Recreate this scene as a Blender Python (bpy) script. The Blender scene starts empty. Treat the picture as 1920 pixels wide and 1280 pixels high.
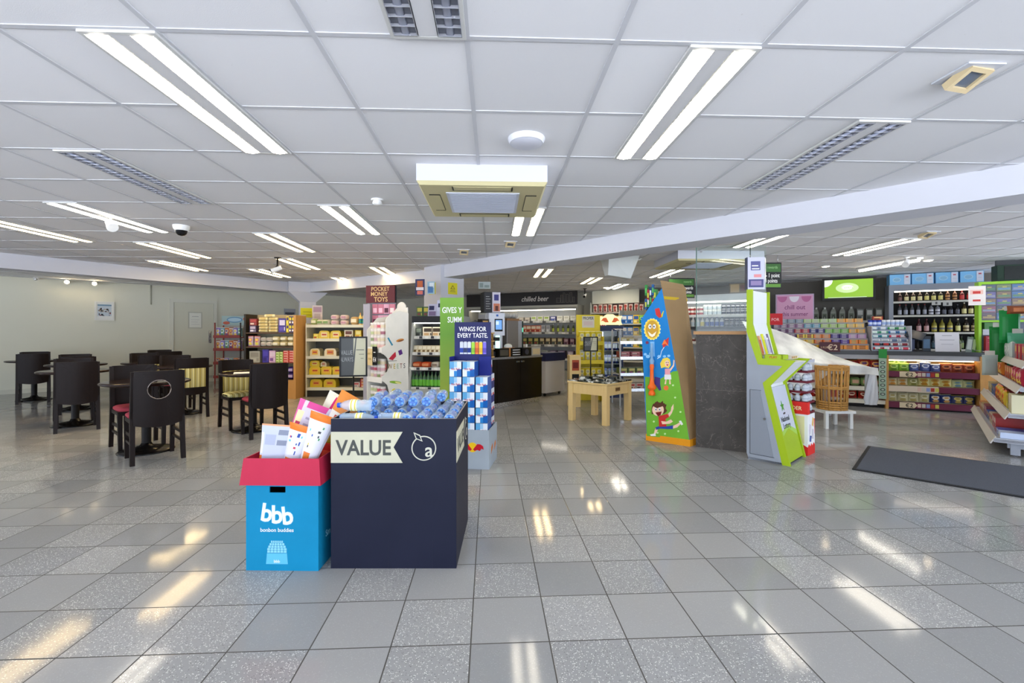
import bpy, math, random
from mathutils import Matrix, Vector
random.seed(7)
S = bpy.context.scene
COL = S.collection
F_PX, CX, CY, HC = 856.0, 960.0, 625.0, 1.25      # lens calibration taken from the floor and ceiling tiles
CEIL = 2.423
def at(px, py, Y): return Vector(((px-CX)/F_PX*Y, Y, HC-(py-CY)/F_PX*Y))
def fl(px, py):
    Y = F_PX*HC/(py-CY); return Vector(((px-CX)/F_PX*Y, Y, 0))
R = math.radians
# ---------------------------------------------------------------- materials
def lin(h):
    if not isinstance(h, str): return tuple(h)
    h = h.lstrip('#'); o = []
    for i in (0, 2, 4):
        c = int(h[i:i+2], 16)/255
        o.append(c/12.92 if c <= .04045 else ((c+.055)/1.055)**2.4)
    return tuple(o)
_M = {}
def mat(c, rough=.45, metal=0., alpha=1., emit=0., trans=0., name=None, coat=0., ior=1.5):
    k = (c, rough, metal, alpha, emit, trans, coat)
    if k in _M: return _M[k]
    m = bpy.data.materials.new(name or 'paint_%s' % (c if isinstance(c, str) else 'x').lstrip('#'))
    m.use_nodes = True
    nt = m.node_tree; b = nt.nodes['Principled BSDF']
    r = lin(c)+(1,)
    b.inputs['Base Color'].default_value = r
    b.inputs['Roughness'].default_value = rough
    b.inputs['Metallic'].default_value = metal
    b.inputs['Alpha'].default_value = alpha
    b.inputs['Transmission Weight'].default_value = trans
    b.inputs['Coat Weight'].default_value = coat
    b.inputs['IOR'].default_value = ior
    if not metal and rough > .15: b.inputs['Specular IOR Level'].default_value = .25
    if emit:
        b.inputs['Emission Color'].default_value = r
        b.inputs['Emission Strength'].default_value = emit
    else:
        n = nt.nodes.new('ShaderNodeTexNoise'); n.inputs['Scale'].default_value = 60
        t = nt.nodes.new('ShaderNodeTexCoord'); nt.links.new(t.outputs['Object'], n.inputs['Vector'])
        mr = nt.nodes.new('ShaderNodeMapRange'); mr.inputs['To Min'].default_value = max(0, rough-.06); mr.inputs['To Max'].default_value = min(1, rough+.06)
        nt.links.new(n.outputs['Fac'], mr.inputs['Value']); nt.links.new(mr.outputs['Result'], b.inputs['Roughness'])
    _M[k] = m
    return m
class NT:
    def __init__(s, name, rough=.5):
        s.m = bpy.data.materials.new(name); s.m.use_nodes = True
        s.t = s.m.node_tree; s.b = s.t.nodes['Principled BSDF']; s.b.inputs['Roughness'].default_value = rough; s.b.inputs['Specular IOR Level'].default_value = .2
    def n(s, typ, **kw):
        x = s.t.nodes.new(typ)
        for k, v in kw.items():
            if k.startswith('i_'): x.inputs[k[2:].replace('_', ' ')].default_value = v
            else: setattr(x, k, v)
        return x
    def l(s, a, b): s.t.links.new(a, b)
    def math(s, op, a, b=None, c=None):
        x = s.t.nodes.new('ShaderNodeMath'); x.operation = op
        for i, v in enumerate((a, b, c)):
            if v is None: continue
            if hasattr(v, 'links'): s.l(v, x.inputs[i])
            else: x.inputs[i].default_value = v
        return x.outputs[0]
    def mix(s, f, a, b):
        x = s.t.nodes.new('ShaderNodeMix'); x.data_type = 'RGBA'
        for v, i in ((f, 0), (a, 6), (b, 7)):
            if hasattr(v, 'links'): s.l(v, x.inputs[i])
            elif i == 0: x.inputs[0].default_value = v
            else: x.inputs[i].default_value = lin(v)+(1,)
        return x.outputs[2]
    def coord(s, k='Object'): return s.n('ShaderNodeTexCoord').outputs[k]
    def ramp(s, f, stops):
        r = s.n('ShaderNodeValToRGB'); s.l(f, r.inputs[0])
        e = r.color_ramp.elements
        while len(e) < len(stops): e.new(.5)
        for q, (p, c) in zip(e, stops): q.position = p; q.color = lin(c)+(1,)
        return r.outputs[0]
    def noise(s, v, scale, detail=3, rough=.5):
        x = s.n('ShaderNodeTexNoise'); x.inputs['Scale'].default_value = scale; x.inputs['Detail'].default_value = detail; x.inputs['Roughness'].default_value = rough
        s.l(v, x.inputs['Vector']); return x.outputs['Fac']
    def bump(s, h, strength=.2, dist=.01):
        x = s.n('ShaderNodeBump'); x.inputs['Strength'].default_value = strength; x.inputs['Distance'].default_value = dist
        s.l(h, x.inputs['Height']); s.l(x.outputs[0], s.b.inputs['Normal'])
    def base(s, c): s.l(c, s.b.inputs['Base Color'])
def m_floor():
    q = NT('terrazzo_floor_tiles', .1); T = .31865
    sep = q.n('ShaderNodeSeparateXYZ'); co = q.coord(); q.l(co, sep.inputs[0])
    u = q.math('MULTIPLY_ADD', sep.outputs[0], 1/T, -.7675+100); v = q.math('MULTIPLY_ADD', sep.outputs[1], 1/T, -.7857+100)
    fu = q.math('FRACT', u); fv = q.math('FRACT', v)
    eu = q.math('MINIMUM', fu, q.math('SUBTRACT', 1., fu)); ev = q.math('MINIMUM', fv, q.math('SUBTRACT', 1., fv))
    e = q.math('MINIMUM', eu, ev)
    grout = q.math('LESS_THAN', e, .0085)
    cb = q.n('ShaderNodeCombineXYZ'); q.l(q.math('FLOOR', u), cb.inputs[0]); q.l(q.math('FLOOR', v), cb.inputs[1])
    wn = q.n('ShaderNodeTexWhiteNoise', noise_dimensions='3D'); q.l(cb.outputs[0], wn.inputs['Vector'])
    wsep = q.n('ShaderNodeSeparateXYZ'); q.l(wn.outputs['Color'], wsep.inputs[0])
    vor = q.n('ShaderNodeTexVoronoi'); vor.inputs['Scale'].default_value = 190; q.l(co, vor.inputs['Vector'])
    vs = q.n('ShaderNodeSeparateXYZ'); q.l(vor.outputs['Color'], vs.inputs[0])
    chip = q.math('MULTIPLY', q.math('LESS_THAN', vor.outputs['Distance'], .42), q.math('GREATER_THAN', vs.outputs[0], .80))
    dark = q.math('MULTIPLY', q.math('LESS_THAN', vor.outputs['Distance'], .4), q.math('LESS_THAN', vs.outputs[0], .10))
    speck = q.math('GREATER_THAN', wsep.outputs[1], .42)
    amt = q.math('MULTIPLY_ADD', speck, .72, .10)
    base = q.mix(wsep.outputs[0], '8e8f90', 'a2a2a1')
    base = q.mix(q.math('MULTIPLY', q.noise(co, 45, 4), .4), base, '9b9b9b')
    c = q.mix(q.math('MULTIPLY', chip, amt), base, 'e2e2de')
    c = q.mix(q.math('MULTIPLY', dark, q.math('MULTIPLY', amt, .8)), c, '595856')
    c = q.mix(grout, c, '504e4a'); q.base(c)
    ro = q.math('MULTIPLY_ADD', q.noise(co, 3.5, 4), .05, .05)
    ro = q.math('ADD', ro, q.math('MULTIPLY', wsep.outputs[2], .015))
    q.l(q.math('MAXIMUM', ro, q.math('MULTIPLY', grout, .8)), q.b.inputs['Roughness'])
    q.bump(q.math('MINIMUM', e, .012), .35, .08)
    q.b.inputs['Specular IOR Level'].default_value = .18
    return q.m
def m_ceiling():
    q = NT('mineral_fibre_ceiling_tiles', .9); co = q.coord()
    sep = q.n('ShaderNodeSeparateXYZ'); q.l(co, sep.inputs[0])
    u = q.math('FLOOR', q.math('MULTIPLY_ADD', sep.outputs[0], 1/.6, .1752+50)); v = q.math('FLOOR', q.math('MULTIPLY_ADD', sep.outputs[1], 1/.6, -.0244+50))
    cb = q.n('ShaderNodeCombineXYZ'); q.l(u, cb.inputs[0]); q.l(v, cb.inputs[1])
    wn = q.n('ShaderNodeTexWhiteNoise'); q.l(cb.outputs[0], wn.inputs['Vector'])
    c = q.mix(wn.outputs['Value'], 'dcdcde', 'e5e5e7')
    c = q.mix(q.math('MULTIPLY', q.math('GREATER_THAN', q.noise(co, 38, 5, .7), .70), .35), c, 'b9b6b0'); q.base(c)
    q.bump(q.noise(co, 260, 2), .12, .004); return q.m
def m_wall(name, c1, c2):
    q = NT(name, .75); co = q.coord()
    q.base(q.mix(q.noise(co, 1.3, 4), c1, c2)); q.bump(q.noise(co, 120, 2), .05, .003); return q.m
def m_wood(name, c1, c2, scale=(3, 28, 3), rough=.4):
    q = NT(name, rough); mp = q.n('ShaderNodeMapping'); mp.inputs['Scale'].default_value = scale; q.l(q.coord(), mp.inputs[0])
    q.base(q.mix(q.noise(mp.outputs[0], 2.2, 6, .62), c1, c2)); return q.m
def m_stone():
    q = NT('dark_slate_tile', .55); co = q.coord()
    f = q.noise(co, 3.2, 8, .7); c = q.ramp(f, [(.25, '3a3734'), (.5, '4c4844'), (.75, '5b5651')])
    w = q.n('ShaderNodeTexNoise'); w.inputs['Scale'].default_value = 5; w.inputs['Detail'].default_value = 8; w.inputs['Distortion'].default_value = 1.6; q.l(co, w.inputs['Vector'])
    v = q.math('LESS_THAN', q.math('ABSOLUTE', q.math('SUBTRACT', w.outputs['Fac'], .5)), .006)
    q.base(q.mix(q.math('MULTIPLY', v, .5), c, '857d75')); return q.m
def m_stripe():
    q = NT('striped_upholstery', .9); sep = q.n('ShaderNodeSeparateXYZ'); q.l(q.coord(), sep.inputs[0])
    f = q.math('FRACT', q.math('MULTIPLY_ADD', sep.outputs[0], 1/.062, 50.))
    c = q.ramp(f, [(0, 'd8cf92'), (.30, 'd8cf92'), (.31, '2e2718'), (.36, '2e2718'), (.37, 'b4a45c'), (.62, 'c6b970'), (.63, '57491f'), (.72, '57491f'), (.73, 'd8cf92'), (.88, 'e6dfae'), (.89, '2e2718'), (.94, '2e2718'), (.95, 'd8cf92')])
    c.node.color_ramp.interpolation = 'CONSTANT'; q.base(c); return q.m
def m_marble():
    q = NT('black_white_mottled_vinyl', .18); co = q.coord()
    q.base(q.ramp(q.noise(co, 13, 5, .6), [(.40, '12140f'), (.48, '2c3026'), (.53, '8f9288'), (.60, 'e9e9e2')])); return q.m
def m_mat():
    q = NT('ribbed_mat_fibre', .95); co = q.coord()
    q.base(q.mix(q.noise(co, 220, 3, .8), '3a3d45', '666a74')); q.bump(q.noise(co, 300, 2), .5, .004); return q.m
def m_wicker():
    q = NT('woven_wicker', .6); co = q.coord()
    q.base(q.mix(q.noise(co, 45, 5, .7), '9a6a30', 'd2a15a')); return q.m
def m_card(name, c):
    q = NT(name, .55); mp = q.n('ShaderNodeMapping'); mp.inputs['Scale'].default_value = (160, 160, 1); q.l(q.coord(), mp.inputs[0])
    l_ = tuple(min(1, x*1.35+.004) for x in lin(c)); q.base(q.mix(q.noise(q.coord(), 4, 4), c, l_)); q.bump(q.noise(mp.outputs[0], 1, 1), .04, .002); return q.m
WHITE = mat('e8e8e6', .5); OFFW = mat('d8d8d4', .5); BLACK = mat('101010', .4); DARK = mat('201c1a', .5)
GREY = mat('8d9096', .45); LGREY = mat('b6b9bd', .45); DGREY = mat('3a3c40', .5); STEEL = mat('c4c6c8', .28, .9); CHROME = mat('dddddd', .12, 1.)
WENGE = m_wood('dark_wenge_wood', '120a08', '1d110d', (20, 20, 2), .42)
PINE = m_wood('pale_pine_wood', 'd9b878', 'e8cd94', (14, 14, 2), .42)
OAK = m_wood('oak_veneer', 'b78648', 'cc9c5e', (14, 14, 2), .42)
KRAFT = m_card('brown_cardboard', '8d7350')
STRIPE = m_stripe(); RED_SEAT = mat('a23a46', .8)
# ---------------------------------------------------------------- mesh builder
class MB:
    def __init__(s): s.v = []; s.f = []; s.mi = []; s.sm = []; s.m = []
    def _m(s, m):
        if m not in s.m: s.m.append(m)
        return s.m.index(m)
    def add(s, vs, fs, m, M=None, smooth=False):
        b = len(s.v); i = s._m(m)
        for p in vs:
            p = Vector(p); s.v.append(M @ p if M else p)
        for f in fs: s.f.append([b+k for k in f]); s.mi.append(i); s.sm.append(smooth)
        return s
    def box(s, x0, x1, y0, y1, z0, z1, m, M=None):
        vs = [(x, y, z) for z in (z0, z1) for y in (y0, y1) for x in (x0, x1)]
        return s.add(vs, [(0, 2, 3, 1), (4, 5, 7, 6), (0, 1, 5, 4), (2, 6, 7, 3), (0, 4, 6, 2), (1, 3, 7, 5)], m, M)
    def rbox(s, x0, x1, y0, y1, z0, z1, m, r=.01, M=None, n=3):
        """box with rounded vertical edges and a small chamfer on the top"""
        P = []
        for cx, cy, a0 in ((x1-r, y1-r, 0), (x0+r, y1-r, 90), (x0+r, y0+r, 180), (x1-r, y0+r, 270)):
            for k in range(n+1):
                a = R(a0+90*k/n); P.append((cx+r*math.cos(a), cy+r*math.sin(a)))
        return s.prism(P, z0, z1, m, M)
    def prism(s, P, z0, z1, m, M=None, smooth=False):
        """polygon in xy (counter-clockwise) extruded z0..z1"""
        n = len(P)
        A = sum(P[i][0]*P[(i+1) % n][1]-P[(i+1) % n][0]*P[i][1] for i in range(n))
        if A < 0: P = P[::-1]
        vs = [(x, y, z0) for x, y in P]+[(x, y, z1) for x, y in P]
        fs = [list(range(n))[::-1], list(range(n, 2*n))]
        s.add(vs, fs, m, M)
        return s.add(vs, [(i, (i+1) % n, n+(i+1) % n, n+i) for i in range(n)], m, M, smooth)
    def lathe(s, prof, m, n=16, M=None, smooth=True, cap=True):
        """profile [(r,z)] turned about z"""
        vs = []; fs = []; k = len(prof)
        for r, z in prof:
            for i in range(n):
                a = 2*math.pi*i/n; vs.append((r*math.cos(a), r*math.sin(a), z))
        for j in range(k-1):
            for i in range(n): fs.append((j*n+i, j*n+(i+1) % n, (j+1)*n+(i+1) % n, (j+1)*n+i))
        s.add(vs, fs, m, M, smooth)
        if cap:
            s.add(vs[:n], [list(range(n))[::-1]], m, M); s.add(vs[-n:], [list(range(n))], m, M)
        return s
    def tube(s, pts, r, m, n=8, M=None):
        pts = [Vector(p) for p in pts]; vs = []; fs = []
        for i, p in enumerate(pts):
            d = (pts[min(i+1, len(pts)-1)]-pts[max(i-1, 0)]).normalized()
            u = d.cross(Vector((0, 0, 1)))
            if u.length < 1e-3: u = Vector((1, 0, 0))
            u.normalize(); w = d.cross(u)
            for k in range(n):
                a = 2*math.pi*k/n; vs.append(p+u*(r*math.cos(a))+w*(r*math.sin(a)))
        for i in range(len(pts)-1):
            for k in range(n): fs.append((i*n+k, i*n+(k+1) % n, (i+1)*n+(k+1) % n, (i+1)*n+k))
        fs.append(list(range(n))[::-1]); fs.append([(len(pts)-1)*n+k for k in range(n)])
        return s.add(vs, fs, m, M, True)
    def grid(s, fn, nu, nv, m, M=None, smooth=True, closed=False):
        vs = [fn(i/nu, j/nv) for j in range(nv+1) for i in range(nu+1)]
        fs = [(j*(nu+1)+i, j*(nu+1)+i+1, (j+1)*(nu+1)+i+1, (j+1)*(nu+1)+i) for j in range(nv) for i in range(nu)]
        return s.add(vs, fs, m, M, smooth)
    def ball(s, c, rx, ry, rz, m, n=10, k=6, M=None):
        T = Matrix.Translation(c) @ Matrix.Diagonal((rx, ry, rz, 1)); T = M @ T if M else T
        return s.lathe([(max(1e-4, math.sin(math.pi*j/k)), -math.cos(math.pi*j/k)) for j in range(k+1)], m, n, T, cap=False)
    def plate(s, P, m, d=.002, M=None, y=0.):
        """flat shape in the xz plane, front at y-d, facing -y"""
        T = Matrix(((1, 0, 0, 0), (0, 0, -1, y), (0, 1, 0, 0), (0, 0, 0, 1)))
        return s.prism(P, 0, d, m, M @ T if M else T)
    def text(s, t, size, m, x=0, z=0, y=0, M=None, d=.0015, bold=0., align='CENTER', sx=1., shear=0.):
        vs, fs = text_mesh(t, bold, align, shear)
        T = Matrix(((size*sx, 0, 0, x), (0, 0, -d, y), (0, size, 0, z), (0, 0, 0, 1)))
        return s.add(vs, fs, m, M @ T if M else T)
    def build(s, name, parent=None, loc=None, rz=0., bevel=0., data_only=False):
        me = bpy.data.meshes.new(name); me.from_pydata(s.v, [], s.f)
        for m in s.m: me.materials.append(m)
        me.polygons.foreach_set('material_index', s.mi); me.polygons.foreach_set('use_smooth', s.sm); me.update()
        if data_only: return me
        o = bpy.data.objects.new(name, me); COL.objects.link(o)
        if parent: o.parent = parent
        if loc is not None: o.location = loc
        o.rotation_euler.z = rz
        if bevel:
            b = o.modifiers.new('Bevel', 'BEVEL'); b.width = bevel; b.segments = 2; b.limit_method = 'ANGLE'
        return o
_T = {}
def text_mesh(t, bold, align, shear):
    k = (t, bold, align, shear)
    if k not in _T:
        cu = bpy.data.curves.new('t', 'FONT'); cu.body = t; cu.size = 1; cu.align_x = align; cu.offset = bold; cu.resolution_u = 3; cu.extrude = .5; cu.shear = shear
        o = bpy.data.objects.new('t', cu); COL.objects.link(o); bpy.context.view_layer.update()
        ev = o.evaluated_get(bpy.context.evaluated_depsgraph_get()); me = ev.to_mesh()
        _T[k] = ([(v.co.x, v.co.y, v.co.z+.5) for v in me.vertices], [list(p.vertices) for p in me.polygons])
        ev.to_mesh_clear(); bpy.data.objects.remove(o); bpy.data.curves.remove(cu)
    return _T[k]
def disc(cx, cz, r, n=24, r2=None, a0=0, a1=360):
    return [(cx+r*math.cos(R(a0+(a1-a0)*i/n)), cz+(r2 or r)*math.sin(R(a0+(a1-a0)*i/n))) for i in range(n if a1-a0 == 360 else n+1)]
def tag(o, label=None, cat=None, group=None, kind=None):
    if label: o['label'] = label
    if cat: o['category'] = cat
    if group: o['group'] = group
    if kind: o['kind'] = kind
    return o
def empty(name, loc, rz=0., label=None, cat=None, group=None):
    o = bpy.data.objects.new(name, None); COL.objects.link(o); o.location = loc; o.rotation_euler.z = rz; o.empty_display_size = .1
    return tag(o, label, cat, group)
def struct(name, mb, **kw): return tag(mb.build(name, **kw), kind='structure')
KIDS = {}
def clone(root, loc, rz, label=None, group=None):
    r = root.copy(); COL.objects.link(r); r.location = loc; r.rotation_euler.z = rz
    if label: r['label'] = label
    if group: r['group'] = group
    for ch in KIDS.setdefault(root.name, list(root.children)):
        c = ch.copy(); COL.objects.link(c); c.parent = r
        for g in KIDS.setdefault(ch.name, list(ch.children)):
            d = g.copy(); COL.objects.link(d); d.parent = c
    return r
ORD = 'zeroth first second third fourth fifth sixth seventh eighth ninth tenth eleventh twelfth thirteenth fourteenth fifteenth sixteenth seventeenth eighteenth nineteenth twentieth'.split()
class Fr:
    """upright frame: origin on the floor at a unit's front left corner, x along its front, y into its depth"""
    def __init__(s, X, Y, deg): s.o = Vector((X, Y, 0)); s.a = R(deg); s.M = Matrix.Translation(s.o) @ Matrix.Rotation(s.a, 4, 'Z')
    def p(s, x, y, z): return s.M @ Vector((x, y, z))
def line_fr(A, B):
    d = Vector(B)-Vector(A); return Fr(A[0], A[1], math.degrees(math.atan2(d.y, d.x))), math.hypot(d.x, d.y)
# ---------------------------------------------------------------- camera, world, colour
cam = bpy.data.cameras.new('camera'); co = bpy.data.objects.new('camera', cam); COL.objects.link(co)
co.location = (0, 0, HC); co.rotation_euler = (R(90), 0, 0)
cam.sensor_width = 36; cam.lens = F_PX/1920*36; cam.shift_y = -15/1920; cam.clip_start = .05; cam.clip_end = 100
S.camera = co
w = bpy.data.worlds.new('daylight'); S.world = w; w.use_nodes = True
bg = w.node_tree.nodes['Background']; bg.inputs[0].default_value = (.76, .84, 1., 1); bg.inputs[1].default_value = 1.0
_n = w.node_tree; _tc = _n.nodes.new('ShaderNodeTexCoord'); _sx = _n.nodes.new('ShaderNodeSeparateXYZ'); _n.links.new(_tc.outputs['Generated'], _sx.inputs[0])
_rp = _n.nodes.new('ShaderNodeValToRGB'); _ma = _n.nodes.new('ShaderNodeMath'); _ma.operation = 'MULTIPLY_ADD'; _ma.inputs[1].default_value = .5; _ma.inputs[2].default_value = .5
_n.links.new(_sx.outputs[2], _ma.inputs[0]); _n.links.new(_ma.outputs[0], _rp.inputs[0]); _e = _rp.color_ramp.elements
_e[0].position = .40; _e[0].color = (5.3, 5.6, 6.2, 1); _e[1].position = .52; _e[1].color = (1.75, 2.0, 2.4, 1)      # glow added below the horizon to brighten the ceiling, overcast sky above
_n.links.new(_rp.outputs[0], bg.inputs[0])
vs = S.view_settings; vs.view_transform = 'Standard'; vs.look = 'None'; vs.gamma = 1; vs.exposure = 0.86; vs.use_curve_mapping = False
S.cycles.use_denoising = True; S.cycles.max_bounces = 8; S.cycles.diffuse_bounces = 5; S.cycles.glossy_bounces = 4; S.cycles.transmission_bounces = 8; S.cycles.transparent_max_bounces = 12
S.cycles.sample_clamp_indirect = 6; S.cycles.caustics_reflective = False; S.cycles.caustics_refractive = False
# ---------------------------------------------------------------- the setting
FYAW, CYAW = .0499, .0403
# corners of the room seen from above
WL0, WL1 = Vector((-16.5, 3.3)), Vector((-4.1, 15.7)); WB1 = Vector((2.3, 12.95)); WB2 = Vector((11.5, 7.4))
room = [(-16.5, -3.5), (12.5, -3.5), (12.5, 7.4), (11.5, 7.6), (2.35, 13.15), (-4.1, 15.95), (-16.7, 3.4)]
def rot_poly(P, a): return [(x*math.cos(a)+y*math.sin(a), -x*math.sin(a)+y*math.cos(a)) for x, y in P]
struct('floor', MB().prism(rot_poly(room, FYAW), -.1, 0, m_floor()), rz=FYAW)
CM = m_ceiling()
struct('ceiling', MB().prism(rot_poly(room, CYAW), CEIL, CEIL+.1, CM), rz=CYAW)
g = MB(); GM = mat('c4c5c9', .5)
for k in range(-30, 25):
    x = (k-.1752)*.6; g.box(x-.011, x+.011, -3.3, 16.5, CEIL-.004, CEIL+.002, GM)
for k in range(-5, 28):
    y = .0146+.6*k; g.box(-17, 13, y-.011, y+.011, CEIL-.0035, CEIL+.002, GM)
struct('ceiling_grid_trim', g, rz=CYAW)
WM = m_wall('cream_wall_paint', 'd2d0bd', 'd8d6c4'); WM2 = m_wall('grey_wall_paint', 'b4b2a5', 'bab8ac')
def wall(name, A, B, z0=0, z1=CEIL, t=.12, m=WM):
    f, L = line_fr(A, B); return struct(name, MB().box(0, L, 0, t, z0, z1, m), loc=f.o, rz=f.a), f, L
_, FWL, LWL = wall('wall_left', WL0, WL1)
wall('wall_back', WL1, WB1, m=WM2)
_, FWR, LWR = wall('wall_right', WB1, WB2, m=m_wall('dim_slat_wall', '6b675f', '74706a'))
struct('baseboard_left', MB().box(0, LWL-.4, -.015, 0, 0, .09, mat('c9c7b6', .5)), loc=FWL.o, rz=FWL.a)
# beams and columns
BW = m_wall('white_beam_paint', 'c2c3ca', 'c8c9d0')
def beam(name, A, B, z0, wdt, h=.21, side=1):
    f, L = line_fr(A, B); return struct(name, MB().box(0, L, 0, wdt, z0, CEIL+.02, BW), loc=f.o, rz=f.a)
beam('ceiling_beam', (-1.55, 8.2), (4.6, 2.05), 2.21, .36)
beam('ceiling_beam', (-8.9, 4.15), (-5.0, 10.6), 2.2, .2)
beam('ceiling_beam', (-5.0, 10.75), (-1.2, 8.15), 2.2, .34)
p = MB(); T = Matrix.Translation((-4.82, 10.75, 0)) @ Matrix.Rotation(R(30), 4, 'Z')
p.box(-.17, .17, -.17, .17, 0, 1.98, BW, T)
p.add([(-.17, -.17, 1.98), (.17, -.17, 1.98), (.17, .17, 1.98), (-.17, .17, 1.98), (-.42, -.3, 2.21), (.42, -.3, 2.21), (.42, .3, 2.21), (-.42, .3, 2.21)],
      [(0, 1, 5, 4), (1, 2, 6, 5), (2, 3, 7, 6), (3, 0, 4, 7), (4, 5, 6, 7)], BW, T)
p.box(-.42, .42, -.3, .3, 2.205, CEIL, BW, T)
struct('pillar', p)
p = MB(); T = Matrix.Translation((-1.21, 8.12, 0)) @ Matrix.Rotation(R(45), 4, 'Z'); p.box(-.25, .25, -.25, .25, 0, CEIL, BW, T); struct('pillar', p)
# low slate wall with timber ledge and glass screen
FLW, LLW = line_fr((2.028, 5.04), (2.49, 4.775))
SL = m_stone(); p = MB(); gap = .004
for r_ in range(2):
    for c_ in range(2): p.box(c_*LLW/2+gap*.5, (c_+1)*LLW/2-gap*.5, 0, .1, r_*.638+gap*.5, (r_+1)*.638-gap*.5-(.036 if r_ else 0), SL)
p.box(.002, LLW-.002, .006, .095, 0, 1.24, mat('8c857b', .8))
struct('wall_low', p, loc=FLW.o, rz=FLW.a)
struct('trim_1', MB().box(-.02, LLW+.01, -.025, .12, 1.24, 1.275, m_wood('ledge_timber', 'a97f52', 'b98f60', (2, 20, 20))), loc=FLW.o, rz=FLW.a)
GLASS = NT('clear_glass', 0)
_t = GLASS.n('ShaderNodeBsdfTransparent'); _t.inputs[0].default_value = (.93, .97, .95, 1); _gl = GLASS.n('ShaderNodeBsdfGlossy'); _gl.inputs['Roughness'].default_value = .02
_mx = GLASS.n('ShaderNodeMixShader'); _lw = GLASS.n('ShaderNodeLayerWeight'); _lw.inputs[0].default_value = .5; _fc = GLASS.math('MULTIPLY_ADD', GLASS.math('POWER', _lw.outputs['Facing'], 4.), .4, .03)
GLASS.l(_fc, _mx.inputs[0]); GLASS.l(_t.outputs[0], _mx.inputs[1]); GLASS.l(_gl.outputs[0], _mx.inputs[2]); GLASS.l(_mx.outputs[0], GLASS.t.nodes['Material Output'].inputs[0]); GLASS = GLASS.m
gs = empty('glass_screen', FLW.p(0, .05, 1.275), FLW.a, 'tall clear glass screen standing on the timber ledge of the slate wall', 'glass screen')
MB().box(.005, LLW-.005, -.004, .004, 0, .93, GLASS).build('pane', gs)
MB().box(-.004, .005, -.006, .006, 0, .93, mat('4d6a60', .2)).build('pane_edge', gs)
MB().box(LLW-.005, LLW+.004, -.006, .006, 0, .93, mat('20302a', .2)).build('pane_edge', gs)
for x in (.05, LLW-.06): MB().lathe([(.012, 0), (.012, .012)], CHROME, 10, Matrix.Translation((x, -.006, .88)) @ Matrix.Rotation(R(90), 4, 'X')).build('fixing_stud', gs)
rp = Vector((2.49, 4.775, 0)); f2, L2 = line_fr((2.50, 4.79), (2.78, 5.0))
MB().box(0, L2, -.004, .004, 1.275-1.275, .93, GLASS, gs.matrix_basis.inverted() @ Matrix.Translation((0, 0, 1.275)) @ f2.M).build('return_pane', gs)
struct('wall_low_return', MB().box(0, L2, 0, .1, 0, 1.24, SL), loc=f2.o, rz=f2.a)
# door on the left wall
dl = (Vector((-8.43, 11.37))-WL0).length
d = tag(MB().box(-.08, .93, -.03, .02, 2.03, 2.11, mat('d4d2c2', .5)).box(-.08, 0, -.03, .02, 0, 2.03, mat('d4d2c2', .5)).box(.85, .93, -.03, .02, 0, 2.03, mat('d4d2c2', .5)).build('door_1', loc=FWL.p(dl, 0, 0), rz=FWL.a), kind='structure')
MB().box(.005, .845, -.012, .02, .01, 2.02, mat('d0ceba', .5)).build('door_leaf', d)
MB().box(.74, .80, -.016, -.012, 1.0, 1.32, STEEL).build('push_plate', d)
MB().box(.02, .83, -.0135, -.012, .02, .16, mat('b2b09f', .4)).build('kick_plate', d)
n = tag(MB().box(0, .3, -.006, 0, 0, .42, mat('b9b8a8', .5)).box(.025, .275, -.008, -.006, .025, .395, mat('e2e2d6', .6)).build('door_notice', loc=FWL.p(dl+.3, -.0125, 1.38), rz=FWL.a), 'framed white paper notice fixed on the cream door', 'notice')
MB().box(.06, .24, -.0095, -.008, .1, .104, GREY).box(.06, .2, -.0095, -.008, .16, .164, GREY).box(.06, .24, -.0095, -.008, .22, .224, GREY).box(.08, .22, -.0095, -.008, .3, .306, DGREY).build('small_print', n)
# ---------------------------------------------------------------- ceiling fittings
FRAME = mat('c9c9c6', .4); TUBE = mat('fff6e4', .4, emit=11.0, name='lit_tube'); TUBE_W = mat('ffe0a6', .4, emit=12.0, name='warm_lit_tube'); TUBE_OFF = mat('9aa0b4', .35); LOUV = mat('d8dae2', .25, .7); SPINE = mat('d0d0d2', .5)
LOUV_LIT = mat('f2f0ea', .3)  # paler louvre copy for lit fittings, tube glow painted into the colour
def cz(gx, gy, z=CEIL): c, s_ = math.cos(CYAW), math.sin(CYAW); return Vector((gx*c-gy*s_, gx*s_+gy*c, z))
def make_troffer(lit, TUBE=TUBE):
    r = empty('ceiling_light', (0, 0, 0), 0, 'x', 'ceiling light', 'recessed twin tube ceiling lights')
    f = MB()
    for x in (-.147, .132): f.box(x, x+.015, -.597, .597, -.014, -.002, FRAME)
    for y in (-.597, .582): f.box(-.132, .132, y, y+.015, -.014, -.002, FRAME)
    f.box(-.132, .132, -.582, .582, -.003, -.001, mat('6a6d78', .4) if not lit else mat('e8e4d8', .5))  # lit fittings get a pale pan, the glow put into its colour
    f.build('frame', r)
    MB().box(-.036, .036, -.58, .58, -.013, -.003, SPINE).build('spine', r)
    for s_ in (-1, 1):
        x = s_*.086
        MB().tube([(x, -.575, -.008), (x, .575, -.008)], .016 if not lit else .042, TUBE if lit else TUBE_OFF, 8, Matrix.Diagonal((1, 1, .35, 1)) @ Matrix.Translation((0, 0, -.012))).build('tube', r)
        l = MB()
        for k in range(23): l.box(x-.045, x+.045, -.576+k*.0523, -.574+k*.0523, -.016, -.004, LOUV if not lit else LOUV_LIT)
        for q in (-.046, .044): l.box(x+q, x+q+.002, -.58, .58, -.016, -.004, LOUV if not lit else LOUV_LIT)
        l.build('louvre', r)
    return r
LIT = make_troffer(True); WARM = make_troffer(True, TUBE_W); OFF = make_troffer(False)
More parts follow.
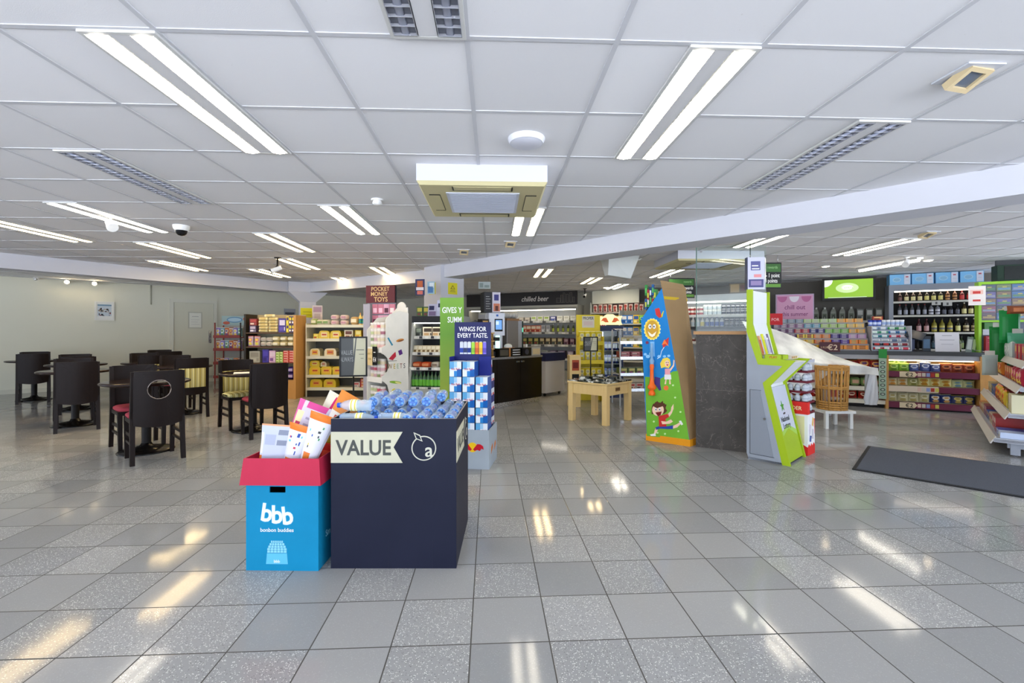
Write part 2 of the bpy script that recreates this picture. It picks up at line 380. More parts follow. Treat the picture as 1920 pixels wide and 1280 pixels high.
troffers = [
 (-1.455, 2.4146, 1, 'lit twin tube ceiling light nearest above the cafe side of the floor'),
 (.945, 2.4146, 1, 'lit twin tube ceiling light just right of the round white dome fitting'),
 (-.255, 1.2146, 0, 'unlit louvred ceiling light overhead at the very top of the photo'),
 (-2.655, 3.6146, 0, 'unlit louvred ceiling light between two lit ones over the cafe chairs'),
 (2.145, 3.0146, 0, 'unlit louvred ceiling light in front of the long white beam'),
 (-3.855, 4.8146, 1, 'lit twin tube ceiling light beside the white dome security camera'),
 (-1.455, 4.8146, 1, 'lit twin tube ceiling light left of the air conditioner, near smoke detector'),
 (.345, 4.8146, 1, 'lit twin tube ceiling light partly hidden behind the air conditioner'),
 (-5.2, 5.4146, 1, 'lit twin tube ceiling light cut by the left edge of the photo'),
 (-2.655, 6.0146, 1, 'lit twin tube ceiling light in front of the small bullet camera'),
 (-4.455, 6.6146, 1, 'lit twin tube ceiling light over the far cafe tables'),
 (-5.4, 8.1, 1, 'lit ceiling light tucked against the far left beam'),
 (-3.255, 7.8146, 1, 'lit twin tube ceiling light just behind the small bullet camera'),
 (-4.3, 9.0146, 1, 'lit ceiling light in front of the flared white pillar'),
 (-2.055, 8.7, 1, 'lit ceiling light above the pocket money toys sign'),
 (-3.255, 10.2146, 1, 'lit ceiling light over the white biscuit shelves'),
 (.945, 8.78, 1, 'lit twin tube ceiling light behind the beam, over the coffee counter'),
 (2.145, 10.0, 1, 'lit ceiling light beside the hanging tapered white box'),
 (3.05, 11.2, 1, 'lit ceiling light farthest back, above the cardboard sun display'),
 (3.345, 8.75, 1, 'lit ceiling light seen just left of the glass screen edge'),
 (3.345, 5.45, 1, 'lit ceiling light right behind the beam at the glass screen'),
 (5.145, 6.0, 1, 'lit twin tube ceiling light over the serving side, in front of the TV'),
]
u = {0: 0, 1: 0, 2: 0}
for gx, gy, lit, lb in troffers:
    if lit and gy > 5 and gx < 2.5: lit = 2
    o = (OFF, LIT, WARM)[lit]
    if u[lit] == 0: o.location = cz(gx, gy); o.rotation_euler.z = CYAW; o['label'] = lb
    else: clone(o, cz(gx, gy), CYAW, lb)
    u[lit] += 1
# surface batten on the right with spotlights
b = empty('batten_light', (6.26, 7.62, CEIL), 0, 'bright surface batten light with white spotlight at its far side', 'ceiling light')
MB().box(-.05, .05, -.62, .62, -.03, 0, WHITE).build('body', b); MB().tube([(0, -.6, -.045), (0, .6, -.045)], .022, TUBE).build('tube', b)
def spot(loc, rz, lb, lit=False):
    r = empty('spotlight', loc, rz, lb, 'spotlight')
    MB().lathe([(.035, -.02), (.035, 0)], WHITE, 12).tube([(0, 0, -.02), (0, 0, -.06)], .01, WHITE).build('mount', r)
    T = Matrix.Translation((0, 0, -.09)) @ Matrix.Rotation(R(125), 4, 'X')
    MB().lathe([(.03, -.06), (.034, -.02), (.05, .06), (.046, .062)], WHITE, 14, T).build('head', r)
    MB().lathe([(.042, .055), (.042, .058)], mat('ffe8c0', .4, emit=40, name='lit_lamp') if lit else CHROME, 14, T).build('lens', r)
spot((-4.0, 4.55, CEIL), R(60), 'lit white spotlight beside the twin tubes over the cafe', True)
spot((6.05, 7.0, CEIL), R(-60), 'white spotlight hanging beside the surface batten')
spot((8.2, 7.7, CEIL), R(30), 'white spotlight above the scratch card dispenser')
for px, py, lb in ((125, 527, 'left lit spot lamp high on the cream cafe wall'), (176, 530, 'right lit spot lamp high on the cream cafe wall'), (68, 521, 'small unlit spot lamp high on the cream wall at far left')):
    # wall lamps: on the wall plane Y = X + 19.8
    k = (px-CX)/F_PX; X = 19.8*k/(1-k); Y = X+19.8
    q = Vector((X+.14, Y-.14, HC-(py-CY)/F_PX*(Y-.14)))
    r = empty('wall_spot', q, R(45), lb, 'spot lamp')
    MB().tube([(0, .2, .0), (0, .02, 0)], .012, WHITE).build('arm', r)
    MB().lathe([(.03, .05), (.045, -.04)], WHITE, 12, Matrix.Rotation(R(-60), 4, 'X')).build('head', r)
    MB().ball((0, -.035, -.025), .03, .03, .03, mat('ffe6b8', .4, emit=60, name='lit_bulb') if 'unlit' not in lb else CHROME).build('bulb', r)
for (px, py, lb) in ((870, 469, 'small square tilted downlight farther of two behind the air conditioner'), (957, 454, 'small square tilted downlight nearer of two behind the air conditioner'), (1814, 137, 'large square tilted downlight near the top right corner'), (1738, 436, 'small square downlight behind the beam over the serving side')):
    Y = F_PX*(CEIL-HC)/(CY-py); X = (px-CX)/F_PX*Y
    r = empty('square_downlight', (X, Y, CEIL), CYAW, lb, 'downlight')
    MB().box(-.085, .085, -.085, .085, -.008, -.001, mat('c9ccd4', .4)).build('plate', r)
    T = Matrix.Translation((0, 0, -.02)) @ Matrix.Rotation(R(-22), 4, 'X') @ Matrix.Rotation(R(8), 4, 'Z')
    gm = MB()
    for x in (-.06, .04): gm.box(x, x+.02, -.06, .06, -.02, .014, mat('cbb892', .4), T)
    for y in (-.06, .04): gm.box(-.04, .04, y, y+.02, -.02, .014, mat('cbb892', .4), T)
    gm.build('gimbal', r); MB().box(-.04, .04, -.04, .04, -.008, -.002, mat('7d8798', .1, .6), T).build('lens', r)
r = empty('dome_fitting', at(987, 259, 2.75), 0, 'round white dome fitting on ceiling in front of the air conditioner', 'ceiling fitting'); r.location.z = CEIL
MB().lathe([(.10, -.03), (.11, -.012), (.112, 0)], mat('d4d6de', .4), 28).build('rim', r); MB().lathe([(.002, -.045), (.05, -.042), (.085, -.035), (.099, -.028)], mat('c6c8d2', .35), 28).build('cover', r)
r = empty('smoke_detector', (-1.18, 4.0, CEIL), 0, 'small round white smoke detector on the ceiling', 'smoke detector')
MB().lathe([(.05, -.012), (.055, 0)], WHITE, 20).build('base', r); MB().lathe([(.002, -.05), (.03, -.048), (.042, -.035), (.035, -.012)], WHITE, 18).build('sensor', r)
r = empty('dome_camera', (-3.6, 4.97, CEIL), 0, 'white dome security camera with dark lens bubble on ceiling', 'security camera')
MB().lathe([(.06, -.055), (.078, -.03), (.08, 0)], WHITE, 22).build('housing', r); MB().lathe([(.002, -.112), (.03, -.105), (.05, -.085), (.058, -.055)], mat('0c0c0e', .08), 20).build('lens_bubble', r)
def bullet(loc, rz, lb):
    r = empty('bullet_camera', loc, rz, lb, 'security camera')
    MB().lathe([(.05, -.012), (.05, 0)], DARK, 14).tube([(0, 0, -.01), (0, 0, -.12), (.02, 0, -.16)], .014, DARK).build('mount', r)
    T = Matrix.Translation((.03, 0, -.19)) @ Matrix.Rotation(R(115), 4, 'Y')
    MB().lathe([(.034, -.09), (.036, .06)], WHITE, 14, T).build('body', r); MB().lathe([(.03, .06), (.032, .075)], BLACK, 14, T).build('lens', r)
bullet((-3.62, 7.05, CEIL), R(200), 'small white bullet camera hanging by the far cafe lights')
bullet((8.25, 7.2, CEIL), R(170), 'white bullet camera hanging above the scratch card dispenser with loose cables')
bullet((1.9, 11.9, CEIL), R(250), 'dark bullet camera hanging at the end of the beer chiller')
# round glowing downlights
for (px, py, Y0, lb) in ((1548, 497, 0, 'small round lit downlight left of the batten light'), (1740, 486, 0, 'small round lit downlight right of the batten light'), (1140, 537, 0, 'larger round lit downlight behind the tapered white box')):
    Y = F_PX*(CEIL-HC)/(CY-py-1.5); X = (px-CX)/F_PX*Y; rr = .11 if px < 1200 else .05
    r = empty('round_downlight', (X, Y, CEIL), 0, lb, 'downlight')
    MB().lathe([(rr+.015, -.012), (rr+.02, 0)], WHITE, 20).build('rim', r); MB().lathe([(rr, -.016), (rr, -.013)], mat('ffe9c4', .4, emit=14, name='lit_disc'), 20).build('lens', r)
# air conditioners
def aircon(loc, rz, lb, w=.9, d=.9):
    r = empty('ceiling_air_conditioner', loc, rz, lb, 'air conditioner')
    AC = mat('c2c4ce', .45); CRM = mat('c2b990', .5)
    h = w/2; e = d/2
    MB().box(-h, h, -e, e, -.115, 0, AC).build('casing', r)
    f = MB().add([(-h, -e, -.115), (h, -e, -.115), (h, e, -.115), (-h, e, -.115), (-h+.02, -e+.02, -.14), (h-.02, -e+.02, -.14), (h-.02, e-.02, -.14), (-h+.02, e-.02, -.14)],
                 [(0, 1, 5, 4), (1, 2, 6, 5), (2, 3, 7, 6), (3, 0, 4, 7), (4, 7, 6, 5)], CRM)
    f.build('fascia', r)
    MB().box(-.27, .27, -.27, .27, -.146, -.139, mat('bfc3cf', .45)).build('intake_grille', r)
    bk = MB()
    for i in range(18): bk.box(-.25, .25, -.255+i*.03, -.245+i*.03, -.148, -.145, mat('aeb3c2', .5))
    bk.build('grille_slats', r)
    for k in range(4):
        T = Matrix.Rotation(R(90*k), 4, 'Z')
        o = MB().box(-.21, .21, -.40, -.32, -.143, -.139, CRM, T).box(-.21, .21, -.322, -.318, -.1445, -.139, BLACK, T).box(-.215, -.205, -.40, -.32, -.1445, -.139, BLACK, T).box(.205, .215, -.40, -.32, -.1445, -.139, BLACK, T).build('air_flap', r)
aircon((-.225, 3.62, CEIL), CYAW, 'cream ceiling air conditioner hanging in the middle, beside lit tubes', .91, .9)
aircon((2.95, 6.95, CEIL), CYAW, 'cream ceiling air conditioner seen through the glass screen behind the beam', 1.25, .95)
r = empty('tapered_ceiling_box', (1.66, 7.05, CEIL), R(8), 'tapered pale box hanging from the ceiling beyond the beam', 'hanging box')
MB().add([(-.24, -.2, 0), (.24, -.2, 0), (.24, .2, 0), (-.24, .2, 0), (-.2, -.05, -.28), (.16, -.05, -.33), (.16, .1, -.33), (-.2, .1, -.28)], [(0, 1, 5, 4), (1, 2, 6, 5), (2, 3, 7, 6), (3, 0, 4, 7), (4, 5, 6, 7)], mat('cfd2cf', .5)).build('housing', r)
for s_ in (-1, 1): MB().tube([(s_*.24, 0, -.005), (s_*.32, 0, -.03), (s_*.36, 0, 0)], .01, WHITE).build('bracket', r)
# ---------------------------------------------------------------- cafe tables and chairs
def make_table(lb):
    r = empty('cafe_table', (0, 0, 0), 0, lb, 'table', 'round cafe tables')
    MB().lathe([(.36, .715), (.385, .722), (.39, .735), (.385, .745), (.37, .75)], m_wood('dark_table_top', '1d120e', '2a1a14', (6, 6, 6), .16), 40).build('tabletop', r)
    MB().lathe([(.042, .05), (.042, .715)], DARK, 18, cap=False).build('column', r)
    MB().lathe([(.248, 0), (.25, .008), (.232, .022), (.15, .04), (.06, .06), (.043, .09)], mat('151312', .22), 36).build('base', r)
    return r
def make_chair(lb, seat, hole=False, striped=False, outer=False):
    r = empty('cafe_chair', (0, 0, 0), 0, lb, 'chair', 'dark wood cafe chairs')
    for sx in (-1, 1):
        MB().add([(sx*.20-.019, -.235, 0), (sx*.20+.019, -.235, 0), (sx*.20+.019, -.198, 0), (sx*.20-.019, -.198, 0),
                  (sx*.195-.02, -.20, .44), (sx*.195+.02, -.20, .44), (sx*.195+.02, -.155, .44), (sx*.195-.02, -.155, .44),
                  (sx*.195-.017, -.232, .885), (sx*.195+.017, -.232, .885), (sx*.195+.017, -.207, .885), (sx*.195-.017, -.207, .885)],
                 [(3, 2, 1, 0), (0, 1, 5, 4), (1, 2, 6, 5), (2, 3, 7, 6), (3, 0, 4, 7), (4, 5, 9, 8), (5, 6, 10, 9), (6, 7, 11, 10), (7, 4, 8, 11), (8, 9, 10, 11)], WENGE).build('leg', r)
        MB().add([(sx*.185-.017, .165, 0), (sx*.185+.017, .165, 0), (sx*.185+.017, .199, 0), (sx*.185-.017, .199, 0), (sx*.19-.021, .155, .42), (sx*.19+.021, .155, .42), (sx*.19+.021, .2, .42), (sx*.19-.021, .2, .42)],
                 [(3, 2, 1, 0), (0, 1, 5, 4), (1, 2, 6, 5), (2, 3, 7, 6), (3, 0, 4, 7), (4, 5, 6, 7)], WENGE).build('leg', r)
    st = MB()
    for sx in (-1, 1):
        st.box(sx*.19-.009, sx*.19+.009, -.19, .17, .25, .28, WENGE).box(sx*.19-.009, sx*.19+.009, -.19, .17, .17, .195, WENGE)
    st.build('stretcher', r)
    MB().box(-.205, .205, -.165, .205, .385, .425, WENGE).build('seat_frame', r)
    def cush(u_, v_):
        a = 2*math.pi*u_; q = abs(math.cos(a))**.45*(1 if math.cos(a) > 0 else -1); t = abs(math.sin(a))**.45*(1 if math.sin(a) > 0 else -1)
        rr = (1., 1.05, 1.04, .92, .6, .001)[round(v_*5)]; zz = (.425, .437, .452, .467, .476, .478)[round(v_*5)]
        return (q*.2*rr, .025+t*.19*rr, zz)
    MB().grid(cush, 28, 5, seat).build('seat_cushion', r)
    def bow(x): return -.205-.03*(1-(x/.2)**2)
    bm = MB(); N = 40; z0, z1, W = .375, .89, .196
    def ring(kx, yoff):
        vs = []
        for k in range(N):
            a = 2*math.pi*k/N; c, s_ = math.cos(a), math.sin(a); t = min(W/max(1e-6, abs(c)), .26/max(1e-6, abs(s_)))
            ox, oz = c*t, (z0+z1)/2+s_*t*((z1-z0)/2/.26)
            hx, hz = (.092*c, .71+.092*s_) if hole else (.02*c, .65+.02*s_)
            for j in range(5):
                f_ = j/4; x = hx*(1-f_)+ox*f_; z = hz*(1-f_)+oz*f_
                if f_ == 1 and z < z0+.01: z -= .03*(1-(x/W)**2)
                vs.append((x, bow(x)+yoff-.02*((z-.4)/.5), z))
        return vs
    A, B = ring(0, -.011), ring(0, .011); n5 = len(A); fs = []
    for k in range(N):
        k2 = (k+1) % N
        for j in range(4):
            fs.append((k*5+j, k*5+j+1, k2*5+j+1, k2*5+j)); fs.append((n5+k*5+j, n5+k2*5+j, n5+k2*5+j+1, n5+k*5+j+1))
        fs.append((k*5+4, n5+k*5+4, n5+k2*5+4, k2*5+4)); fs.append((k*5, k2*5, n5+k2*5, n5+k*5))
    if not hole: fs += [[k*5 for k in range(N)], [n5+k*5 for k in range(N)][::-1]]
    bm.add(A+B, fs, WENGE, smooth=False)
    back = bm.build('backrest', r)
    if hole: MB().tube([(.092*math.cos(R(20*k)), bow(.09*math.cos(R(20*k)))-.012-.0124, .71+.092*math.sin(R(20*k))) for k in range(19)], .005, mat('8a7f78', .25, .6), 6).build('hole_rim', back)
    if striped:
        for yo in ((.014,) if not outer else (.014, -.03)):
            MB().grid(lambda u_, v_: (-.165+.33*u_, bow(-.165+.33*u_)+yo-.02*((.46+.28*v_-.4)/.5)+(.01 if yo > 0 else -.006)*min(1, 6*min(u_, 1-u_, v_, 1-v_)), .46+.28*v_), 14, 10, STRIPE).build('back_pad', r)
    return r
def face(d): return math.atan2(d[1], d[0])-math.pi/2
def cd(k): return (math.cos(R(k)), math.sin(R(k)))
P_HOLE = make_chair('dark wood cafe chair with a round hole in its back, nearest to the camera', RED_SEAT, hole=True)
P_PLAIN = make_chair('x', RED_SEAT); P_STR = make_chair('x', STRIPE, striped=True); P_OUT = make_chair('x', STRIPE, striped=True, outer=True)
TBL = make_table('round dark cafe table behind the chair with the round hole')
tables = [(-3.9, 4.87, 0), (-3.36, 5.93, 'round dark cafe table between the striped chair and plain chair by the sweets shelves'),
 (-5.15, 7.15, 'round dark cafe table in the middle row, beside the striped back chair'), (-5.98, 6.25, 'round dark cafe table on the left with plain chair in front of it'),
 (-7.2, 7.55, 'round dark cafe table behind the left front one, near the cream wall'), (-9.0, 8.6, 'round dark cafe table farthest left, cut by the photo edge'),
 (-6.4, 8.05, 'round dark cafe table in the back with a pale shine on its top'), (-7.35, 9.65, 'round dark cafe table farthest back against the cream wall')]
for i, (x, y, lb) in enumerate(tables):
    if i == 0: TBL.location = (x, y, 0)
    else: clone(TBL, (x, y, 0), 0, lb)
P_HOLE.location = (-3.605, 4.595, 0); P_HOLE.rotation_euler.z = face((-.74, .67))
chairs = [
 (P_PLAIN, -4.14, 5.06, -40, 'dark cafe chair with red seat facing the chair with the round hole'),
 (P_PLAIN, -3.08, 5.665, 135, 'plain dark cafe chair with its back to the camera, nearest the biscuit shelves'),
 (P_STR, -3.63, 6.13, -42, 'cafe chair with yellow striped seat and back, facing the camera'),
 (P_OUT, -4.87, 6.88, 135, 'cafe chair with yellow striped back panel in the middle row'),
 (P_PLAIN, -5.43, 7.42, -45, 'dark cafe chair on the far side of the middle row table'),
 (P_PLAIN, -5.70, 5.98, 135, 'plain dark cafe chair in front of the left table, back to camera'),
 (P_PLAIN, -6.25, 6.52, -45, 'dark cafe chair on the far side of the left front table'),
 (P_PLAIN, -6.93, 7.28, 135, 'dark cafe chair in front of the second left table'),
 (P_PLAIN, -7.47, 7.82, -45, 'dark cafe chair beyond the second left table near the wall'),
 (P_PLAIN, -8.73, 8.33, 135, 'plain dark cafe chair in front of the farthest left table'),
 (P_PLAIN, -9.28, 8.88, -45, 'dark cafe chair beyond the farthest left table against the cream wall'),
 (P_OUT, -6.13, 7.78, 135, 'striped cafe chair in front of the back table with the pale shine'),
 (P_PLAIN, -6.68, 8.33, -45, 'dark cafe chair beyond the back table with the pale shine'),
 (P_PLAIN, -7.08, 9.38, 135, 'dark cafe chair in front of the farthest back table'),
 (P_PLAIN, -7.62, 9.92, -45, 'dark cafe chair between the farthest back table and the cream wall'),
]
seen = set()
for pr, x, y, k, lb in chairs:
    if pr.name not in seen: seen.add(pr.name); pr.location = (x, y, 0); pr.rotation_euler.z = face(cd(k)); pr['label'] = lb
    else: clone(pr, (x, y, 0), face(cd(k)), lb)
t = tag(MB().box(-.1, .1, -.14, .14, 0, .002, WHITE).build('paper_menu', loc=(-3.42, 5.80, .7505), rz=R(30)), 'white paper lying on the table between striped and plain chairs', 'paper')
# picture on the cream wall
wx = (Vector((-9.458, 10.342))-WL0).length
r = empty('framed_picture', FWL.p(wx, -.002, 1.55), FWL.a, 'framed picture of a street hanging on the cream wall', 'picture')
f = MB()
for a, b_, c_, d_ in ((0, .34, 0, .03), (0, .34, .4, .43), (0, .03, .03, .4), (.31, .34, .03, .4)): f.box(a, b_, -.022, 0, c_, d_, mat('d9d8d0', .4))
f.build('frame', r)
pi = MB().box(.03, .31, -.012, -.002, .03, .40, mat('dcdcd6', .5)).box(.05, .29, -.014, -.012, .10, .37, mat('b9c4cc', .5))
random.seed(3)
for i in range(26):
    x = random.uniform(.05, .26); z = random.uniform(.1, .25); pi.box(x, x+random.uniform(.01, .04), -.0155, -.014, z, z+random.uniform(.01, .04), mat(random.choice(['34404a', '7d2f2c', 'b9a58a', '3c3a38', '60504a', '8a8f94'])))
pi.box(.05, .29, -.0155, -.014, .33, .36, mat('6b8aa0'))
pi.build('print', r)
struct('trim_2', MB().tube([(0, 0, 1.95), (0, 0, 2.42)], .012, mat('a9a797', .5)), loc=FWL.p(dl-.45, -.012, 0))
# ---------------------------------------------------------------- printed packaging
def art(base, *rects):
    """print on a pack: base colour and rectangles (u0,u1,v0,v1,colour), later ones on top"""
    def f(u, v):
        c = base
        for a, b, c0, d, k in rects:
            if a <= u <= b and c0 <= v <= d: c = k
        return c
    f.cols = [base]+[r_[4] for r_ in rects]
    return f
PM = lambda c: c if not isinstance(c, str) else mat(c, .32)
def pillow(w, h, d, a, nu=8, nv=10, taper=0., back=None):
    """sealed bag standing upright, centred in x and y, print facing -y"""
    mb = MB()
    for sgn in (-1, 1):
        fn = lambda u, v: ((u-.5)*w*(1-taper*(1-v))*(1-.05*math.sin(math.pi*v)), sgn*d/2*(max(0, 1-(2*u-1)**2)**.6)*(max(0, 1-(2*v-1)**4)**.8), v*h)
        vs = [fn(i/nu, j/nv) for j in range(nv+1) for i in range(nu+1)]
        for j in range(nv):
            for i in range(nu):
                q = [j*(nu+1)+i, j*(nu+1)+i+1, (j+1)*(nu+1)+i+1, (j+1)*(nu+1)+i]
                if sgn > 0: q = q[::-1]
                mb.add([vs[k] for k in q], [(0, 1, 2, 3)], PM(a((i+.5)/nu, (j+.5)/nv) if sgn < 0 or back is None else back), None, True)
    return mb
def carton(w, d, h, a, nu=6, nv=6, side=None, top=None):
    """printed box, front at y=0, depth towards +y, centred in x"""
    mb = MB(); b = PM(side or a.cols[0])
    mb.add([(-w/2, 0, 0), (w/2, 0, 0), (w/2, d, 0), (-w/2, d, 0), (-w/2, 0, h), (w/2, 0, h), (w/2, d, h), (-w/2, d, h)], [(3, 2, 1, 0), (1, 2, 6, 5), (2, 3, 7, 6), (3, 0, 4, 7)], b)
    mb.add([(-w/2, 0, h), (w/2, 0, h), (w/2, d, h), (-w/2, d, h)], [(0, 1, 2, 3)], PM(top) if top else b)
    for j in range(nv):
        for i in range(nu):
            u0, u1, v0, v1 = i/nu, (i+1)/nu, j/nv, (j+1)/nv
            mb.add([((u0-.5)*w, 0, v0*h), ((u1-.5)*w, 0, v0*h), ((u1-.5)*w, 0, v1*h), ((u0-.5)*w, 0, v1*h)], [(0, 1, 2, 3)], PM(a((u0+u1)/2, (v0+v1)/2)))
    return mb
def side_T(w): return Matrix.Translation((w, 0, 0)) @ Matrix.Rotation(R(90), 4, 'Z')
# ---------------------------------------------------------------- navy bin of water bottles
NAVY = m_card('navy_printed_board', '15182a'); CREAM = m_card('cream_printed_board', 'b4b19a'); CREAM_T = mat('c4c2b0', .5); INK = mat('4a4c48', .6)
VB = Fr(-.964, 2.43, 0); vw, vd, vh = .668, .64, .796
r = empty('dump_bin', VB.o, VB.a, 'navy cardboard dump bin reading VALUE, full of water bottles', 'dump bin')
p = MB(); t = .008
p.box(0, vw, 0, t, 0, vh, NAVY).box(0, vw, vd-t, vd, 0, vh, NAVY).box(0, t, t, vd-t, 0, vh, NAVY).box(vw-t, vw, t, vd-t, 0, vh, NAVY).box(t, vw-t, t, vd-t, .64, .65, NAVY)
p.build('board_shell', r)
rim = MB(); RM = mat('8f8c88', .7)
rim.box(0, vw, 0, t, vh, vh+.001, RM).box(0, t, t, vd, vh, vh+.001, RM).box(vw-t, vw, t, vd, vh, vh+.001, RM).build('cut_rim', r)
sm = MB(); SEAM = mat('1d2030', .6)
for x in (.305, .54): sm.box(x, x+.002, -.0006, 0, 0, .15, SEAM)
sm.build('board_seam', r)
BAN = [(0, .562), (.382, .562), (.334, .645), (.382, .727), (0, .727)]
def value_print(M, nm):
    b_ = MB().plate(BAN, CREAM, .002, M).build('value_banner', r)
    MB().text('VALUE', .112, INK, .175, .605, -.002, M, .001, .022, 'CENTER', .88).build('lettering', b_)
    lg = MB(); c = (.495, .64)
    lg.plate(disc(*c, .066, 36), CREAM_T, .002, M).plate(disc(*c, .060, 36), NAVY, .0026, M)
    lg.plate([(c[0]-.055, c[1]+.085), (c[0]-.02, c[1]+.07), (c[0]-.006, c[1]+.035), (c[0]-.042, c[1]+.05)], CREAM_T, .003, M).plate([(c[0]-.047, c[1]+.077), (c[0]-.023, c[1]+.065), (c[0]-.013, c[1]+.043), (c[0]-.038, c[1]+.053)], NAVY, .0036, M)
    lg.text('a', .105, CREAM_T, c[0]+.028, c[1]-.044, -.0026, M, .001, .012)
    lg.build('apple_logo', r)
value_print(None, 'front'); value_print(side_T(vw), 'side')
BOT = NT('clear_blue_plastic', .06); BOT.b.inputs['Base Color'].default_value = lin('cfe4f6')+(1,); BOT.b.inputs['Alpha'].default_value = .36; BOT.b.inputs['Specular IOR Level'].default_value = .9; BOT = BOT.m
BBASE = mat('3b74c4', .12, alpha=.8); BCAP = mat('2450c4', .3)
def make_bottle(lb, lab):
    b = empty('water_bottle', (0, 0, 0), 0, lb, 'bottle')
    pr = [(.024, .004), (.031, .012), (.0325, .02)]
    for k in range(4): pr += [(.0325, .028+k*.012), (.0305, .034+k*.012)]
    pr += [(.0325, .08), (.0322, .13), (.031, .14), (.024, .165), (.014, .183), (.0125, .19)]
    MB().lathe(pr, BOT, 14, cap=False).build('bottle_body', b)
    bs = MB().lathe([(.001, .010), (.012, .007), (.024, .003), (.029, .011)], BBASE, 14, cap=False)
    for k in range(5):
        a = R(72*k); bs.ball((.018*math.cos(a), .018*math.sin(a), .005), .008, .008, .005, mat('6fa6ea', .1), 6, 4)
    bs.build('bottle_base', b)
    MB().lathe([(.0145, .188), (.0145, .203), (.013, .205)], BCAP, 12).build('cap', b)
    if lab:
        MB().lathe([(.0331, .088), (.0331, .128)], mat('e6e4c4', .4), 16, cap=False).lathe([(.0334, .094), (.0334, .1)], mat('cfc23a', .4), 16, cap=False).lathe([(.0334, .115), (.0334, .121)], mat('cfc23a', .4), 16, cap=False).build('paper_label', b)
    return b
WBG = 'water bottles in the navy bin'
b0 = make_bottle('clear water bottle with blue base lying in the navy VALUE bin', False); b0['group'] = WBG
b1 = make_bottle('water bottle with cream label lying sideways at the bin front, left one', True)
spots = []
random.seed(11)
for j, y0 in enumerate((.015, .225, .43)):
    for i in range(8): spots.append((.05+i*.077, y0, .715+random.uniform(-.006, .004)))
    for i in range(8):
        if j == 0 and i < 7: continue
        spots.append((.088+i*.077, y0+random.uniform(-.006, .006), .783+random.uniform(-.003, .006)))
for i in range(6): spots.append((.13+i*.078+random.uniform(-.004, .004), .42+random.uniform(-.01, .02), .852))
for i in range(5): spots.append((.15+i*.078, .235, .850))
for i in (4, 5, 6): spots.append((.088+i*.077, .02+random.uniform(0, .01), .783))
for i, (x, y, z) in enumerate(spots):
    q = VB.p(x, y, z)
    o = b0 if i == 0 else clone(b0, q, 0)
    o.location = q; o.rotation_euler = (R(-90+random.uniform(-2, 2)), random.uniform(0, 6), R(random.uniform(-3, 3)))
    if y > .4 and i % 3 == 0: o.location = VB.p(x, y+.2, z); o.rotation_euler = (R(90), random.uniform(0, 6), 0)
for i, (x, y, z) in enumerate(((.13, .06, .785), (.335, .075, .785))):
    o = b1 if i == 0 else clone(b1, (0, 0, 0), 0, 'water bottle with cream label lying sideways at the bin front, middle one')
    o.location = VB.p(x-.105, y, z); o.rotation_euler = (0, R(90), R(2-3*i))
o = clone(b1, (0, 0, 0), 0, 'water bottle with cream label and cap poking over the bin left rim'); o.location = VB.p(.20, .10, .852); o.rotation_euler = (0, R(-90), R(-2))
# ---------------------------------------------------------------- blue box of sweets cones
BLUE = m_card('bright_blue_board', '047aa2'); REDB = m_card('raspberry_board', 'ac2540')
BB = Fr(-1.404, 2.41, -1.); bw, bd, bh = .385, .40, .47
r = empty('display_box', BB.o, BB.a, 'bright blue cardboard display box with raspberry red tray rim and white bbb logo', 'display box')
p = MB(); t = .007
HS = [(.125, .425), (.14, .443), (.195, .443), (.21, .425), (.21, .42), (.195, .411), (.14, .411), (.125, .42)]
p.box(0, .125, 0, t, 0, bh, BLUE).box(.21, bw, 0, t, 0, bh, BLUE).box(.125, .21, 0, t, 0, .411, BLUE).box(.125, .21, 0, t, .443, bh, BLUE)
p.box(0, bw, bd-t, bd, 0, bh, BLUE).box(0, t, t, bd-t, 0, bh, BLUE).box(bw-t, bw, t, bd-t, 0, bh, BLUE).box(t, bw-t, t, bd-t, .36, .365, DARK)
p.build('board_shell', r)
tr = MB()
def frus(x0, x1, y0, y1, z0, z1, e, m):
    o = [(x0, y0, z0), (x1, y0, z0), (x1, y1, z0), (x0, y1, z0), (x0+e, y0+e, z1), (x1-e, y0+e, z1), (x1-e, y1-e, z1), (x0+e, y1-e, z1)]
    i_ = [(x+(.006 if x < (x0+x1)/2 else -.006), y+(.006 if y < (y0+y1)/2 else -.006), z) for x, y, z in o]
    tr.add(o+i_, [(0, 1, 5, 4), (1, 2, 6, 5), (2, 3, 7, 6), (3, 0, 4, 7), (8, 12, 13, 9), (9, 13, 14, 10), (10, 14, 15, 11), (11, 15, 12, 8), (4, 5, 13, 12), (5, 6, 14, 13), (6, 7, 15, 14), (7, 4, 12, 15), (0, 8, 9, 1), (1, 9, 10, 2), (2, 10, 11, 3), (3, 11, 8, 0)], m)
frus(-.024, bw+.02, -.02, bd+.02, .455, .592, .014, REDB); tr.box(.01, bw-.01, .01, bd-.01, .455, .46, REDB)
tr.build('tray_rim', r)
lg = MB()
for i, (x, z, a) in enumerate(((.105, .262, 8), (.165, .252, 0), (.225, .247, -6))):
    T = Matrix.Translation((x, 0, z)) @ Matrix.Rotation(R(a), 4, 'Y')
    lg.text('b', .132, mat('8fd0ea', .5), 0, 0, 0, T, .001, .030, 'CENTER', .95); lg.text('b', .132, WHITE, 0, 0, -.001, T, .001, .018, 'CENTER', .95)
lg.build('bbb_logo', r)
MB().text('bonbon buddies', .029, WHITE, .165, .205, 0, None, .001, .006, 'CENTER', .95).build('lettering', r)
ck = MB(); PB = mat('8ecfe6', .5)
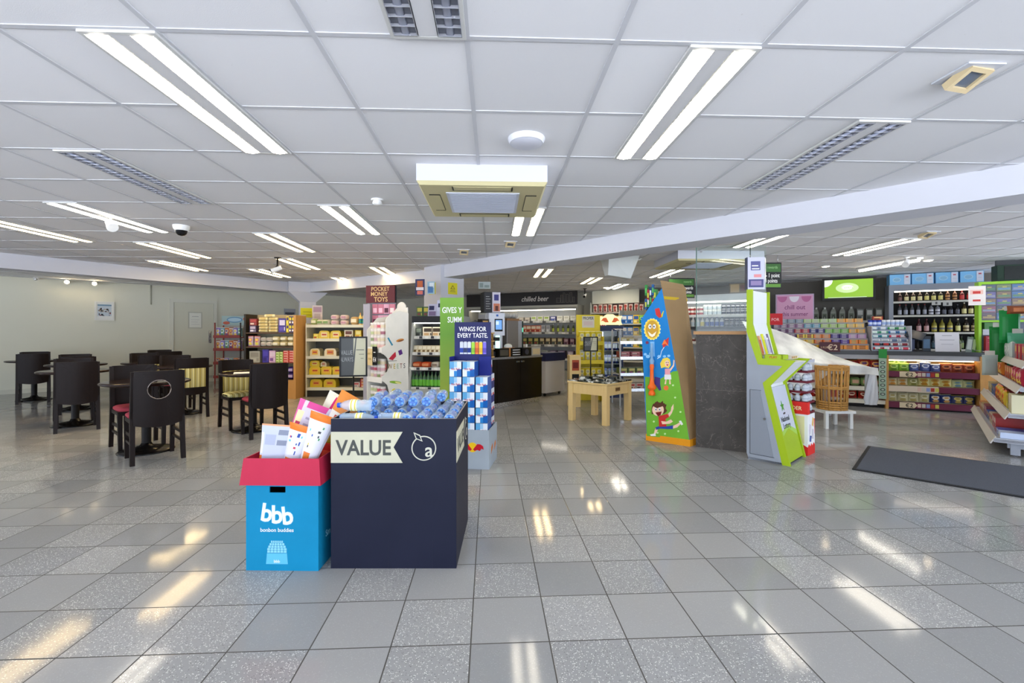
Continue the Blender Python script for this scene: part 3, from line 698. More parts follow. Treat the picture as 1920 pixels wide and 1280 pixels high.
for j in range(5):
    n_ = 7-j//2*1; wj = .105*(1-.10*max(0, j-1)**1.2)
    for i in range(6): x = .165-wj/2+i*wj/6; ck.plate([(x+.001, .095+j*.013), (x+wj/6-.001, .095+j*.013), (x+wj/6-.002, .106+j*.013), (x+.002, .106+j*.013)], PB, .001)
ck.plate([(.107, .035), (.223, .035), (.218, .092), (.112, .092)], mat('5fb9da', .5), .001).text('bbb', .022, WHITE, .165, .043, -.001, None, .001, .012)
ck.build('basket_print', r)
MB().text('Sm', .05, mat('8ecfe6', .5), .12, .14, 0, side_T(bw), .001, .01).build('side_lettering', r)
random.seed(5)
SILV = mat('b9bccb', .25, .3)
def cone_art(base, k, oc, n=9):
    rs = [(.0, 1, .88, 1, oc), (.25, .62, .0, .30, oc)]
    rnd = random.Random(k)
    for i in range(n): a = rnd.uniform(.18, .75); b_ = rnd.uniform(.38, .78); rs.append((a, a+rnd.uniform(.04, .1), b_, b_+rnd.uniform(.03, .06), rnd.choice(['c8324a', '3c8a4c', 'e2c23a', '2c4a9a', '333333', '5fb4d8'])))
    return art(base, *rs)
def packet(name, lb, w, h, d, a, loc, rot, taper, back=None, nu=18, nv=24):
    o = tag(pillow(w, h, d, a, nu, nv, taper, back).build(name), lb, 'sweet bag', 'sweet bags in the red tray'); o.location = loc; o.rotation_euler = rot
    return o
grid_art = art('b9bed2', (0, .1, 0, .25, 'd8792e'), (0, .12, .3, .8, 'd9d6cc'), (.0, 1, .94, 1, 'd69a72'), *[(.62, .95, .45+.05*k, .472+.05*k, '7e8496') for k in range(9)], *[(.16, .58, .12+.04*k, .13+.04*k, 'a3a9bf') for k in range(18)])
PK = [('upright grey sweet bag showing its barcode back, leftmost in red tray', .165, .22, .03, grid_art, (.10, .06, .535), (R(-10), R(5), R(4)), .18, None),
 ('white cone shaped sweet bag with orange patch, standing in the middle', .155, .25, .07, cone_art('d9d8e2', 1, 'd8762c'), (.185, .08, .505), (R(-8), R(14), R(-8)), .5, 'c9cad8'),
 ('tallest white cone sweet bag with orange patch, leaning toward the navy bin', .165, .295, .075, cone_art('d9d8e2', 2, 'd8762c'), (.285, .07, .525), (R(-8), R(17), R(-6)), .5, 'c9cad8'),
 ('pink edged sweet bag with printed back, leaning behind the others', .20, .30, .045, art('cfc6d6', (0, .16, .1, 1, 'd65c9a'), (.05, .3, .3, .8, 'e8d9a8'), (.3, .9, .86, 1, 'd24e92'), *[(.4, .85, .2+.06*k, .22+.06*k, 'a49bb2') for k in range(10)], (.1, .25, .4, .6, 'b92f58')), (.15, .20, .565), (R(-14), R(22), R(6)), .3, None),
 ('magenta and red sweet bag tucked between the front bags', .13, .24, .05, art('b81848', (.2, .8, .1, .5, 'd8301c')), (.145, .15, .50), (R(-4), R(20), R(0)), .3, None),
 ('orange topped sweet bag lying at the back beside the navy bin', .16, .42, .08, art('e4dcd4', (0, 1, .0, .25, 'd24a28'), (0, 1, .25, .4, 'e0c02c'), (0, 1, .72, 1, 'd8863e'), (.3, .7, .45, .65, 'c94430')), (.245, .25, .52), (R(-8), R(31), R(6)), .4, None),
 ('yellow and orange sweet bag at the very back of the red tray', .16, .40, .07, art('d8d4c0', (0, 1, 0, .3, 'd84f30'), (0, 1, .3, .5, 'e6c83a'), (.4, .8, .7, .95, 'c81e6a')), (.17, .33, .52), (R(-8), R(28), R(-5)), .35, None),
 ('red sweet bag lying low in the tray by the navy bin', .16, .16, .06, art('b8201c', (.2, .7, .3, .7, 'd8452a')), (.335, .17, .47), (R(-20), R(20), R(30)), .2, None)]
for lb, w_, h_, d_, a_, l_, ro, tp, bk in PK:
    o = packet('sweet_bag', lb, w_, h_, d_, a_, BB.p(*l_), ro, tp, bk)
# ---------------------------------------------------------------- energy drink stand
RB = Fr(-.597, 4.245, -8); RBB = m_card('deep_blue_board', '1b2470'); RBG = m_card('grey_board', '97a0a8')
r = empty('drink_stand', RB.o, RB.a, 'blue cardboard drinks stand with WINGS FOR EVERY TASTE header', 'display stand')
W_, D_ = .39, .42
p = MB().box(0, W_, 0, .008, 0, .36, RBG).box(0, .008, .008, D_, 0, .36, RBG).box(W_-.008, W_, .008, D_, 0, .36, RBG).box(0, W_, D_-.008, D_, 0, .36, RBG).box(.008, W_-.008, .008, D_-.008, .27, .28, RBG)
p.build('base_carton', r)
lg = MB(); c = (.235, .2)
lg.plate(disc(*c, .045, 24), mat('f2c41c', .4), .002)
for s_ in (-1, 1):
    pts = [(.005, -.018), (.02, .0), (.045, .032), (.075, .03), (.10, .012), (.105, -.018), (.085, -.008), (.07, -.03), (.045, -.022), (.02, -.032)]
    lg.plate([(c[0]+s_*x, c[1]+z) for x, z in pts], mat('c2182c', .4), .003)
lg.build('bull_logo', r)
sd = MB()
for k in range(2): sd.plate([(.1+.16*k, .12), (.19+.16*k, .16), (.17+.16*k, .2), (.11+.16*k, .18)], mat('c8763a', .5), .002, side_T(W_))
sd.build('side_print', r)
GB = NT('blue_gradient_board', .35); sp_ = GB.n('ShaderNodeSeparateXYZ'); GB.l(GB.coord(), sp_.inputs[0])
GB.base(GB.ramp(GB.math('MULTIPLY_ADD', sp_.outputs[2], 1/.7, -.9), [(0, '2f86d8'), (.18, '1c4aa8'), (.35, '1a2168'), (1, '171a52')])); GB = GB.m
hd = MB().box(.005, W_-.025, .22, .232, .36, 1.36, GB).box(0, .006, .05, .22, .36, 1.03, RBB).box(.255, W_-.02, .19, .22, .36, 1.03, RBB)
h_ = hd.build('header_board', r)
MB().text('WINGS FOR', .062, WHITE, .185, 1.272, .22, None, .002, .012, 'CENTER', .8).text('EVERY TASTE.', .062, WHITE, .185, 1.21, .22, None, .002, .012, 'CENTER', .8).build('lettering', h_)
cn = MB()
for i, (c1, c2) in enumerate((('c9ced8', '1f3f9a'), ('c9ced8', '26355f'), ('d4d8de', '16307e'), ('9ccc3c', '7db02c'), ('e07838', 'c85a28'), ('ecc438', 'd8a626'), ('7a6ad0', '5a48b0'))):
    x = .06+i*.038; cn.box(x, x+.033, .216, .2195, 1.05, 1.165, mat(c1)).box(x, x+.033, .2145, .2165, 1.065, 1.11, mat(c2)).box(x+.004, x+.029, .216, .2195, 1.165, 1.172, LGREY)
cn.build('can_picture', h_)
def pack_art():
    return art('dfe4ec', (0, .35, .55, 1, '5fa6d6'), (.35, .6, .6, 1, '9cc8e6'), (.75, 1, .6, 1, 'e2e8ee'), (.0, .32, .0, .40, 'e8eef6'), (.32, .6, 0, .42, '2f86cc'), (.6, 1, 0, .44, '1f62b0'), (.05, .2, .2, .3, 'b9c8dc'))
PKM = carton(.112, .19, .138, pack_art(), 8, 8, '2d5aa8', 'd5dfe8').text('Red Bull', .026, mat('b81c2c'), 0, .062, 0, None, .0008, .008, 'CENTER', .9).build('x', data_only=True)
SPK = carton(.112, .19, .138, art('dfe4ec', (0, 1, 0, .5, '22307c'), (.2, .8, .5, .7, 'c8283c')), 6, 6, '22307c', '3c5aa8').build('x', data_only=True)
cols = ['left', 'middle', 'right']
for c_ in range(3):
    for k in range(5 if c_ < 2 else 4):
        o = bpy.data.objects.new('can_multipack', PKM); COL.objects.link(o); o.location = RB.p(.07+c_*.124, .012, .282+k*.142); o.rotation_euler.z = RB.a
        tag(o, 'blue and silver can multipack, %s from the bottom of the %s stack on drinks stand' % (ORD[k+1], cols[c_]), 'drinks pack', 'can multipacks on the drinks stand')
for k in range(5):
    for q in range(2):
        if k == 4 and q == 1: continue
        o = bpy.data.objects.new('can_multipack', SPK); COL.objects.link(o); o.rotation_euler.z = RB.a+R(90)
        o.location = RB.p(W_+.002-.04, .25+.058+q*.116, .282+k*.142)
        tag(o, 'dark blue can multipack, %s up in the %s side column of the drinks stand' % (ORD[k+1], ('front', 'rear')[q]), 'drinks pack', 'can multipacks on the drinks stand')
# green standee behind
GS = Fr(-.785, 4.98, -4)
r = empty('advert_standee', GS.o, GS.a, 'tall lime green standee reading GIVES YOU behind the drinks stand', 'standee')
GG = NT('lime_gradient_board', .4); sp_ = GG.n('ShaderNodeSeparateXYZ'); GG.l(GG.coord(), sp_.inputs[0])
GG.base(GG.ramp(GG.math('MULTIPLY', sp_.outputs[2], 1/1.65), [(0, '9fb440'), (.4, '98ae3c'), (.75, '62912c'), (1, '6f9c36')])); GG = GG.m
MB().prism([(0, 0), (.262, 0), (.2, .16), (.02, .16)], .0, 1.64, GG).build('board_column', r)
MB().text('GIVES Y', .088, WHITE, .022, 1.475, 0, None, .002, .012, 'LEFT', .72).text('SUMM', .088, WHITE, .082, 1.37, 0, None, .002, .012, 'LEFT', .66).build('lettering', r)
# ---------------------------------------------------------------- low table
def rzM(x, y, a): return Matrix.Translation((x, y, 0)) @ Matrix.Rotation(a, 4, 'Z')
KT = rzM(1.27, 6.6, R(45.5))
r = empty('display_table', (1.27, 6.6, 0), R(45.5), 'low pale pine table with black and white mottled top', 'table')
for sx in (-1, 1):
    for sy in (-1, 1): MB().box(sx*.285-.04, sx*.285+.04, sy*.285-.04, sy*.285+.04, 0, .545, PINE).build('leg', r, bevel=.004)
a_ = MB()
for k in range(4): a_.box(-.245, .245, -.312, -.29, .40, .545, PINE, Matrix.Rotation(R(90*k), 4, 'Z'))
a_.build('apron', r)
MB().box(-.335, .335, -.335, .335, .545, .57, PINE).build('tabletop', r, bevel=.004)
MARB = m_marble()
MB().rbox(-.33, .33, -.33, .33, .5705, .588, MARB, .02).build('mottled_cover', r)
pl = MB().box(-.085, .025, -.318, -.312, .45, .50, mat('7a5a34', .5)).text('HAPPY', .03, mat('3a2a18'), -.03, .468, -.318, None, .001)
pl.build('name_plate', r)
for i, (x, y, z) in enumerate(((-.17, -.15, .03), (.05, -.17, .045), (.2, -.1, .04), (-.2, .1, .05), (.0, .08, .03), (.2, .15, .05))):
    o = tag(MB().rbox(-.085, .085, -.065, .065, 0, z, MARB, .03).rbox(-.07, .07, -.05, .05, z, z+.004, mat('191b17', .3), .03).build('tray_box', loc=KT @ Vector((x, y, .5885)), rz=R(45+30*i)),
            ('mottled shallow tray at the left corner of the low table', 'mottled shallow tray at the near corner of the low table', 'mottled shallow tray at the right front edge of the low table', 'mottled shallow tray at the far left of the low table', 'mottled flat tray in the middle of the low table', 'mottled shallow tray at the far right corner of the low table')[i], 'tray', 'mottled trays on the low table')
def value_sign(name, loc, rz, w, h, pole, lb, tilt=0, z0=0):
    r = empty(name, loc, rz, lb, 'sign')
    T = Matrix.Translation((0, 0, pole)) @ Matrix.Rotation(R(tilt), 4, 'Y')
    MB().lathe([(.11, 0), (.11, .006), (.02, .012)], BLACK, 20).build('foot', r)
    MB().tube([(0, 0, .01), (0, 0, pole)], .008, BLACK).build('pole', r)
    f = MB(); e = .016
    f.box(-w/2, w/2, -.01, .012, 0, e, BLACK, T).box(-w/2, w/2, -.01, .012, h-e, h, BLACK, T).box(-w/2, -w/2+e, -.01, .012, e, h-e, BLACK, T).box(w/2-e, w/2, -.01, .012, e, h-e, BLACK, T).build('frame', r)
    s_ = MB().box(-w/2+e, 0, -.004, .004, e, h-e, mat('4b4d4c', .4), T).box(0, w/2-e, -.004, .004, e, h-e, mat('b7b398', .4), T).plate([(0, e), (-.02, e), (.02, h-e), (.03, h-e)], mat('4b4d4c', .4), .005, T)
    sh = s_.build('poster', r)
    k = w/.27
    MB().text('VALUE', .062*k, mat('8b8d8c'), -w*.24, h*.55, -.005, T, .001, .012, 'CENTER', .6).text('ALWAYS', .062*k, mat('8b8d8c'), -w*.24, h*.38, -.005, T, .001, .012, 'CENTER', .52).box(w*.1, w*.38, -.006, -.004, h*.66, h*.675, DGREY, T).box(w*.2, w*.38, -.006, -.004, h*.55, h*.562, DGREY, T).box(w*.26, w*.36, -.006, -.004, h*.45, h*.46, DGREY, T).build('lettering', sh)
    return r
value_sign('poster_sign', (-1.58, 4.55, 0), R(14), .265, .40, .82, 'black framed VALUE ALWAYS sign on a pole behind the navy bin')
value_sign('poster_sign', (1.14, 6.62, .589), R(8), .215, .215, .40, 'small black framed poster sign standing on the mottled low table')
# ---------------------------------------------------------------- entrance mat
M_ = Fr(3.12, 4.19, -43.5)
r = empty('entrance_mat', M_.o, M_.a, 'dark grey entrance mat lying on the tiles at right', 'mat')
MB().box(.03, 2.6, .03, 1.16, .001, .012, m_mat()).build('pile', r)
MB().box(0, 2.63, 0, .03, 0, .009, mat('1d1e20', .7)).box(0, 2.63, 1.16, 1.19, 0, .009, mat('1d1e20', .7)).box(0, .03, .03, 1.16, 0, .009, mat('1d1e20', .7)).box(2.6, 2.63, .03, 1.16, 0, .009, mat('1d1e20', .7)).build('rubber_border', r)
# ---------------------------------------------------------------- cardboard sun display
SA, SB = Vector((1.57, 5.35)), Vector((1.965, 5.05)); SL_ = (SB-SA).length
SF, _ = line_fr(SA, SB)
def sp(px, py):
    k = (px-CX)/F_PX; t = (SA.y*k-SA.x)/((SB.x-SA.x)-k*(SB.y-SA.y)); Y = SA.y+t*(SB.y-SA.y)
    return (t*SL_, HC-(py-CY)/F_PX*Y)
r = empty('cardboard_display', SF.o, SF.a, 'tall cardboard display printed with smiling sun, kite and running children', 'display stand')
inv = SF.M.inverted()
def W3(x, y, z): return inv @ Vector((x, y, z))
PF = [sp(1212.5, 817), sp(1293, 825), sp(1241, 540), sp(1202, 599)]
BLU = m_card('sky_blue_print', '1874b6'); GRN = m_card('grass_green_print', '6aa630')
A0 = inv @ SF.p(PF[0][0], 0, PF[0][1]); B0 = inv @ SF.p(PF[1][0], 0, PF[1][1]); T0 = inv @ SF.p(PF[2][0], 0, PF[2][1]); U0 = inv @ SF.p(PF[3][0], 0, PF[3][1])
B2 = W3(2.24, 5.30, .03); T2 = W3(2.055, 5.40, 1.76); TT1 = W3(1.70, 5.24, 1.86); TT2 = W3(2.0, 5.38, 1.83)
p = MB().add([A0, B0, T0, U0, B2, T2], [(0, 1, 2, 3)], BLU)
p.add([B0, B2, T2, T0], [(0, 1, 2, 3)], KRAFT).add([A0, U0, T2, B2], [(0, 1, 2, 3)], KRAFT).add([U0, T0, T2], [(0, 1, 2)], KRAFT).add([A0, B2, B0], [(0, 1, 2)], KRAFT)
bd_ = p.build('board_body', r)
MB().add([T0, T2, TT2, TT1]+[v+Vector((.01, .012, 0)) for v in (T0, T2, TT2, TT1)], [(0, 1, 2, 3), (7, 6, 5, 4), (0, 4, 5, 1), (1, 5, 6, 2), (2, 6, 7, 3), (3, 7, 4, 0)], KRAFT).build('top_flap', r)
tp = []
for f_ in (.925, .945):
    for a, b in ((B0, T0), (B2, T2)): tp.append(a.lerp(b, f_))
off = (B2-B0).cross(T0-B0).normalized()*.004
if off.y > 0: off = -off
MB().add([v+off for v in (tp[0], tp[1], tp[3], tp[2])], [(0, 1, 2, 3)], mat('c9a81e', .35)).build('yellow_tape', r)
ORG = mat('e89a1c', .4); C0 = inv @ SF.p(PF[0][0]-.01, 0, 0); D0 = inv @ SF.p(PF[1][0]+.008, -.006, 0)
E0 = W3(2.25, 5.30, 0)
b = MB(); zz = Vector((0, 0, .075)); b.add([C0, D0, E0, C0+zz, D0+zz, E0+zz], [(2, 1, 0), (3, 4, 5), (0, 1, 4, 3), (1, 2, 5, 4), (2, 0, 3, 5)], ORG).build('orange_base', r)
def pp(mb, pts, m, d=.002): mb.plate([sp(*q) for q in pts], m, d); return mb
hill = MB(); pp(hill, [(1209.5, 706), (1222, 707), (1235, 712), (1250, 703), (1262, 696), (1271, 695), (1292.5, 825), (1212.8, 817)], GRN, .002); hill.build('printed_meadow', r)
def circ(px, py, rx, ry, n=16): return [(px+rx*math.cos(2*math.pi*i/n), py-ry*math.sin(2*math.pi*i/n)) for i in range(n)]
YEL = mat('f0d24a'); GLD = mat('c99a2c'); SKIN = mat('f2cdb0'); BRN = mat('5a3420'); RED = mat('c8302c'); BLUE2 = mat('2c46a0'); ORA = mat('f0782a'); DK = mat('2a1c14')
sn = MB()
for i in range(18):
    a = 2*math.pi*i/18; sn.plate(disc(sp(1223, 617)[0]+.085*math.cos(a), sp(1223, 617)[1]+.112*math.sin(a), .016, 8), mat('f2eeb0'), .003)
pp(sn, circ(1223, 617, 14.5, 19.5, 24), YEL, .004); pp(sn, circ(1223, 617, 12, 16.5, 24), GLD, .005)
pp(sn, circ(1219, 612, 3, 4.5, 10), WHITE, .006); pp(sn, circ(1227, 612, 3, 4.5, 10), WHITE, .006); pp(sn, circ(1219.5, 612, 1.2, 2, 8), DK, .007); pp(sn, circ(1226.5, 612, 1.2, 2, 8), DK, .007)
pp(sn, [(1215, 621), (1223, 627), (1231, 621), (1228, 629), (1223, 632), (1218, 629)], mat('f6ead0'), .006); sn.build('printed_sun', r)
k = MB(); pp(k, [(1243, 641), (1254, 632), (1253, 645), (1243, 652)], RED, .003); pp(k, [(1246, 636), (1254, 649), (1247, 644), (1241, 647)], ORA, .004)
pp(k, [(1228, 579), (1236, 577), (1241, 594), (1236, 596), (1230, 590)], RED, .003); pp(k, [(1237, 596), (1243, 584), (1245, 582), (1242, 594)], mat('d8c832'), .003)
pts = [(1245, 650), (1240, 658), (1238, 668), (1232, 672)]
for a, b_ in zip(pts, pts[1:]): pp(k, [a, b_, (b_[0]+.8, b_[1]+.8), (a[0]+.8, a[1]+.8)], mat('d8e6f2'), .003)
k.build('printed_kite', r)
gr = MB()   # girl
pp(gr, [(1238, 681), (1243, 672), (1251, 670), (1256, 673), (1258, 684), (1254, 690), (1246, 688), (1240, 690)], YEL, .004); pp(gr, circ(1251, 681, 4.5, 6, 14), SKIN, .005)
pp(gr, [(1247, 691), (1256, 691), (1257, 702), (1247, 702)], mat('e6a0a8'), .004); pp(gr, [(1246, 702), (1258, 702), (1259, 711), (1246, 711)], WHITE, .004)
pp(gr, [(1256, 692), (1262, 684), (1263, 674), (1265, 676), (1264, 686), (1257, 696)], SKIN, .004); pp(gr, [(1248, 711), (1250, 711), (1249, 720), (1246, 720)], SKIN, .004); pp(gr, [(1255, 711), (1257, 711), (1258, 720), (1255, 720)], SKIN, .004)
pp(gr, circ(1249.5, 679.5, .8, 1.2, 6), DK, .006); pp(gr, circ(1253, 679.5, .8, 1.2, 6), DK, .006); pp(gr, [(1249, 683), (1254, 682.5), (1252, 686)], RED, .006); gr.build('printed_girl', r)
by = MB()   # running boy
pp(by, [(1222, 764), (1225, 756), (1230, 759), (1232, 751), (1237, 756), (1243, 751), (1244, 758), (1250, 758), (1248, 765), (1251, 770), (1246, 775), (1222, 776)], BRN, .004)
pp(by, circ(1234, 768, 11, 11.5, 18), SKIN, .005); pp(by, [(1223, 760), (1232, 765), (1246, 760), (1247, 756), (1230, 753)], BRN, .006)
for x in (1230, 1237): pp(by, circ(x, 767, 2.4, 3.2, 10), WHITE, .006); pp(by, circ(x+.3, 767.5, 1, 1.5, 8), DK, .007)
pp(by, [(1229, 773), (1241, 771), (1239, 778), (1234, 780)], mat('7a1c1c'), .006)
pp(by, [(1235, 780), (1246, 777), (1254, 775), (1255, 781), (1248, 785), (1250, 799), (1236, 800)], RED, .005)
pp(by, [(1252, 776), (1258, 770), (1259, 763), (1263, 757), (1263, 766), (1260, 774), (1255, 781)], SKIN, .005); pp(by, [(1240, 789), (1250, 790), (1258, 786), (1262, 790), (1256, 794), (1242, 795)], SKIN, .006)
pp(by, [(1234, 799), (1250, 799), (1263, 797), (1262, 804), (1250, 804), (1238, 803), (1230, 806), (1229, 801)], BLUE2, .005)
pp(by, [(1262, 798), (1269, 795), (1275, 791), (1277, 794), (1270, 801), (1262, 803)], SKIN, .005); pp(by, [(1273, 789), (1277, 788), (1281, 795), (1278, 797)], WHITE, .006)
pp(by, [(1229, 802), (1234, 805), (1229, 814), (1226, 813)], SKIN, .005); pp(by, [(1219, 814), (1229, 812), (1230, 817), (1221, 817)], WHITE, .006); by.build('printed_boy', r)
ot = MB(); pp(ot, circ(1249, 727, 4.6, 4.6, 12), mat('e8743a'), .003); pp(ot, [(1228, 706), (1238, 708), (1238, 720), (1240, 731), (1236, 732), (1230, 722), (1226, 718)], mat('45307a'), .003)
for x, y in ((1233, 799+12), (1226, 790), (1247, 813), (1272, 808), (1276, 772), (1217, 771), (1262, 722), (1266, 745)): pp(ot, circ(x, y, 2, 1.8, 8), mat('c9e8a4'), .003)
pp(ot, circ(1213.5, 642, 3, 3, 8), mat('7a3050'), .003); pp(ot, [(1219, 640), (1227, 640), (1228, 668), (1219, 668)], mat('7ab8e8'), .003)
for x, y, q in ((1215, 668, 4), (1222, 663, 5), (1210, 664, 3), (1236, 668, 3.5), (1246, 668, 3), (1254, 667, 3)): pp(ot, circ(x, y, q, q*.8, 10), mat('8cc6ee'), .003)
ot.build('printed_play_scene', r)
# orange bubble trumpet toy clipped to the display
tz = sp(1224, 700)
ty = empty('bubble_toy', SF.p(tz[0], -.03, sp(1222, 740)[1]), SF.a, 'orange bubble wand toy strapped to the front of the cardboard sun display', 'toy')
OR2 = mat('f06a1e', .25)
MB().lathe([(.035, 0), (.04, .02), (.028, .05), (.02, .06), (.045, .075), (.05, .10), (.03, .13), (.022, .18), (.02, .30), (.026, .33), (.02, .36)], OR2, 16).build('body', ty)
MB().lathe([(.024, .36), (.03, .40), (.014, .43), (.012, .60)], mat('8cb8dc', .15, alpha=.6), 14).build('clear_tube', ty)
random.seed(2)
for i in range(10):
    x = -.09+.028*(i % 5); z = sp(1215, 575)[1]-.02+.11*(i//5)+.03*(i % 3)
    c = ('1f5c9c', '2c8a3c', '1c3c6a', '3ca04a', 'b02c3c')[(i*3+i//5) % 5]
    tag(MB().box(0, .026, 0, .05, 0, .13, mat(c)).box(.004, .022, -.003, 0, .03, .09, mat(('d8d84a', 'e8e8e8', '5cc05c')[i % 3])).build('bubble_pack', loc=SF.p(x, .20, z), rz=SF.a+R(10*(i % 3)-10)),
        {'1f': 'blue', '2c': 'green', '1c': 'navy', '3c': 'light green', 'b0': 'red'}[c[:2]]+' bubble toy pack, %s from left in the %s row behind cardboard sun display' % (ORD[i % 5+1], ('lower', 'upper')[i//5]), 'toy pack', 'bubble packs on the sun display')
# ---------------------------------------------------------------- lottery stand
LF = Fr(2.37, 4.55, -47)
LIME = mat('a3bd1e', .4); LGR = m_card('grey_stand_panel', '8d939c'); LWH = mat('e6e9ea', .4)
r = empty('play_stand', LF.o, LF.a, 'grey and lime green lottery play stand with zigzag side profile', 'stand')
OUT = [(-.03, 1.69), (.024, 1.69), (.024, 1.346), (.113, 1.006), (.40, .997), (.185, .745), (.36, .0)]
INN = [(-.03, 1.27), (.075, .945), (.292, .94), (.119, .767), (.29, .0)]
LW = .5
for y, nm in ((0, 'a'), (LW-.02, 'b')):
    MB().plate(INN+[(-.015, 0), (-.02, .03), (-.03, .06)], LGR, .022, None, y+.022).build('side_panel', r)
    MB().plate(OUT[:1]+OUT[1:]+INN[::-1], LIME, .026, None, y+.024).build('lime_band', r)
inn = [(-.03, 1.66), (.0, 1.66), (.0, 1.35), (.085, .99), (.37, .975), (.155, .745), (.325, .02), (-.02, .02)]
MB().plate(inn, LWH, LW-.05, None, LW-.022).build('body', r)
dr = MB().plate([(.005, .06), (.215, .06), (.10, .66), (.10, .69), (.005, .69)], mat('8a9099', .45), .003); dr.plate([(.0, .055), (.222, .055), (.221, .058), (.0, .058)], DGREY, .0035).plate([(.0, .055), (.003, .055), (.003, .695), (.0, .695)], DGREY, .0035).plate([(.0, .692), (.105, .692), (.105, .695), (.0, .695)], DGREY, .0035)
dr = dr.build('side_door', r); MB().lathe([(.012, 0), (.012, .015)], CHROME, 10, Matrix.Translation((.14, -.003, .42)) @ Matrix.Rotation(R(90), 4, 'X')).build('lock', dr)
# lower front panel: slanted plane from (.185,.745) to (.36,0)
sl = Vector((.16+.012, 0, .72)); e2 = Vector((.335, 0, .02))-sl; L_ = e2.length; e2.normalize()
FP = Matrix.Translation(sl+Vector((0, .03, 0))) @ Matrix((( 0, e2.z, -e2.x, 0), (1, 0, 0, 0), (0, -e2.x, -e2.z, 0), (0, 0, 0, 1)))
# columns: x -> width (world y), y -> into the body, z -> up the slope
pnl = MB().plate([(0, -L_), (LW-.06, -L_), (LW-.06, 0), (0, 0)], mat('c9cedb', .35), .004, FP).plate([(0, -L_), (LW-.06, -L_), (LW-.06, -L_+.20), (.22, -L_+.30), (0, -L_+.24)], LIME, .006, FP).plate([(0, -L_+.24), (.22, -L_+.30), (LW-.06, -L_+.20), (LW-.06, -L_+.26), (.22, -L_+.34), (0, -L_+.28)], mat('a9cf5a'), .0055, FP).build('front_panel', r)
lg = MB(); c = (.2, -.20); G2 = mat('4a9a2c')
for q in range(5):
    a = R(90+72*q); lg.plate([(c[0]+.055*math.cos(a), c[1]+.055*math.sin(a)), (c[0]+.022*math.cos(a+.63), c[1]+.022*math.sin(a+.63)), c, (c[0]+.022*math.cos(a-.63), c[1]+.022*math.sin(a-.63))], G2, .0065, FP)
lg.plate([(c[0]-.02, c[1]-.08), (c[0]+.04, c[1]-.075), (c[0]+.035, c[1]-.06), (c[0]-.02, c[1]-.065)], DGREY, .0065, FP)
lg.text('National', .07, DGREY, .2, -.345, -.004, FP, .002, .01).text('Lottery', .07, DGREY, .2, -.41, -.004, FP, .002, .01)
lg.build('lettering', r)
MB().box(-.02, .004, .03, LW-.03, 1.36, 1.68, LWH).build('header_panel', r)
MB().box(-.02, .33, 0, LW, -.0, .02, DGREY).build('plinth', r)
# leaflets and trays on the stand
lc = ['e6e2ee', 'd8a070', 'd9d6e6', 'e2e23c', 'c9c9da', 'e8e8e8', '7a6a90']
for i in range(7):
    T = LF.M @ Matrix.Translation((.075+.008*(i % 2), .04+.055*i, 1.03)) @ Matrix.Rotation(R(-14), 4, 'Y')
    o = tag(MB().box(0, .008, 0, .05, 0, .22-.02*(i % 3), mat(lc[i])).box(.008, .0095, .006, .044, .02, .16, mat(['a9a4c4', 'c2602c', 'bdb9d0', 'c8cc1c', '9f9fb4', 'b0a8c8', '4a3c66'][i])).build('leaflet'),
            ['white and lilac', 'orange topped', 'pale lilac', 'yellow', 'grey', 'plain white', 'dark purple'][i]+' leaflet standing in the rack on the lottery stand', 'leaflet', 'leaflets on the lottery stand'); o.matrix_world = T
o = tag(MB().box(0, .16, 0, .17, 0, .005, LIME).box(.15, .16, 0, .17, .005, .045, LIME).box(0, .01, 0, .17, .005, .045, LIME).box(0, .16, 0, .006, .005, .045, LIME).box(0, .16, .164, .17, .005, .045, LIME).box(.02, .14, .02, .15, .005, .035, WHITE).text('PLAY', .03, RED, .08, .012, -.0005, None, .001, .01).build('slip_tray', loc=LF.p(.13, .01, .999), rz=LF.a), 'lime green play slip tray on the lottery stand shelf', 'tray')
tb = MB().box(0, .17, 0, .2, 0, .03, mat('d9cfc0'))
random.seed(8)
for i in range(20): a = random.uniform(0, .13); tb.box(a, a+.03, -.001, 0, random.uniform(0, .01), random.uniform(.012, .03), mat(random.choice(['c94430', '3c8a4c', 'e2c23a', 'f2f2ee'])))
for i in range(9): tb.box(.17, .171, i*.02, i*.02+.012, .006, .026, mat(['c94430', '3c8a4c', 'e2c23a'][i % 3]))
tag(tb.build('sweet_carton', loc=LF.p(.14, .22, .999), rz=LF.a), 'low printed sweet carton on the shelf of the lottery stand', 'carton')
# poster holder on top of the lottery stand
r = empty('poster_holder', LF.p(-.0, .02, 1.69), LF.a+R(40), 'angled poster holder with lilac advert standing on top of lottery stand', 'poster holder')
MB().box(-.03, .13, -.006, .006, 0, .32, mat('c4c4d4', .2)).build('poster', r)
pr_ = MB().box(.0, .09, -.0075, -.006, .19, .28, mat('5a5a8c')).box(.01, .08, -.0085, -.007, .2, .21, WHITE).box(.01, .07, -.0085, -.007, .23, .24, WHITE).box(-.02, .12, -.0075, -.006, .02, .10, mat('4a4a78')).box(.0, .1, -.0085, -.007, .04, .085, mat('8a7aa0')).box(.03, .10, -.0075, -.006, .12, .15, mat('d88a8c')).build('poster_print', r)
MB().box(-.036, -.03, -.01, .05, 0, .32, mat('3c4660', .3)).box(.13, .2, -.004, .008, 0, .32, mat('a9b0b8', .2), Matrix.Translation((.13, 0, 0)) @ Matrix.Rotation(R(60), 4, 'Z') @ Matrix.Translation((-.13, 0, 0))).build('acrylic_side', r)
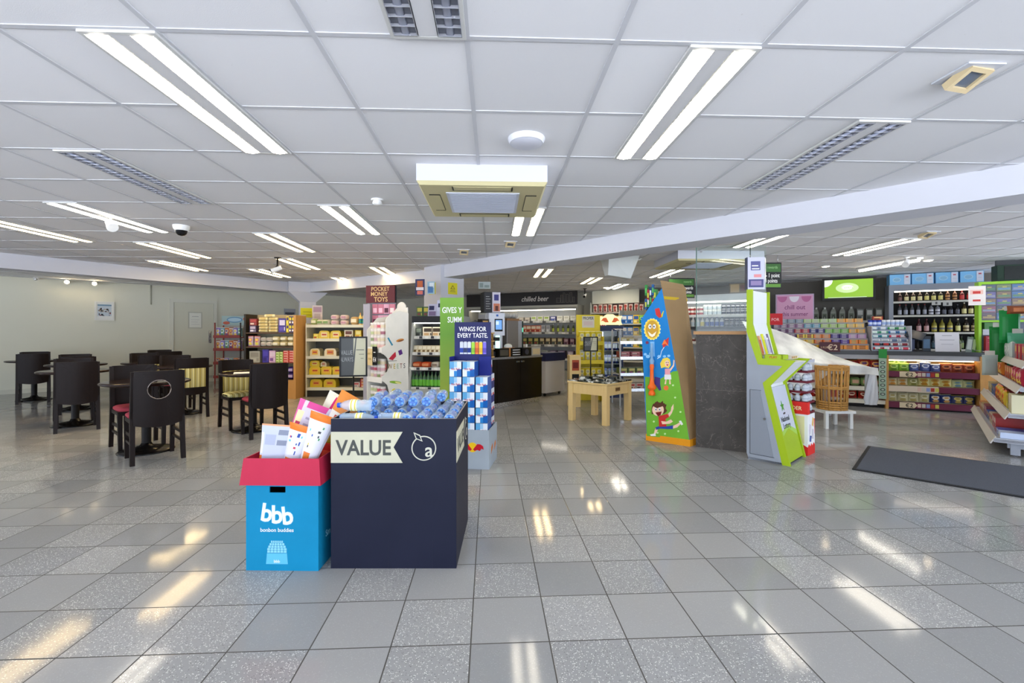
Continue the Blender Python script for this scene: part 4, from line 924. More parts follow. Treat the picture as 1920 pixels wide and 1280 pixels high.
# ---------------------------------------------------------------- egg stand
KF = Fr(2.795, 4.93, -50); kw, kd = .35, .21
r = empty('egg_stand', KF.o, KF.a, 'white and red cardboard stand stacked with trays of grey chocolate eggs', 'display stand')
KW = m_card('white_board', 'e6e4e0'); KR = m_card('red_board', 'cf2a24')
p = MB().box(0, kw, 0, kd, 0, .42, KW); p.build('carton', r)
z_ = MB()
for M2, L2_ in ((None, kw), (side_T(kw), kd)):
    P = [(0, 0)]+[(L2_, 0)]; n_ = 6
    top = []
    for i in range(n_+1): top.append((L2_*(1-i/n_), .085+(.03 if i % 2 else 0)))
    z_.plate([(0, 0), (L2_, 0)]+top, KR, .002, M2)
z_.build('red_base', r)
MB().box(.02, kw-.03, -.002, 0, .12, .40, mat('e8dfa8', .5)).build('yellow_panel', r)
ch = MB(); S2 = side_T(kw); ch.plate([(.04, .2), (.08, .22), (.10, .3), (.05, .32), (.03, .26)], mat('d8d0d8'), .002, S2).plate([(.05, .14), (.09, .13), (.11, .19), (.06, .2)], mat('4a5a9a'), .003, S2).plate([(.12, .3), (.16, .28), (.18, .36), (.14, .38)], mat('e0b060'), .002, S2).plate([(.12, .16), (.17, .15), (.17, .25), (.13, .26)], mat('c9c2cc'), .002, S2).plate([(.19, .36), (.2, .2), (.205, .36)], KR, .002, S2)
ch.build('side_print', r)
h = MB().box(-.005, kw+.004, -.008, -.002, .42, .545, KR).box(kw-.002, kw+.004, -.002, .05, .42, .545, KR).text('KINDER', .055, mat('f2e2b0'), kw*.6, .46, -.008, None, .001, .012, 'CENTER', .9); h.build('red_header', r)
TR = mat('6a1c2a', .5)
EM = MB().lathe([(.002, 0), (.022, .004), (.031, .02), (.033, .036), (.027, .056), (.014, .07), (.002, .074)], mat('c9cdd2', .3), 12, cap=False).lathe([(.0325, .030), (.0337, .036), (.0325, .042)], mat('aeb4be', .3), 12, cap=False).build('x', data_only=True)
for k in range(5):
    z0 = .425+k*.105
    tag(MB().box(0, kw, 0, kd, 0, .006, TR).box(0, kw, 0, .004, .006, .022, TR).box(kw-.004, kw, .004, kd, .006, .022, TR).box(0, kw, kd-.004, kd, .006, .022, TR).box(0, .004, .004, kd-.004, .006, .022, TR).build('egg_tray', loc=KF.p(0, 0, z0), rz=KF.a), 'dark red egg tray, %s from the bottom of the stack on the egg stand' % ORD[k+1], 'egg tray', 'dark red egg trays')
    spots = [(.04+.0675*i, .042) for i in range(5)]+[(.31, .042+.063*j) for j in (1, 2)]
    for i, (x, y) in enumerate(spots):
        o = bpy.data.objects.new('chocolate_egg', EM); COL.objects.link(o); o.location = KF.p(x, y, z0+.0065); o.scale = (.92, .92, 1.18); o.rotation_euler.z = random.uniform(0, 6)
        tag(o, 'grey foil chocolate egg standing in the %s dark red tray from the bottom' % ORD[k+1], 'chocolate egg', 'chocolate eggs in the %s tray' % ORD[k+1])
tag(MB().box(0, kw, 0, kd, 0, .03, mat('b9bcc8', .3)).box(.02, kw-.02, .02, kd-.02, .03, .035, mat('6a1c2a')).build('carton_lid', loc=KF.p(0, 0, .951), rz=KF.a), 'grey printed lid lying on the top tray of the egg stand', 'lid')
# ---------------------------------------------------------------- sweets stand
QF = Fr(-1.95, 6.12, -44); qw, qd = .38, .40
r = empty('sweets_stand', QF.o, QF.a, 'white cardboard sweets stand with cut-out side printed SWEETS', 'display stand')
CW = m_card('pale_grey_board', 'cfccc4')
MB().box(0, qw, qd-.01, qd, 0, 1.5, CW).plate([(0, 1.5), (qw, 1.5), (qw, 1.6)]+disc(qw*.6, 1.6, .11, 14, .08, 0, 180)+[(0, 1.54)], CW, .01, None, qd).build('back_board', r)
P = [(0, 0), (qd, 0), (qd, 1.52), (.24, 1.56), (.1, 1.50), (.06, 1.44), (.06, 1.06), (.0, 1.03)]
def cut(z0, z1): return [(0, z1), (.03, z1-.01), (.085, z1-.06), (.11, (z0+z1)/2), (.085, z0+.06), (.03, z0+.01), (0, z0)]
PS = [(0, 0), (qd, 0), (qd, 1.52), (.26, 1.55), (.12, 1.50), (.06, 1.43), (.06, 1.10), (0, 1.07)]+[(0, 1.03)]+cut(.70, .99)+cut(.32, .64)
PS = [(x, z) for x, z in PS]
MB().plate(PS, CW, .01, side_T(qw)).build('side_panel', r)
MB().plate([(0, 0), (qd, 0), (qd, 1.5), (.15, 1.46), (.0, 1.3)], CW, .008, Matrix.Translation((.008, 0, 0)) @ Matrix.Rotation(R(90), 4, 'Z')).build('side_panel', r)
for z in (.30, .66, 1.05): MB().box(.008, qw-.01, .02, qd-.01, z-.03, z, CW).box(.008, qw-.01, .01, .02, z-.05, z+.02, CW).build('shelf', r)
S3 = side_T(qw+.0102)
tx = MB()
for ch_, x, c in zip('SWEETS', (.06, .118, .185, .235, .285, .335), ('c83c3c', '8a6a3c', 'b9a23c', '8cae8c', '8a5a4a', '3c3c44')): tx.text(ch_, .092, mat(c), x, .79, 0, S3, .001, .004, 'CENTER', .72)
tx.box(.09, .22, -.001, 0, .89, .896, DGREY, S3); tx.build('lettering', r)
def ell(cx, cz, a, b_, rot, n=14): return [(cx+a*math.cos(t)*math.cos(rot)-b_*math.sin(t)*math.sin(rot), cz+a*math.cos(t)*math.sin(rot)+b_*math.sin(t)*math.cos(rot)) for t in [2*math.pi*i/n for i in range(n)]]
dc = MB()
for P_, c in (([(.08, 1.02), (.10, 1.03), (.165, .93), (.145, .92)], '3c8aa8'), (ell(.27, .99, .06, .02, .2), 'c8843c'), (ell(.28, .985, .05, .008, .2), '7a4a2c'), ([(.24, .85), (.29, .87), (.31, .81), (.26, .79)], '5a2c7a'), ([(.10, .75), (.15, .80), (.20, .84), (.21, .78), (.16, .73)], 'b8283c'), (ell(.2, .44, .09, .018, -.15), '8cb83c'), (ell(.24, .43, .05, .012, -.3), 'e0d48c'), (disc(.18, .32, .04, 16), 'd8c83c'), (disc(.18, .32, .014, 10), '2a2a1c'), (ell(.28, .22, .06, .02, .9), 'd8923c')): dc.plate([(x_, z_+.17) for x_, z_ in P_], mat(c), .002 if c not in ('7a4a2c', '2a2a1c', 'e0d48c') else .003, S3)
dc.build('sweet_pictures', r)
fg = MB().box(.02, .19, -.012, -.004, .83, 1.05, mat('d8c08c', .5)).box(.19, .30, -.02, -.012, .84, 1.08, BLACK).text('€4', .085, WHITE, .245, .88, -.02, None, .001, .012, 'CENTER', .8).text('ANY 2', .04, mat('a8843c'), .105, .97, -.012, None, .001, .008).text('FOR', .04, mat('a8843c'), .105, .90, -.012, None, .001, .008).box(.22, .27, -.021, -.02, 1.0, 1.01, WHITE)
fg.build('price_flag', r)
TUBM = {}
def tub(lid, body, lab, r_=.038, h=.085):
    k = (lid, body, lab, r_, h)
    if k not in TUBM: TUBM[k] = MB().lathe([(r_*.86, 0), (r_*.9, .004), (r_, h*.8), (r_, h*.82)], PM(body), 14).lathe([(r_*.955, h*.18), (r_*1.0, h*.62)], PM(lab), 14, cap=False).lathe([(r_*1.06, h*.8), (r_*1.06, h*.96), (r_*.9, h)], PM(lid), 14).build('x', data_only=True)
    return TUBM[k]
random.seed(21)
for si, (z, nz, nm) in enumerate(((.302, 3, 'bottom'), (.662, 3, 'middle'), (1.052, 4, 'top'))):
    for k in range(nz):
        for i in range(4):
            c = random.choice(['c8a0a4', 'b8c08c', 'a86a78', 'd8c8a8', '8c9a6a', 'c85a6a', 'e0b8b0'])
            o = bpy.data.objects.new('sweet_tub', tub('e2ddd6', 'd9cfc6', c)); COL.objects.link(o); o.location = QF.p(.05+.084*i, .075, z+k*.086); o.rotation_euler.z = random.uniform(0, 6)
            tag(o, '%s sweet tub from left, %s layer up, %s shelf of the sweets stand' % (ORD[i+1], ORD[k+1], nm), 'sweet tub', 'sweet tubs on the sweets stand')
# ---------------------------------------------------------------- pocket money toys stand
TF = Fr(-2.27, 7.0, -12)
r = empty('toy_stand', TF.o, TF.a, 'toy stand with dark red POCKET MONEY TOYS header behind the sweets stand', 'display stand')
MB().box(-.0, .48, .10, .115, .1, 1.72, mat('8a8890', .5)).box(.0, .11, -.02, -.01, .2, 1.70, mat('a4a1ab', .5)).build('peg_board', r)
MB().box(-.05, .55, -.1, .3, 0, .1, DGREY).build('base', r)
for x in (.02, .46): MB().box(x-.015, x+.015, .115, .145, .1, 1.99, DGREY).build('upright', r)
h = MB().box(0, .48, .06, .075, 1.72, 1.99, mat('5c1c22', .4)).build('header_board', r)
MB().text('POCKET', .088, mat('d8b478'), .24, 1.905, .06, None, .001, .012, 'CENTER', .92).text('MONEY', .088, mat('d8b478'), .22, 1.828, .06, None, .001, .012, 'CENTER', .92).text('TOYS', .10, mat('d8b478'), .25, 1.74, .06, None, .001, .016, 'CENTER', .92).build('lettering', h)
random.seed(31)
for k in range(5):
    for i in range(4):
        c = random.choice(['c87a8c', 'd8a0b4', 'b04a6a', 'e0c0b0', '8c3c4a', 'c8b0c8'])
        o = tag(MB().box(-.045, .045, 0, .02, 0, .15, mat(c)).box(-.03, .03, -.006, 0, .02, .09, mat(random.choice(['e8d8d8', 'f0c0d0', '5a2c3c']))).build('toy_pack', loc=TF.p(.15+.095*i, .065, 1.55-.17*k), rz=TF.a), 'small pink toy pack, %s from the left in %s row down on the toy stand' % (ORD[i+1], ORD[k+1]), 'toy pack', 'toy packs on pegs')
# ---------------------------------------------------------------- goods on shelves
def P1(c): return mat(c, .3)
def bottle_mesh(h, r, glass, lab, cap, lab2=None, neck=.33, sq=False):
    mb = MB(); n = 4 if sq else 12
    T = Matrix.Rotation(R(45), 4, 'Z') if sq else None; k = 1.25 if sq else 1
    hb = h*(1-neck)
    mb.lathe([(r*.92*k, 0), (r*k, h*.02), (r*k, hb*.9), (r*.8*k, hb), (r*.34, h*(1-neck*.62)), (r*.30, h*.93)], mat(glass, .08, coat=.3), n, T, not sq)
    mb.lathe([(r*.36, h*.90), (r*.36, h)], P1(cap), 10)
    if sq: mb.box(-r*.8, r*.8, -r*.9, -r*.885, hb*.2, hb*.72, P1(lab))
    else:
        mb.lathe([(r*1.015, hb*.16), (r*1.015, hb*.72)], P1(lab), 12, cap=False)
        if lab2: mb.lathe([(r*1.02, hb*.32), (r*1.02, hb*.52)], P1(lab2), 12, cap=False)
    return mb
def can_mesh(h, r, c, c2): return MB().lathe([(r*.85, 0), (r, h*.04), (r, h*.92), (r*.84, h)], P1(c), 12).lathe([(r*1.01, h*.25), (r*1.01, h*.7)], P1(c2), 12, cap=False).lathe([(r*.8, h), (r*.8, h*1.005)], LGREY, 12)
def loaf_mesh(w, d, h, c, c2):
    a = art(c, (.25, .75, .25, .75, c2), (.35, .65, .4, .6, 'c8442c'))
    mb = MB(); P = [(-w/2, 0), (w/2, 0), (w/2, h*.6), (w/2-.02, h*.9), (w/2-.05, h), (-w/2+.05, h), (-w/2+.02, h*.9), (-w/2, h*.6)]
    mb.plate(P, P1(c), d, None, d).plate([(-w*.28, h*.2), (w*.28, h*.2), (w*.28, h*.8), (-w*.28, h*.8)], P1(c2), .003).plate([(-w*.2, h*.42), (w*.2, h*.42), (w*.2, h*.6), (-w*.2, h*.6)], P1('b8442c'), .005)
    return mb
_G = {}
def gd(kind, *a):
    k = (kind,)+a
    if k in _G: return _G[k]
    if kind == 'bottle': m = bottle_mesh(*a)
    elif kind == 'can': m = can_mesh(*a)
    elif kind == 'loaf': m = loaf_mesh(*a)
    elif kind == 'tub':
        lid, body, lab, r_, h = a; _G[k] = tub(lid, body, lab, r_, h); return _G[k]
    elif kind == 'bag':      # w h d base label spot
        w_, h, d, c, c2, c3 = a
        def fa(u, v):
            if v > .92 or v < .06: return c2
            e = ((u-.5)/.36)**2+((v-.62)/.2)**2; g_ = ((u-.52)/.28)**2+((v-.26)/.15)**2
            return c3 if e < .35 else c2 if e < 1 else c3 if g_ < 1 else c
        fa.cols = [c]; m = pillow(w_, h, d, fa, 12, 15)
    elif kind == 'box':      # w d h base band spot
        w_, d, h, c, c2, c3 = a; m = carton(w_, d, h, art(c, (.08, .92, .55, .85, c2), (.15, .6, .12, .4, c3), (.7, .9, .15, .35, c2)), 8, 8, c)
    elif kind == 'bar':      # horizontal wrapped bar
        w_, d, h, c, c2 = a; m = MB(); m.rbox(-w_/2, w_/2, 0, d, 0, h, P1(c), min(.008, d/3)); m.box(-w_*.26, w_*.26, -.001, d*.55, h*.25, h+.0008, P1(''.join('%02x' % int(int(c2[i:i+2], 16)*.78) for i in (0, 2, 4))))
    elif kind == 'roll':     # wrapped roll lying across
        L_, r_, c, c2 = a; T = Matrix.Translation((-L_/2, r_, r_)) @ Matrix.Rotation(R(90), 4, 'Y')
        m = MB().lathe([(r_*.6, 0), (r_, .006), (r_, L_-.006), (r_*.6, L_)], P1(c), 12, T).lathe([(r_*1.02, L_*.2), (r_*1.02, L_*.8)], P1(c2), 12, T, cap=False)
    elif kind == 'heap':     # soft plastic wrapped pack
        w_, d, h, c, c2 = a; m = MB()
        def f(u, v):
            A = 2*math.pi*u; B = math.pi*(v-.5); q = lambda t, p: math.copysign(abs(t)**p, t)
            return (w_/2*q(math.cos(A), .6)*q(math.cos(B), .6), d/2+d/2*q(math.sin(A), .6)*q(math.cos(B), .6), h/2+h/2*q(math.sin(B), .6))
        m.grid(f, 12, 6, P1(c)); m.box(-w_*.3, w_*.3, -.002, d*.4, h*.3, h*.7, P1(c2))
    _G[k] = m.build('x', data_only=True)
    return _G[k]
NGOODS = 0
def put(fr, x, y, z, me, name, lb, cat, grp, dz=0., lean=0.):
    global NGOODS
    o = bpy.data.objects.new(name, me); COL.objects.link(o); o.location = fr.p(x, y, z); o.rotation_euler = (R(lean), 0, fr.a+dz)
    NGOODS += 1
    return tag(o, lb, cat, grp)
def row(fr, where, z, x0, x1, y, items, jit=.0):
    """items: (mesh, n, name, description, category[, layers, layer height, tilt]) laid left to right between x0 and x1 on one shelf"""
    tot = sum(i[1] for i in items); wd = (x1-x0)/tot; k = 0
    for it in items:
        me, n, name, desc, cat = it[:5]; lay = it[5] if len(it) > 5 else 1; lh = it[6] if len(it) > 6 else 0; lean = it[7] if len(it) > 7 else 0
        for i in range(n):
            x = x0+(k+.5)*wd; k += 1
            for l in range(lay):
                wh = where[4:] if where.startswith('the ') else where
                lv = '' if lay == 1 else ', %s layer' % (('lower', 'upper')[l] if lay == 2 else ORD[l+1])
                pos = '%s %s from left%s' % (ORD[i+1], desc, lv) if n > 1 else desc+lv
                o = put(fr, x+random.uniform(-jit, jit), y+random.uniform(-jit, jit), z+l*lh, me, name, '%s on %s' % (pos, wh), cat, '%s on %s' % (cat+'s', where), random.uniform(-6, 6)*jit, lean)
                if name.endswith('bag') and lay == 1: o.scale.z = random.uniform(.9, 1.12); o.rotation_euler.z += random.uniform(-.16, .16); o.rotation_euler.y = random.uniform(-.06, .06)
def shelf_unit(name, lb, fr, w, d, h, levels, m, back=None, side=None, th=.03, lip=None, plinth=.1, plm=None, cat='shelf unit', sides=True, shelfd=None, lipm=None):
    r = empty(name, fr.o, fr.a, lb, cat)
    MB().box(0, w, d-.02, d, 0, h, back or m).build('back_panel', r)
    if sides:
        for x in (0, w-.02): MB().box(x, x+.02, .0, d-.02, 0, h, side or m).build('side_panel', r)
    for z in levels:
        s_ = MB().box(.02, w-.02, .01, d-.02, z-th, z, m)
        if lip: s_.box(.02, w-.02, -.005, .01, z-lip, z+.006, lipm or m)
        s_.build('shelf', r)
    if plinth: MB().box(.0, w, .03, d-.02, 0, plinth, plm or m).build('plinth', r)
    return r
# ---------------------------------------------------------------- white biscuit shelves
random.seed(41)
BF = Fr(-4.07, 9.0, 0); SHM = mat('d4d3c2', .45)
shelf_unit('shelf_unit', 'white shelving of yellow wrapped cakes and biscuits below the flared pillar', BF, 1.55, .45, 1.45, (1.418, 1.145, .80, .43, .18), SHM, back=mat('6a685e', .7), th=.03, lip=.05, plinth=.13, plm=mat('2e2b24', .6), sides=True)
YL = 'd9bd2a'
W1 = 'the top white biscuit shelf'
row(BF, W1, 1.42, .04, .40, .12, [(gd('heap', .14, .2, .12, '9aa86a', 'd8d8c0'), 1, 'salad_bag', 'green leafy bag', 'bag'), (gd('heap', .15, .2, .11, 'c9cbb8', '6a8a4a'), 2, 'wrapped_pack', 'pale wrapped pack', 'pack')])
row(BF, W1, 1.42, .42, .80, .10, [(gd('heap', .15, .2, .10, 'd8c8c8', 'b88a9a'), 2, 'wrapped_loaf', 'clear wrapped bread pack', 'bread pack', 2, .105)])
row(BF, W1, 1.42, .80, 1.02, .10, [(gd('heap', .18, .2, .16, 'b89a6a', 'e4dcc0'), 1, 'bread_bag', 'brown bread bag', 'bread')])
row(BF, W1, 1.42, 1.02, 1.50, .08, [(gd('bottle', .24, .032, 'e0c070', '2c7a9a', 'e8902c', '3c9a6a', .3), 7, 'drink_bottle', 'orange topped drink bottle', 'bottle')])
W1 = 'the second white biscuit shelf'
row(BF, W1, 1.147, .10, .22, .10, [(gd('box', .1, .15, .10, YL, 'e8d86a', 'b83c2c'), 1, 'cake_box', 'small yellow cake box', 'box')])
row(BF, W1, 1.147, .22, .68, .08, [(gd('loaf', .22, .2, .16, YL, 'e4cf8c'), 2, 'cake_loaf', 'long yellow wrapped cake', 'cake')])
row(BF, W1, 1.147, .72, .92, .08, [(gd('box', .17, .15, .17, 'd8d0b8', '6a3c2c', '8c5a3c'), 1, 'cake_box', 'white and brown cake box', 'box')])
row(BF, W1, 1.147, .94, 1.08, .08, [(gd('box', .12, .15, .17, YL, 'e8dc8c', 'c8842c'), 1, 'cake_box', 'upright yellow cake box', 'box')])
row(BF, W1, 1.147, 1.09, 1.5, .08, [(gd('roll', .18, .028, 'd2542a', 'b82a24'), 2, 'biscuit_roll', 'red biscuit roll', 'biscuit roll', 3, .058)])
W1 = 'the middle white biscuit shelf'
row(BF, W1, .802, .04, .26, .08, [(gd('loaf', .2, .2, .15, 'd8cfa8', 'd9a83c'), 1, 'cake_loaf', 'white and gold wrapped cake', 'cake')])
row(BF, W1, .802, .30, .92, .08, [(gd('loaf', .24, .2, .15, 'ddd3b4', 'c98a3c'), 1, 'cake_loaf', 'cream wrapped cake', 'cake'), (gd('loaf', .25, .2, .13, '6a3c24', 'd8b070'), 1, 'cake_loaf', 'brown wrapped cake', 'cake')])
row(BF, W1, .802, .93, 1.5, .08, [(gd('bottle', .24, .036, YL, 'e8d44a', 'c8a82c', None, .3), 3, 'yellow_bottle', 'yellow squeezy bottle', 'bottle'), (gd('box', .1, .15, .16, 'c8a02c', 'e8dc8c', 'b83c2c'), 2, 'cake_box', 'gold cake box', 'box')])
W1 = 'the fourth white biscuit shelf'
row(BF, W1, .432, .04, .94, .08, [(gd('loaf', .24, .2, .16, YL, 'e2b43c'), 3, 'cake_loaf', 'yellow wrapped cake', 'cake'), (gd('loaf', .2, .2, .13, 'd8cfb4', 'd9c23c'), 1, 'cake_loaf', 'pale wrapped cake', 'cake')])
row(BF, W1, .592, .05, .40, .10, [(gd('loaf', .2, .2, .12, YL, 'd8c86a'), 1, 'cake_loaf', 'upper yellow wrapped cake stacked', 'cake'), (gd('loaf', .12, .15, .1, 'cfc2a0', 'b0a080'), 1, 'cake_loaf', 'upper beige wrapped cake stacked', 'cake')])
row(BF, W1, .432, .97, 1.5, .08, [(gd('box', .12, .15, .16, 'd8d8d0', 'b8a8a0', '8c6a5a'), 2, 'biscuit_box', 'pale biscuit box', 'box'), (gd('box', .12, .15, .18, 'b83c2c', 'e0c05a', 'e8e0d0'), 2, 'biscuit_box', 'red biscuit box', 'box')])
W1 = 'the bottom white biscuit shelf'
row(BF, W1, .182, .04, .58, .08, [(gd('loaf', .24, .2, .16, YL, 'dca63c'), 2, 'cake_loaf', 'yellow wrapped cake', 'cake')])
row(BF, W1, .182, .90, 1.5, .08, [(gd('box', .13, .15, .10, 'd8d0cc', 'b85a5a', '8a8a8a'), 1, 'biscuit_box', 'white biscuit box', 'box', 1), (gd('box', .14, .15, .055, 'b8241c', 'd8b87a', 'e0d8d0'), 2, 'biscuit_box', 'red biscuit box', 'box', 3, .057), (gd('box', .14, .15, .07, 'c8702c', 'd8c08a', 'b8241c'), 1, 'biscuit_box', 'orange biscuit box', 'box', 2, .072)])
# ---------------------------------------------------------------- wooden cracker unit
random.seed(42)
WF = Fr(-5.12, 8.72, 0); 
r = empty('wooden_shelf_unit', WF.o, WF.a, 'oak sided shelf unit of crackers and purple chocolate left of the white biscuit shelves', 'shelf unit')
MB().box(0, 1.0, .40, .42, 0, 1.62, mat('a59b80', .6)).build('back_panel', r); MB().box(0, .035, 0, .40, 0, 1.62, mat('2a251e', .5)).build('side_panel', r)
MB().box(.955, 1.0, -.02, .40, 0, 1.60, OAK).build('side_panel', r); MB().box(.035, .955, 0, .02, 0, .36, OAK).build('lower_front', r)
for z in (1.27, 1.0, .69, .37): MB().box(.035, .955, .01, .40, z-.025, z, m_wood('dark_shelf_wood', '4a3520', '5c4228')).build('shelf', r)
W1 = 'the top cracker shelf'
row(WF, W1, 1.272, .06, .22, .05, [(gd('box', .13, .15, .13, '3a2c4a', 'b8a8b8', 'd8d0d8'), 1, 'snack_box', 'dark snack box', 'box', 1), ])
put(WF, .14, .06, 1.405, gd('box', .14, .15, .13, '7a2418', 'a83c2c', 'd8b8a0'), 'snack_box', 'dark red snack box stacked on the top cracker shelf', 'box', 'boxes on the top cracker shelf')
row(WF, W1, 1.272, .24, .62, .05, [(gd('roll', .17, .028, 'd8cc9c', 'c8b47a'), 2, 'cracker_roll', 'cream cracker roll', 'cracker roll', 5, .057)], .004)
put(WF, .45, .06, 1.56, gd('roll', .2, .028, 'ded4ac', 'cdbd88'), 'cracker_roll', 'topmost cream cracker roll lying on the cracker stack', 'cracker roll', 'cracker rolls')
row(WF, W1, 1.272, .63, .78, .05, [(gd('box', .14, .15, .27, '3c2c84', 'd0c8e0', '5a4aa8'), 1, 'chocolate_box', 'tall purple chocolate box', 'chocolate box')])
row(WF, W1, 1.272, .78, .94, .05, [(gd('box', .05, .12, .15, 'd8c41c', '3a2458', 'e8d84a'), 1, 'chocolate_box', 'yellow chocolate box', 'chocolate box', 2, .155), (gd('box', .05, .12, .15, '3a2458', 'd8c41c', 'e8e0e8'), 2, 'chocolate_box', 'slim purple chocolate box', 'chocolate box', 2, .155)])
W1 = 'the second cracker shelf'
row(WF, W1, 1.002, .05, .28, .05, [(gd('bag', .11, .19, .06, 'b8a8b4', 'c86a6a', 'd8c84a'), 2, 'snack_bag', 'pinkish snack bag', 'snack bag')])
row(WF, W1, 1.002, .28, .50, .05, [(gd('heap', .12, .16, .09, 'c8c4b8', 'a89a8a'), 2, 'roll_pack', 'grey bread roll pack', 'bread pack', 2, .092)], .004)
row(WF, W1, 1.002, .50, .94, .05, [(gd('heap', .15, .18, .10, 'cdbf8e', 'e4dcc0'), 3, 'roll_pack', 'beige bread roll pack', 'bread pack', 2, .10)], .004)
W1 = 'the third cracker shelf'
row(WF, W1, .692, .05, .30, .05, [(gd('box', .2, .2, .22, 'a09c8c', '8a8678', 'b4b0a0'), 1, 'clear_tub', 'grey clear tub', 'tub')])
row(WF, W1, .692, .32, .58, .05, [(gd('box', .12, .15, .25, '38288c', '4a3aa8', '2c2070'), 1, 'chocolate_box', 'deep blue chocolate box', 'chocolate box'), (gd('box', .12, .15, .23, 'd0a8c4', 'e0c8d8', '7a4a8c'), 1, 'biscuit_box', 'lilac biscuit box', 'box')])
row(WF, W1, .692, .58, .72, .05, [(gd('box', .065, .15, .05, 'a8c05c', 'd0dc9c', '5a8a3c'), 2, 'wafer_box', 'green wafer box', 'box', 4, .051)])
row(WF, W1, .692, .72, .94, .05, [(gd('box', .1, .15, .045, 'd0503c', 'e0b0a0', 'b8302c'), 2, 'wafer_box', 'red and white wafer box', 'box', 5, .046)])
W1 = 'the lowest cracker shelf'
row(WF, W1, .372, .5, .94, .04, [(gd('heap', .13, .15, .12, '3a2470', 'b8a8d0'), 3, 'chocolate_bag', 'purple chocolate bag', 'bag', 2, .12)], .003)
# ---------------------------------------------------------------- red rack beside the door
random.seed(43)
RF = Fr(-7.42, 11.35, 0); RRM = mat('8c3428', .45)
r = empty('wire_rack', RF.o, RF.a, 'red framed rack of crisps bags with blue header beside the cream door', 'rack')
for x in (.02, .66):
    for y in (.02, .36): MB().box(x-.012, x+.012, y-.012, y+.012, 0, 1.52, RRM if x < .5 else mat('2c221e', .5)).build('upright', r)
for z in (1.16, .84, .50, .16): MB().box(.01, .67, -.02, .37, z-.02, z, RRM).box(.01, .67, -.03, -.02, z-.02, z+.05, RRM).build('shelf', r)
MB().box(0, .68, .37, .38, .1, 1.66, mat('a9a79c', .6)).build('back_panel', r)
h = MB().box(.0, .68, .32, .33, 1.46, 1.70, mat('9fb4b0', .5)).plate(disc(.33, 1.6, .2, 24, .075), mat('5f8aa8', .4), .004, None, .32).plate(disc(.33, 1.6, .17, 24, .05), mat('a8c4d0', .4), .006, None, .32).plate(disc(.6, 1.62, .05, 12), mat('b8583c'), .004, None, .32).plate(disc(.12, 1.52, .09, 12, .04), mat('b8583c'), .004, None, .32).build('header_card', r)
for z, nm in ((1.163, 'top'), (.843, 'middle'), (.503, 'lower')):
    for i in range(6):
        c = [('d8cfc0', 'b04a3c', 'd8a83c'), ('c86a3c', 'e0d0b0', '6a3c7a'), ('7aa8b4', 'e0e0d8', '5a8a4a'), ('8c7ab8', 'e0d8e8', 'd8c04a')][(i*3+int(z*10)) % 4]
        put(RF, .07+.108*i, .08, z, gd('bag', .12, .24 if z > .6 else .14, .06, *c), 'crisp_bag', 'small colourful crisp bag, %s from the left on %s shelf of the red rack' % (ORD[i+1], nm), 'crisp bag', 'crisp bags on the red rack')
# ---------------------------------------------------------------- sandwich chiller
random.seed(44)
CF = Fr(-1.62, 6.98, -8); cw = .82
r = empty('open_chiller', CF.o, CF.a, 'grey open fronted sandwich chiller between the sweets stand and green standee', 'chiller')
CG = mat('a9aca8', .4)
PS = [(0, 0), (.62, 0), (.62, 1.52), (.2, 1.52), (.16, 1.36), (.0, .35)]
for x in (0, cw-.03): MB().plate(PS, CG, .03, Matrix.Translation((x+.03, 0, 0)) @ Matrix.Rotation(R(90), 4, 'Z')).build('side_panel', r)
MB().box(.03, cw-.03, .60, .62, .35, 1.45, mat('3a3c40', .5)).build('back_panel', r)
MB().box(.03, cw-.03, .02, .6, 0, .16, mat('2c2d30', .5)).build('kick_panel', r); MB().box(.03, cw-.03, .0, .05, .16, .40, CG).text('CENTRA', .05, mat('8a3c4c'), .2, .2, 0, None, .001, .01).build('front_fascia', r)
MB().box(.03, cw-.03, .17, .62, 1.42, 1.52, mat('26272b', .5)).build('canopy', r); MB().box(.05, cw-.05, .19, .22, 1.405, 1.418, mat('fff8e8', emit=7, name='chiller_strip')).build('strip_light', r)
for z, y in ((1.20, .20), (.95, .12), (.72, .07), (.42, .05)):
    s_ = MB().box(.03, cw-.03, y, .6, z-.02, z, mat('c8cacb', .4)).box(.03, cw-.03, y-.012, y, z-.035, z+.012, mat('d4d4cf', .4))
    for i in range(8): s_.box(.05+.094*i, .10+.094*i, y-.014, y-.012, z-.03, z+.008, mat('3c3c44' if i % 2 else 'e6e6e0'))
    s_.build('shelf', r)
W1 = 'the top chiller shelf'
row(CF, W1, 1.202, .05, .18, .24, [(gd('box', .1, .12, .14, '4a5048', '7a8474', '2c302a'), 1, 'meal_box', 'dark meal box', 'meal box')])
row(CF, W1, 1.202, .19, .77, .24, [(gd('box', .16, .12, .15, 'd8ccb4', '3c3228', 'b89468'), 4, 'sandwich_box', 'cream sandwich box', 'sandwich')])
W1 = 'the second chiller shelf'
row(CF, W1, .952, .06, .77, .14, [(gd('box', .075, .2, .12, 'c8bc9c', 'e2dcc8', '6a5434'), 10, 'sandwich_wedge', 'wedge sandwich pack', 'sandwich', 1, 0, -20)])
W1 = 'the third chiller shelf'
row(CF, W1, .722, .05, .77, .10, [(gd('heap', .16, .2, .09, 'c8542c', 'd88a5a'), 2, 'ham_pack', 'orange red meat pack', 'meat pack', 1, 0), (gd('heap', .13, .2, .09, 'cfc6b8', '8c7a6a'), 3, 'wrap_pack', 'pale wrapped pack', 'wrap pack')], .003)
W1 = 'the bottom chiller shelf'
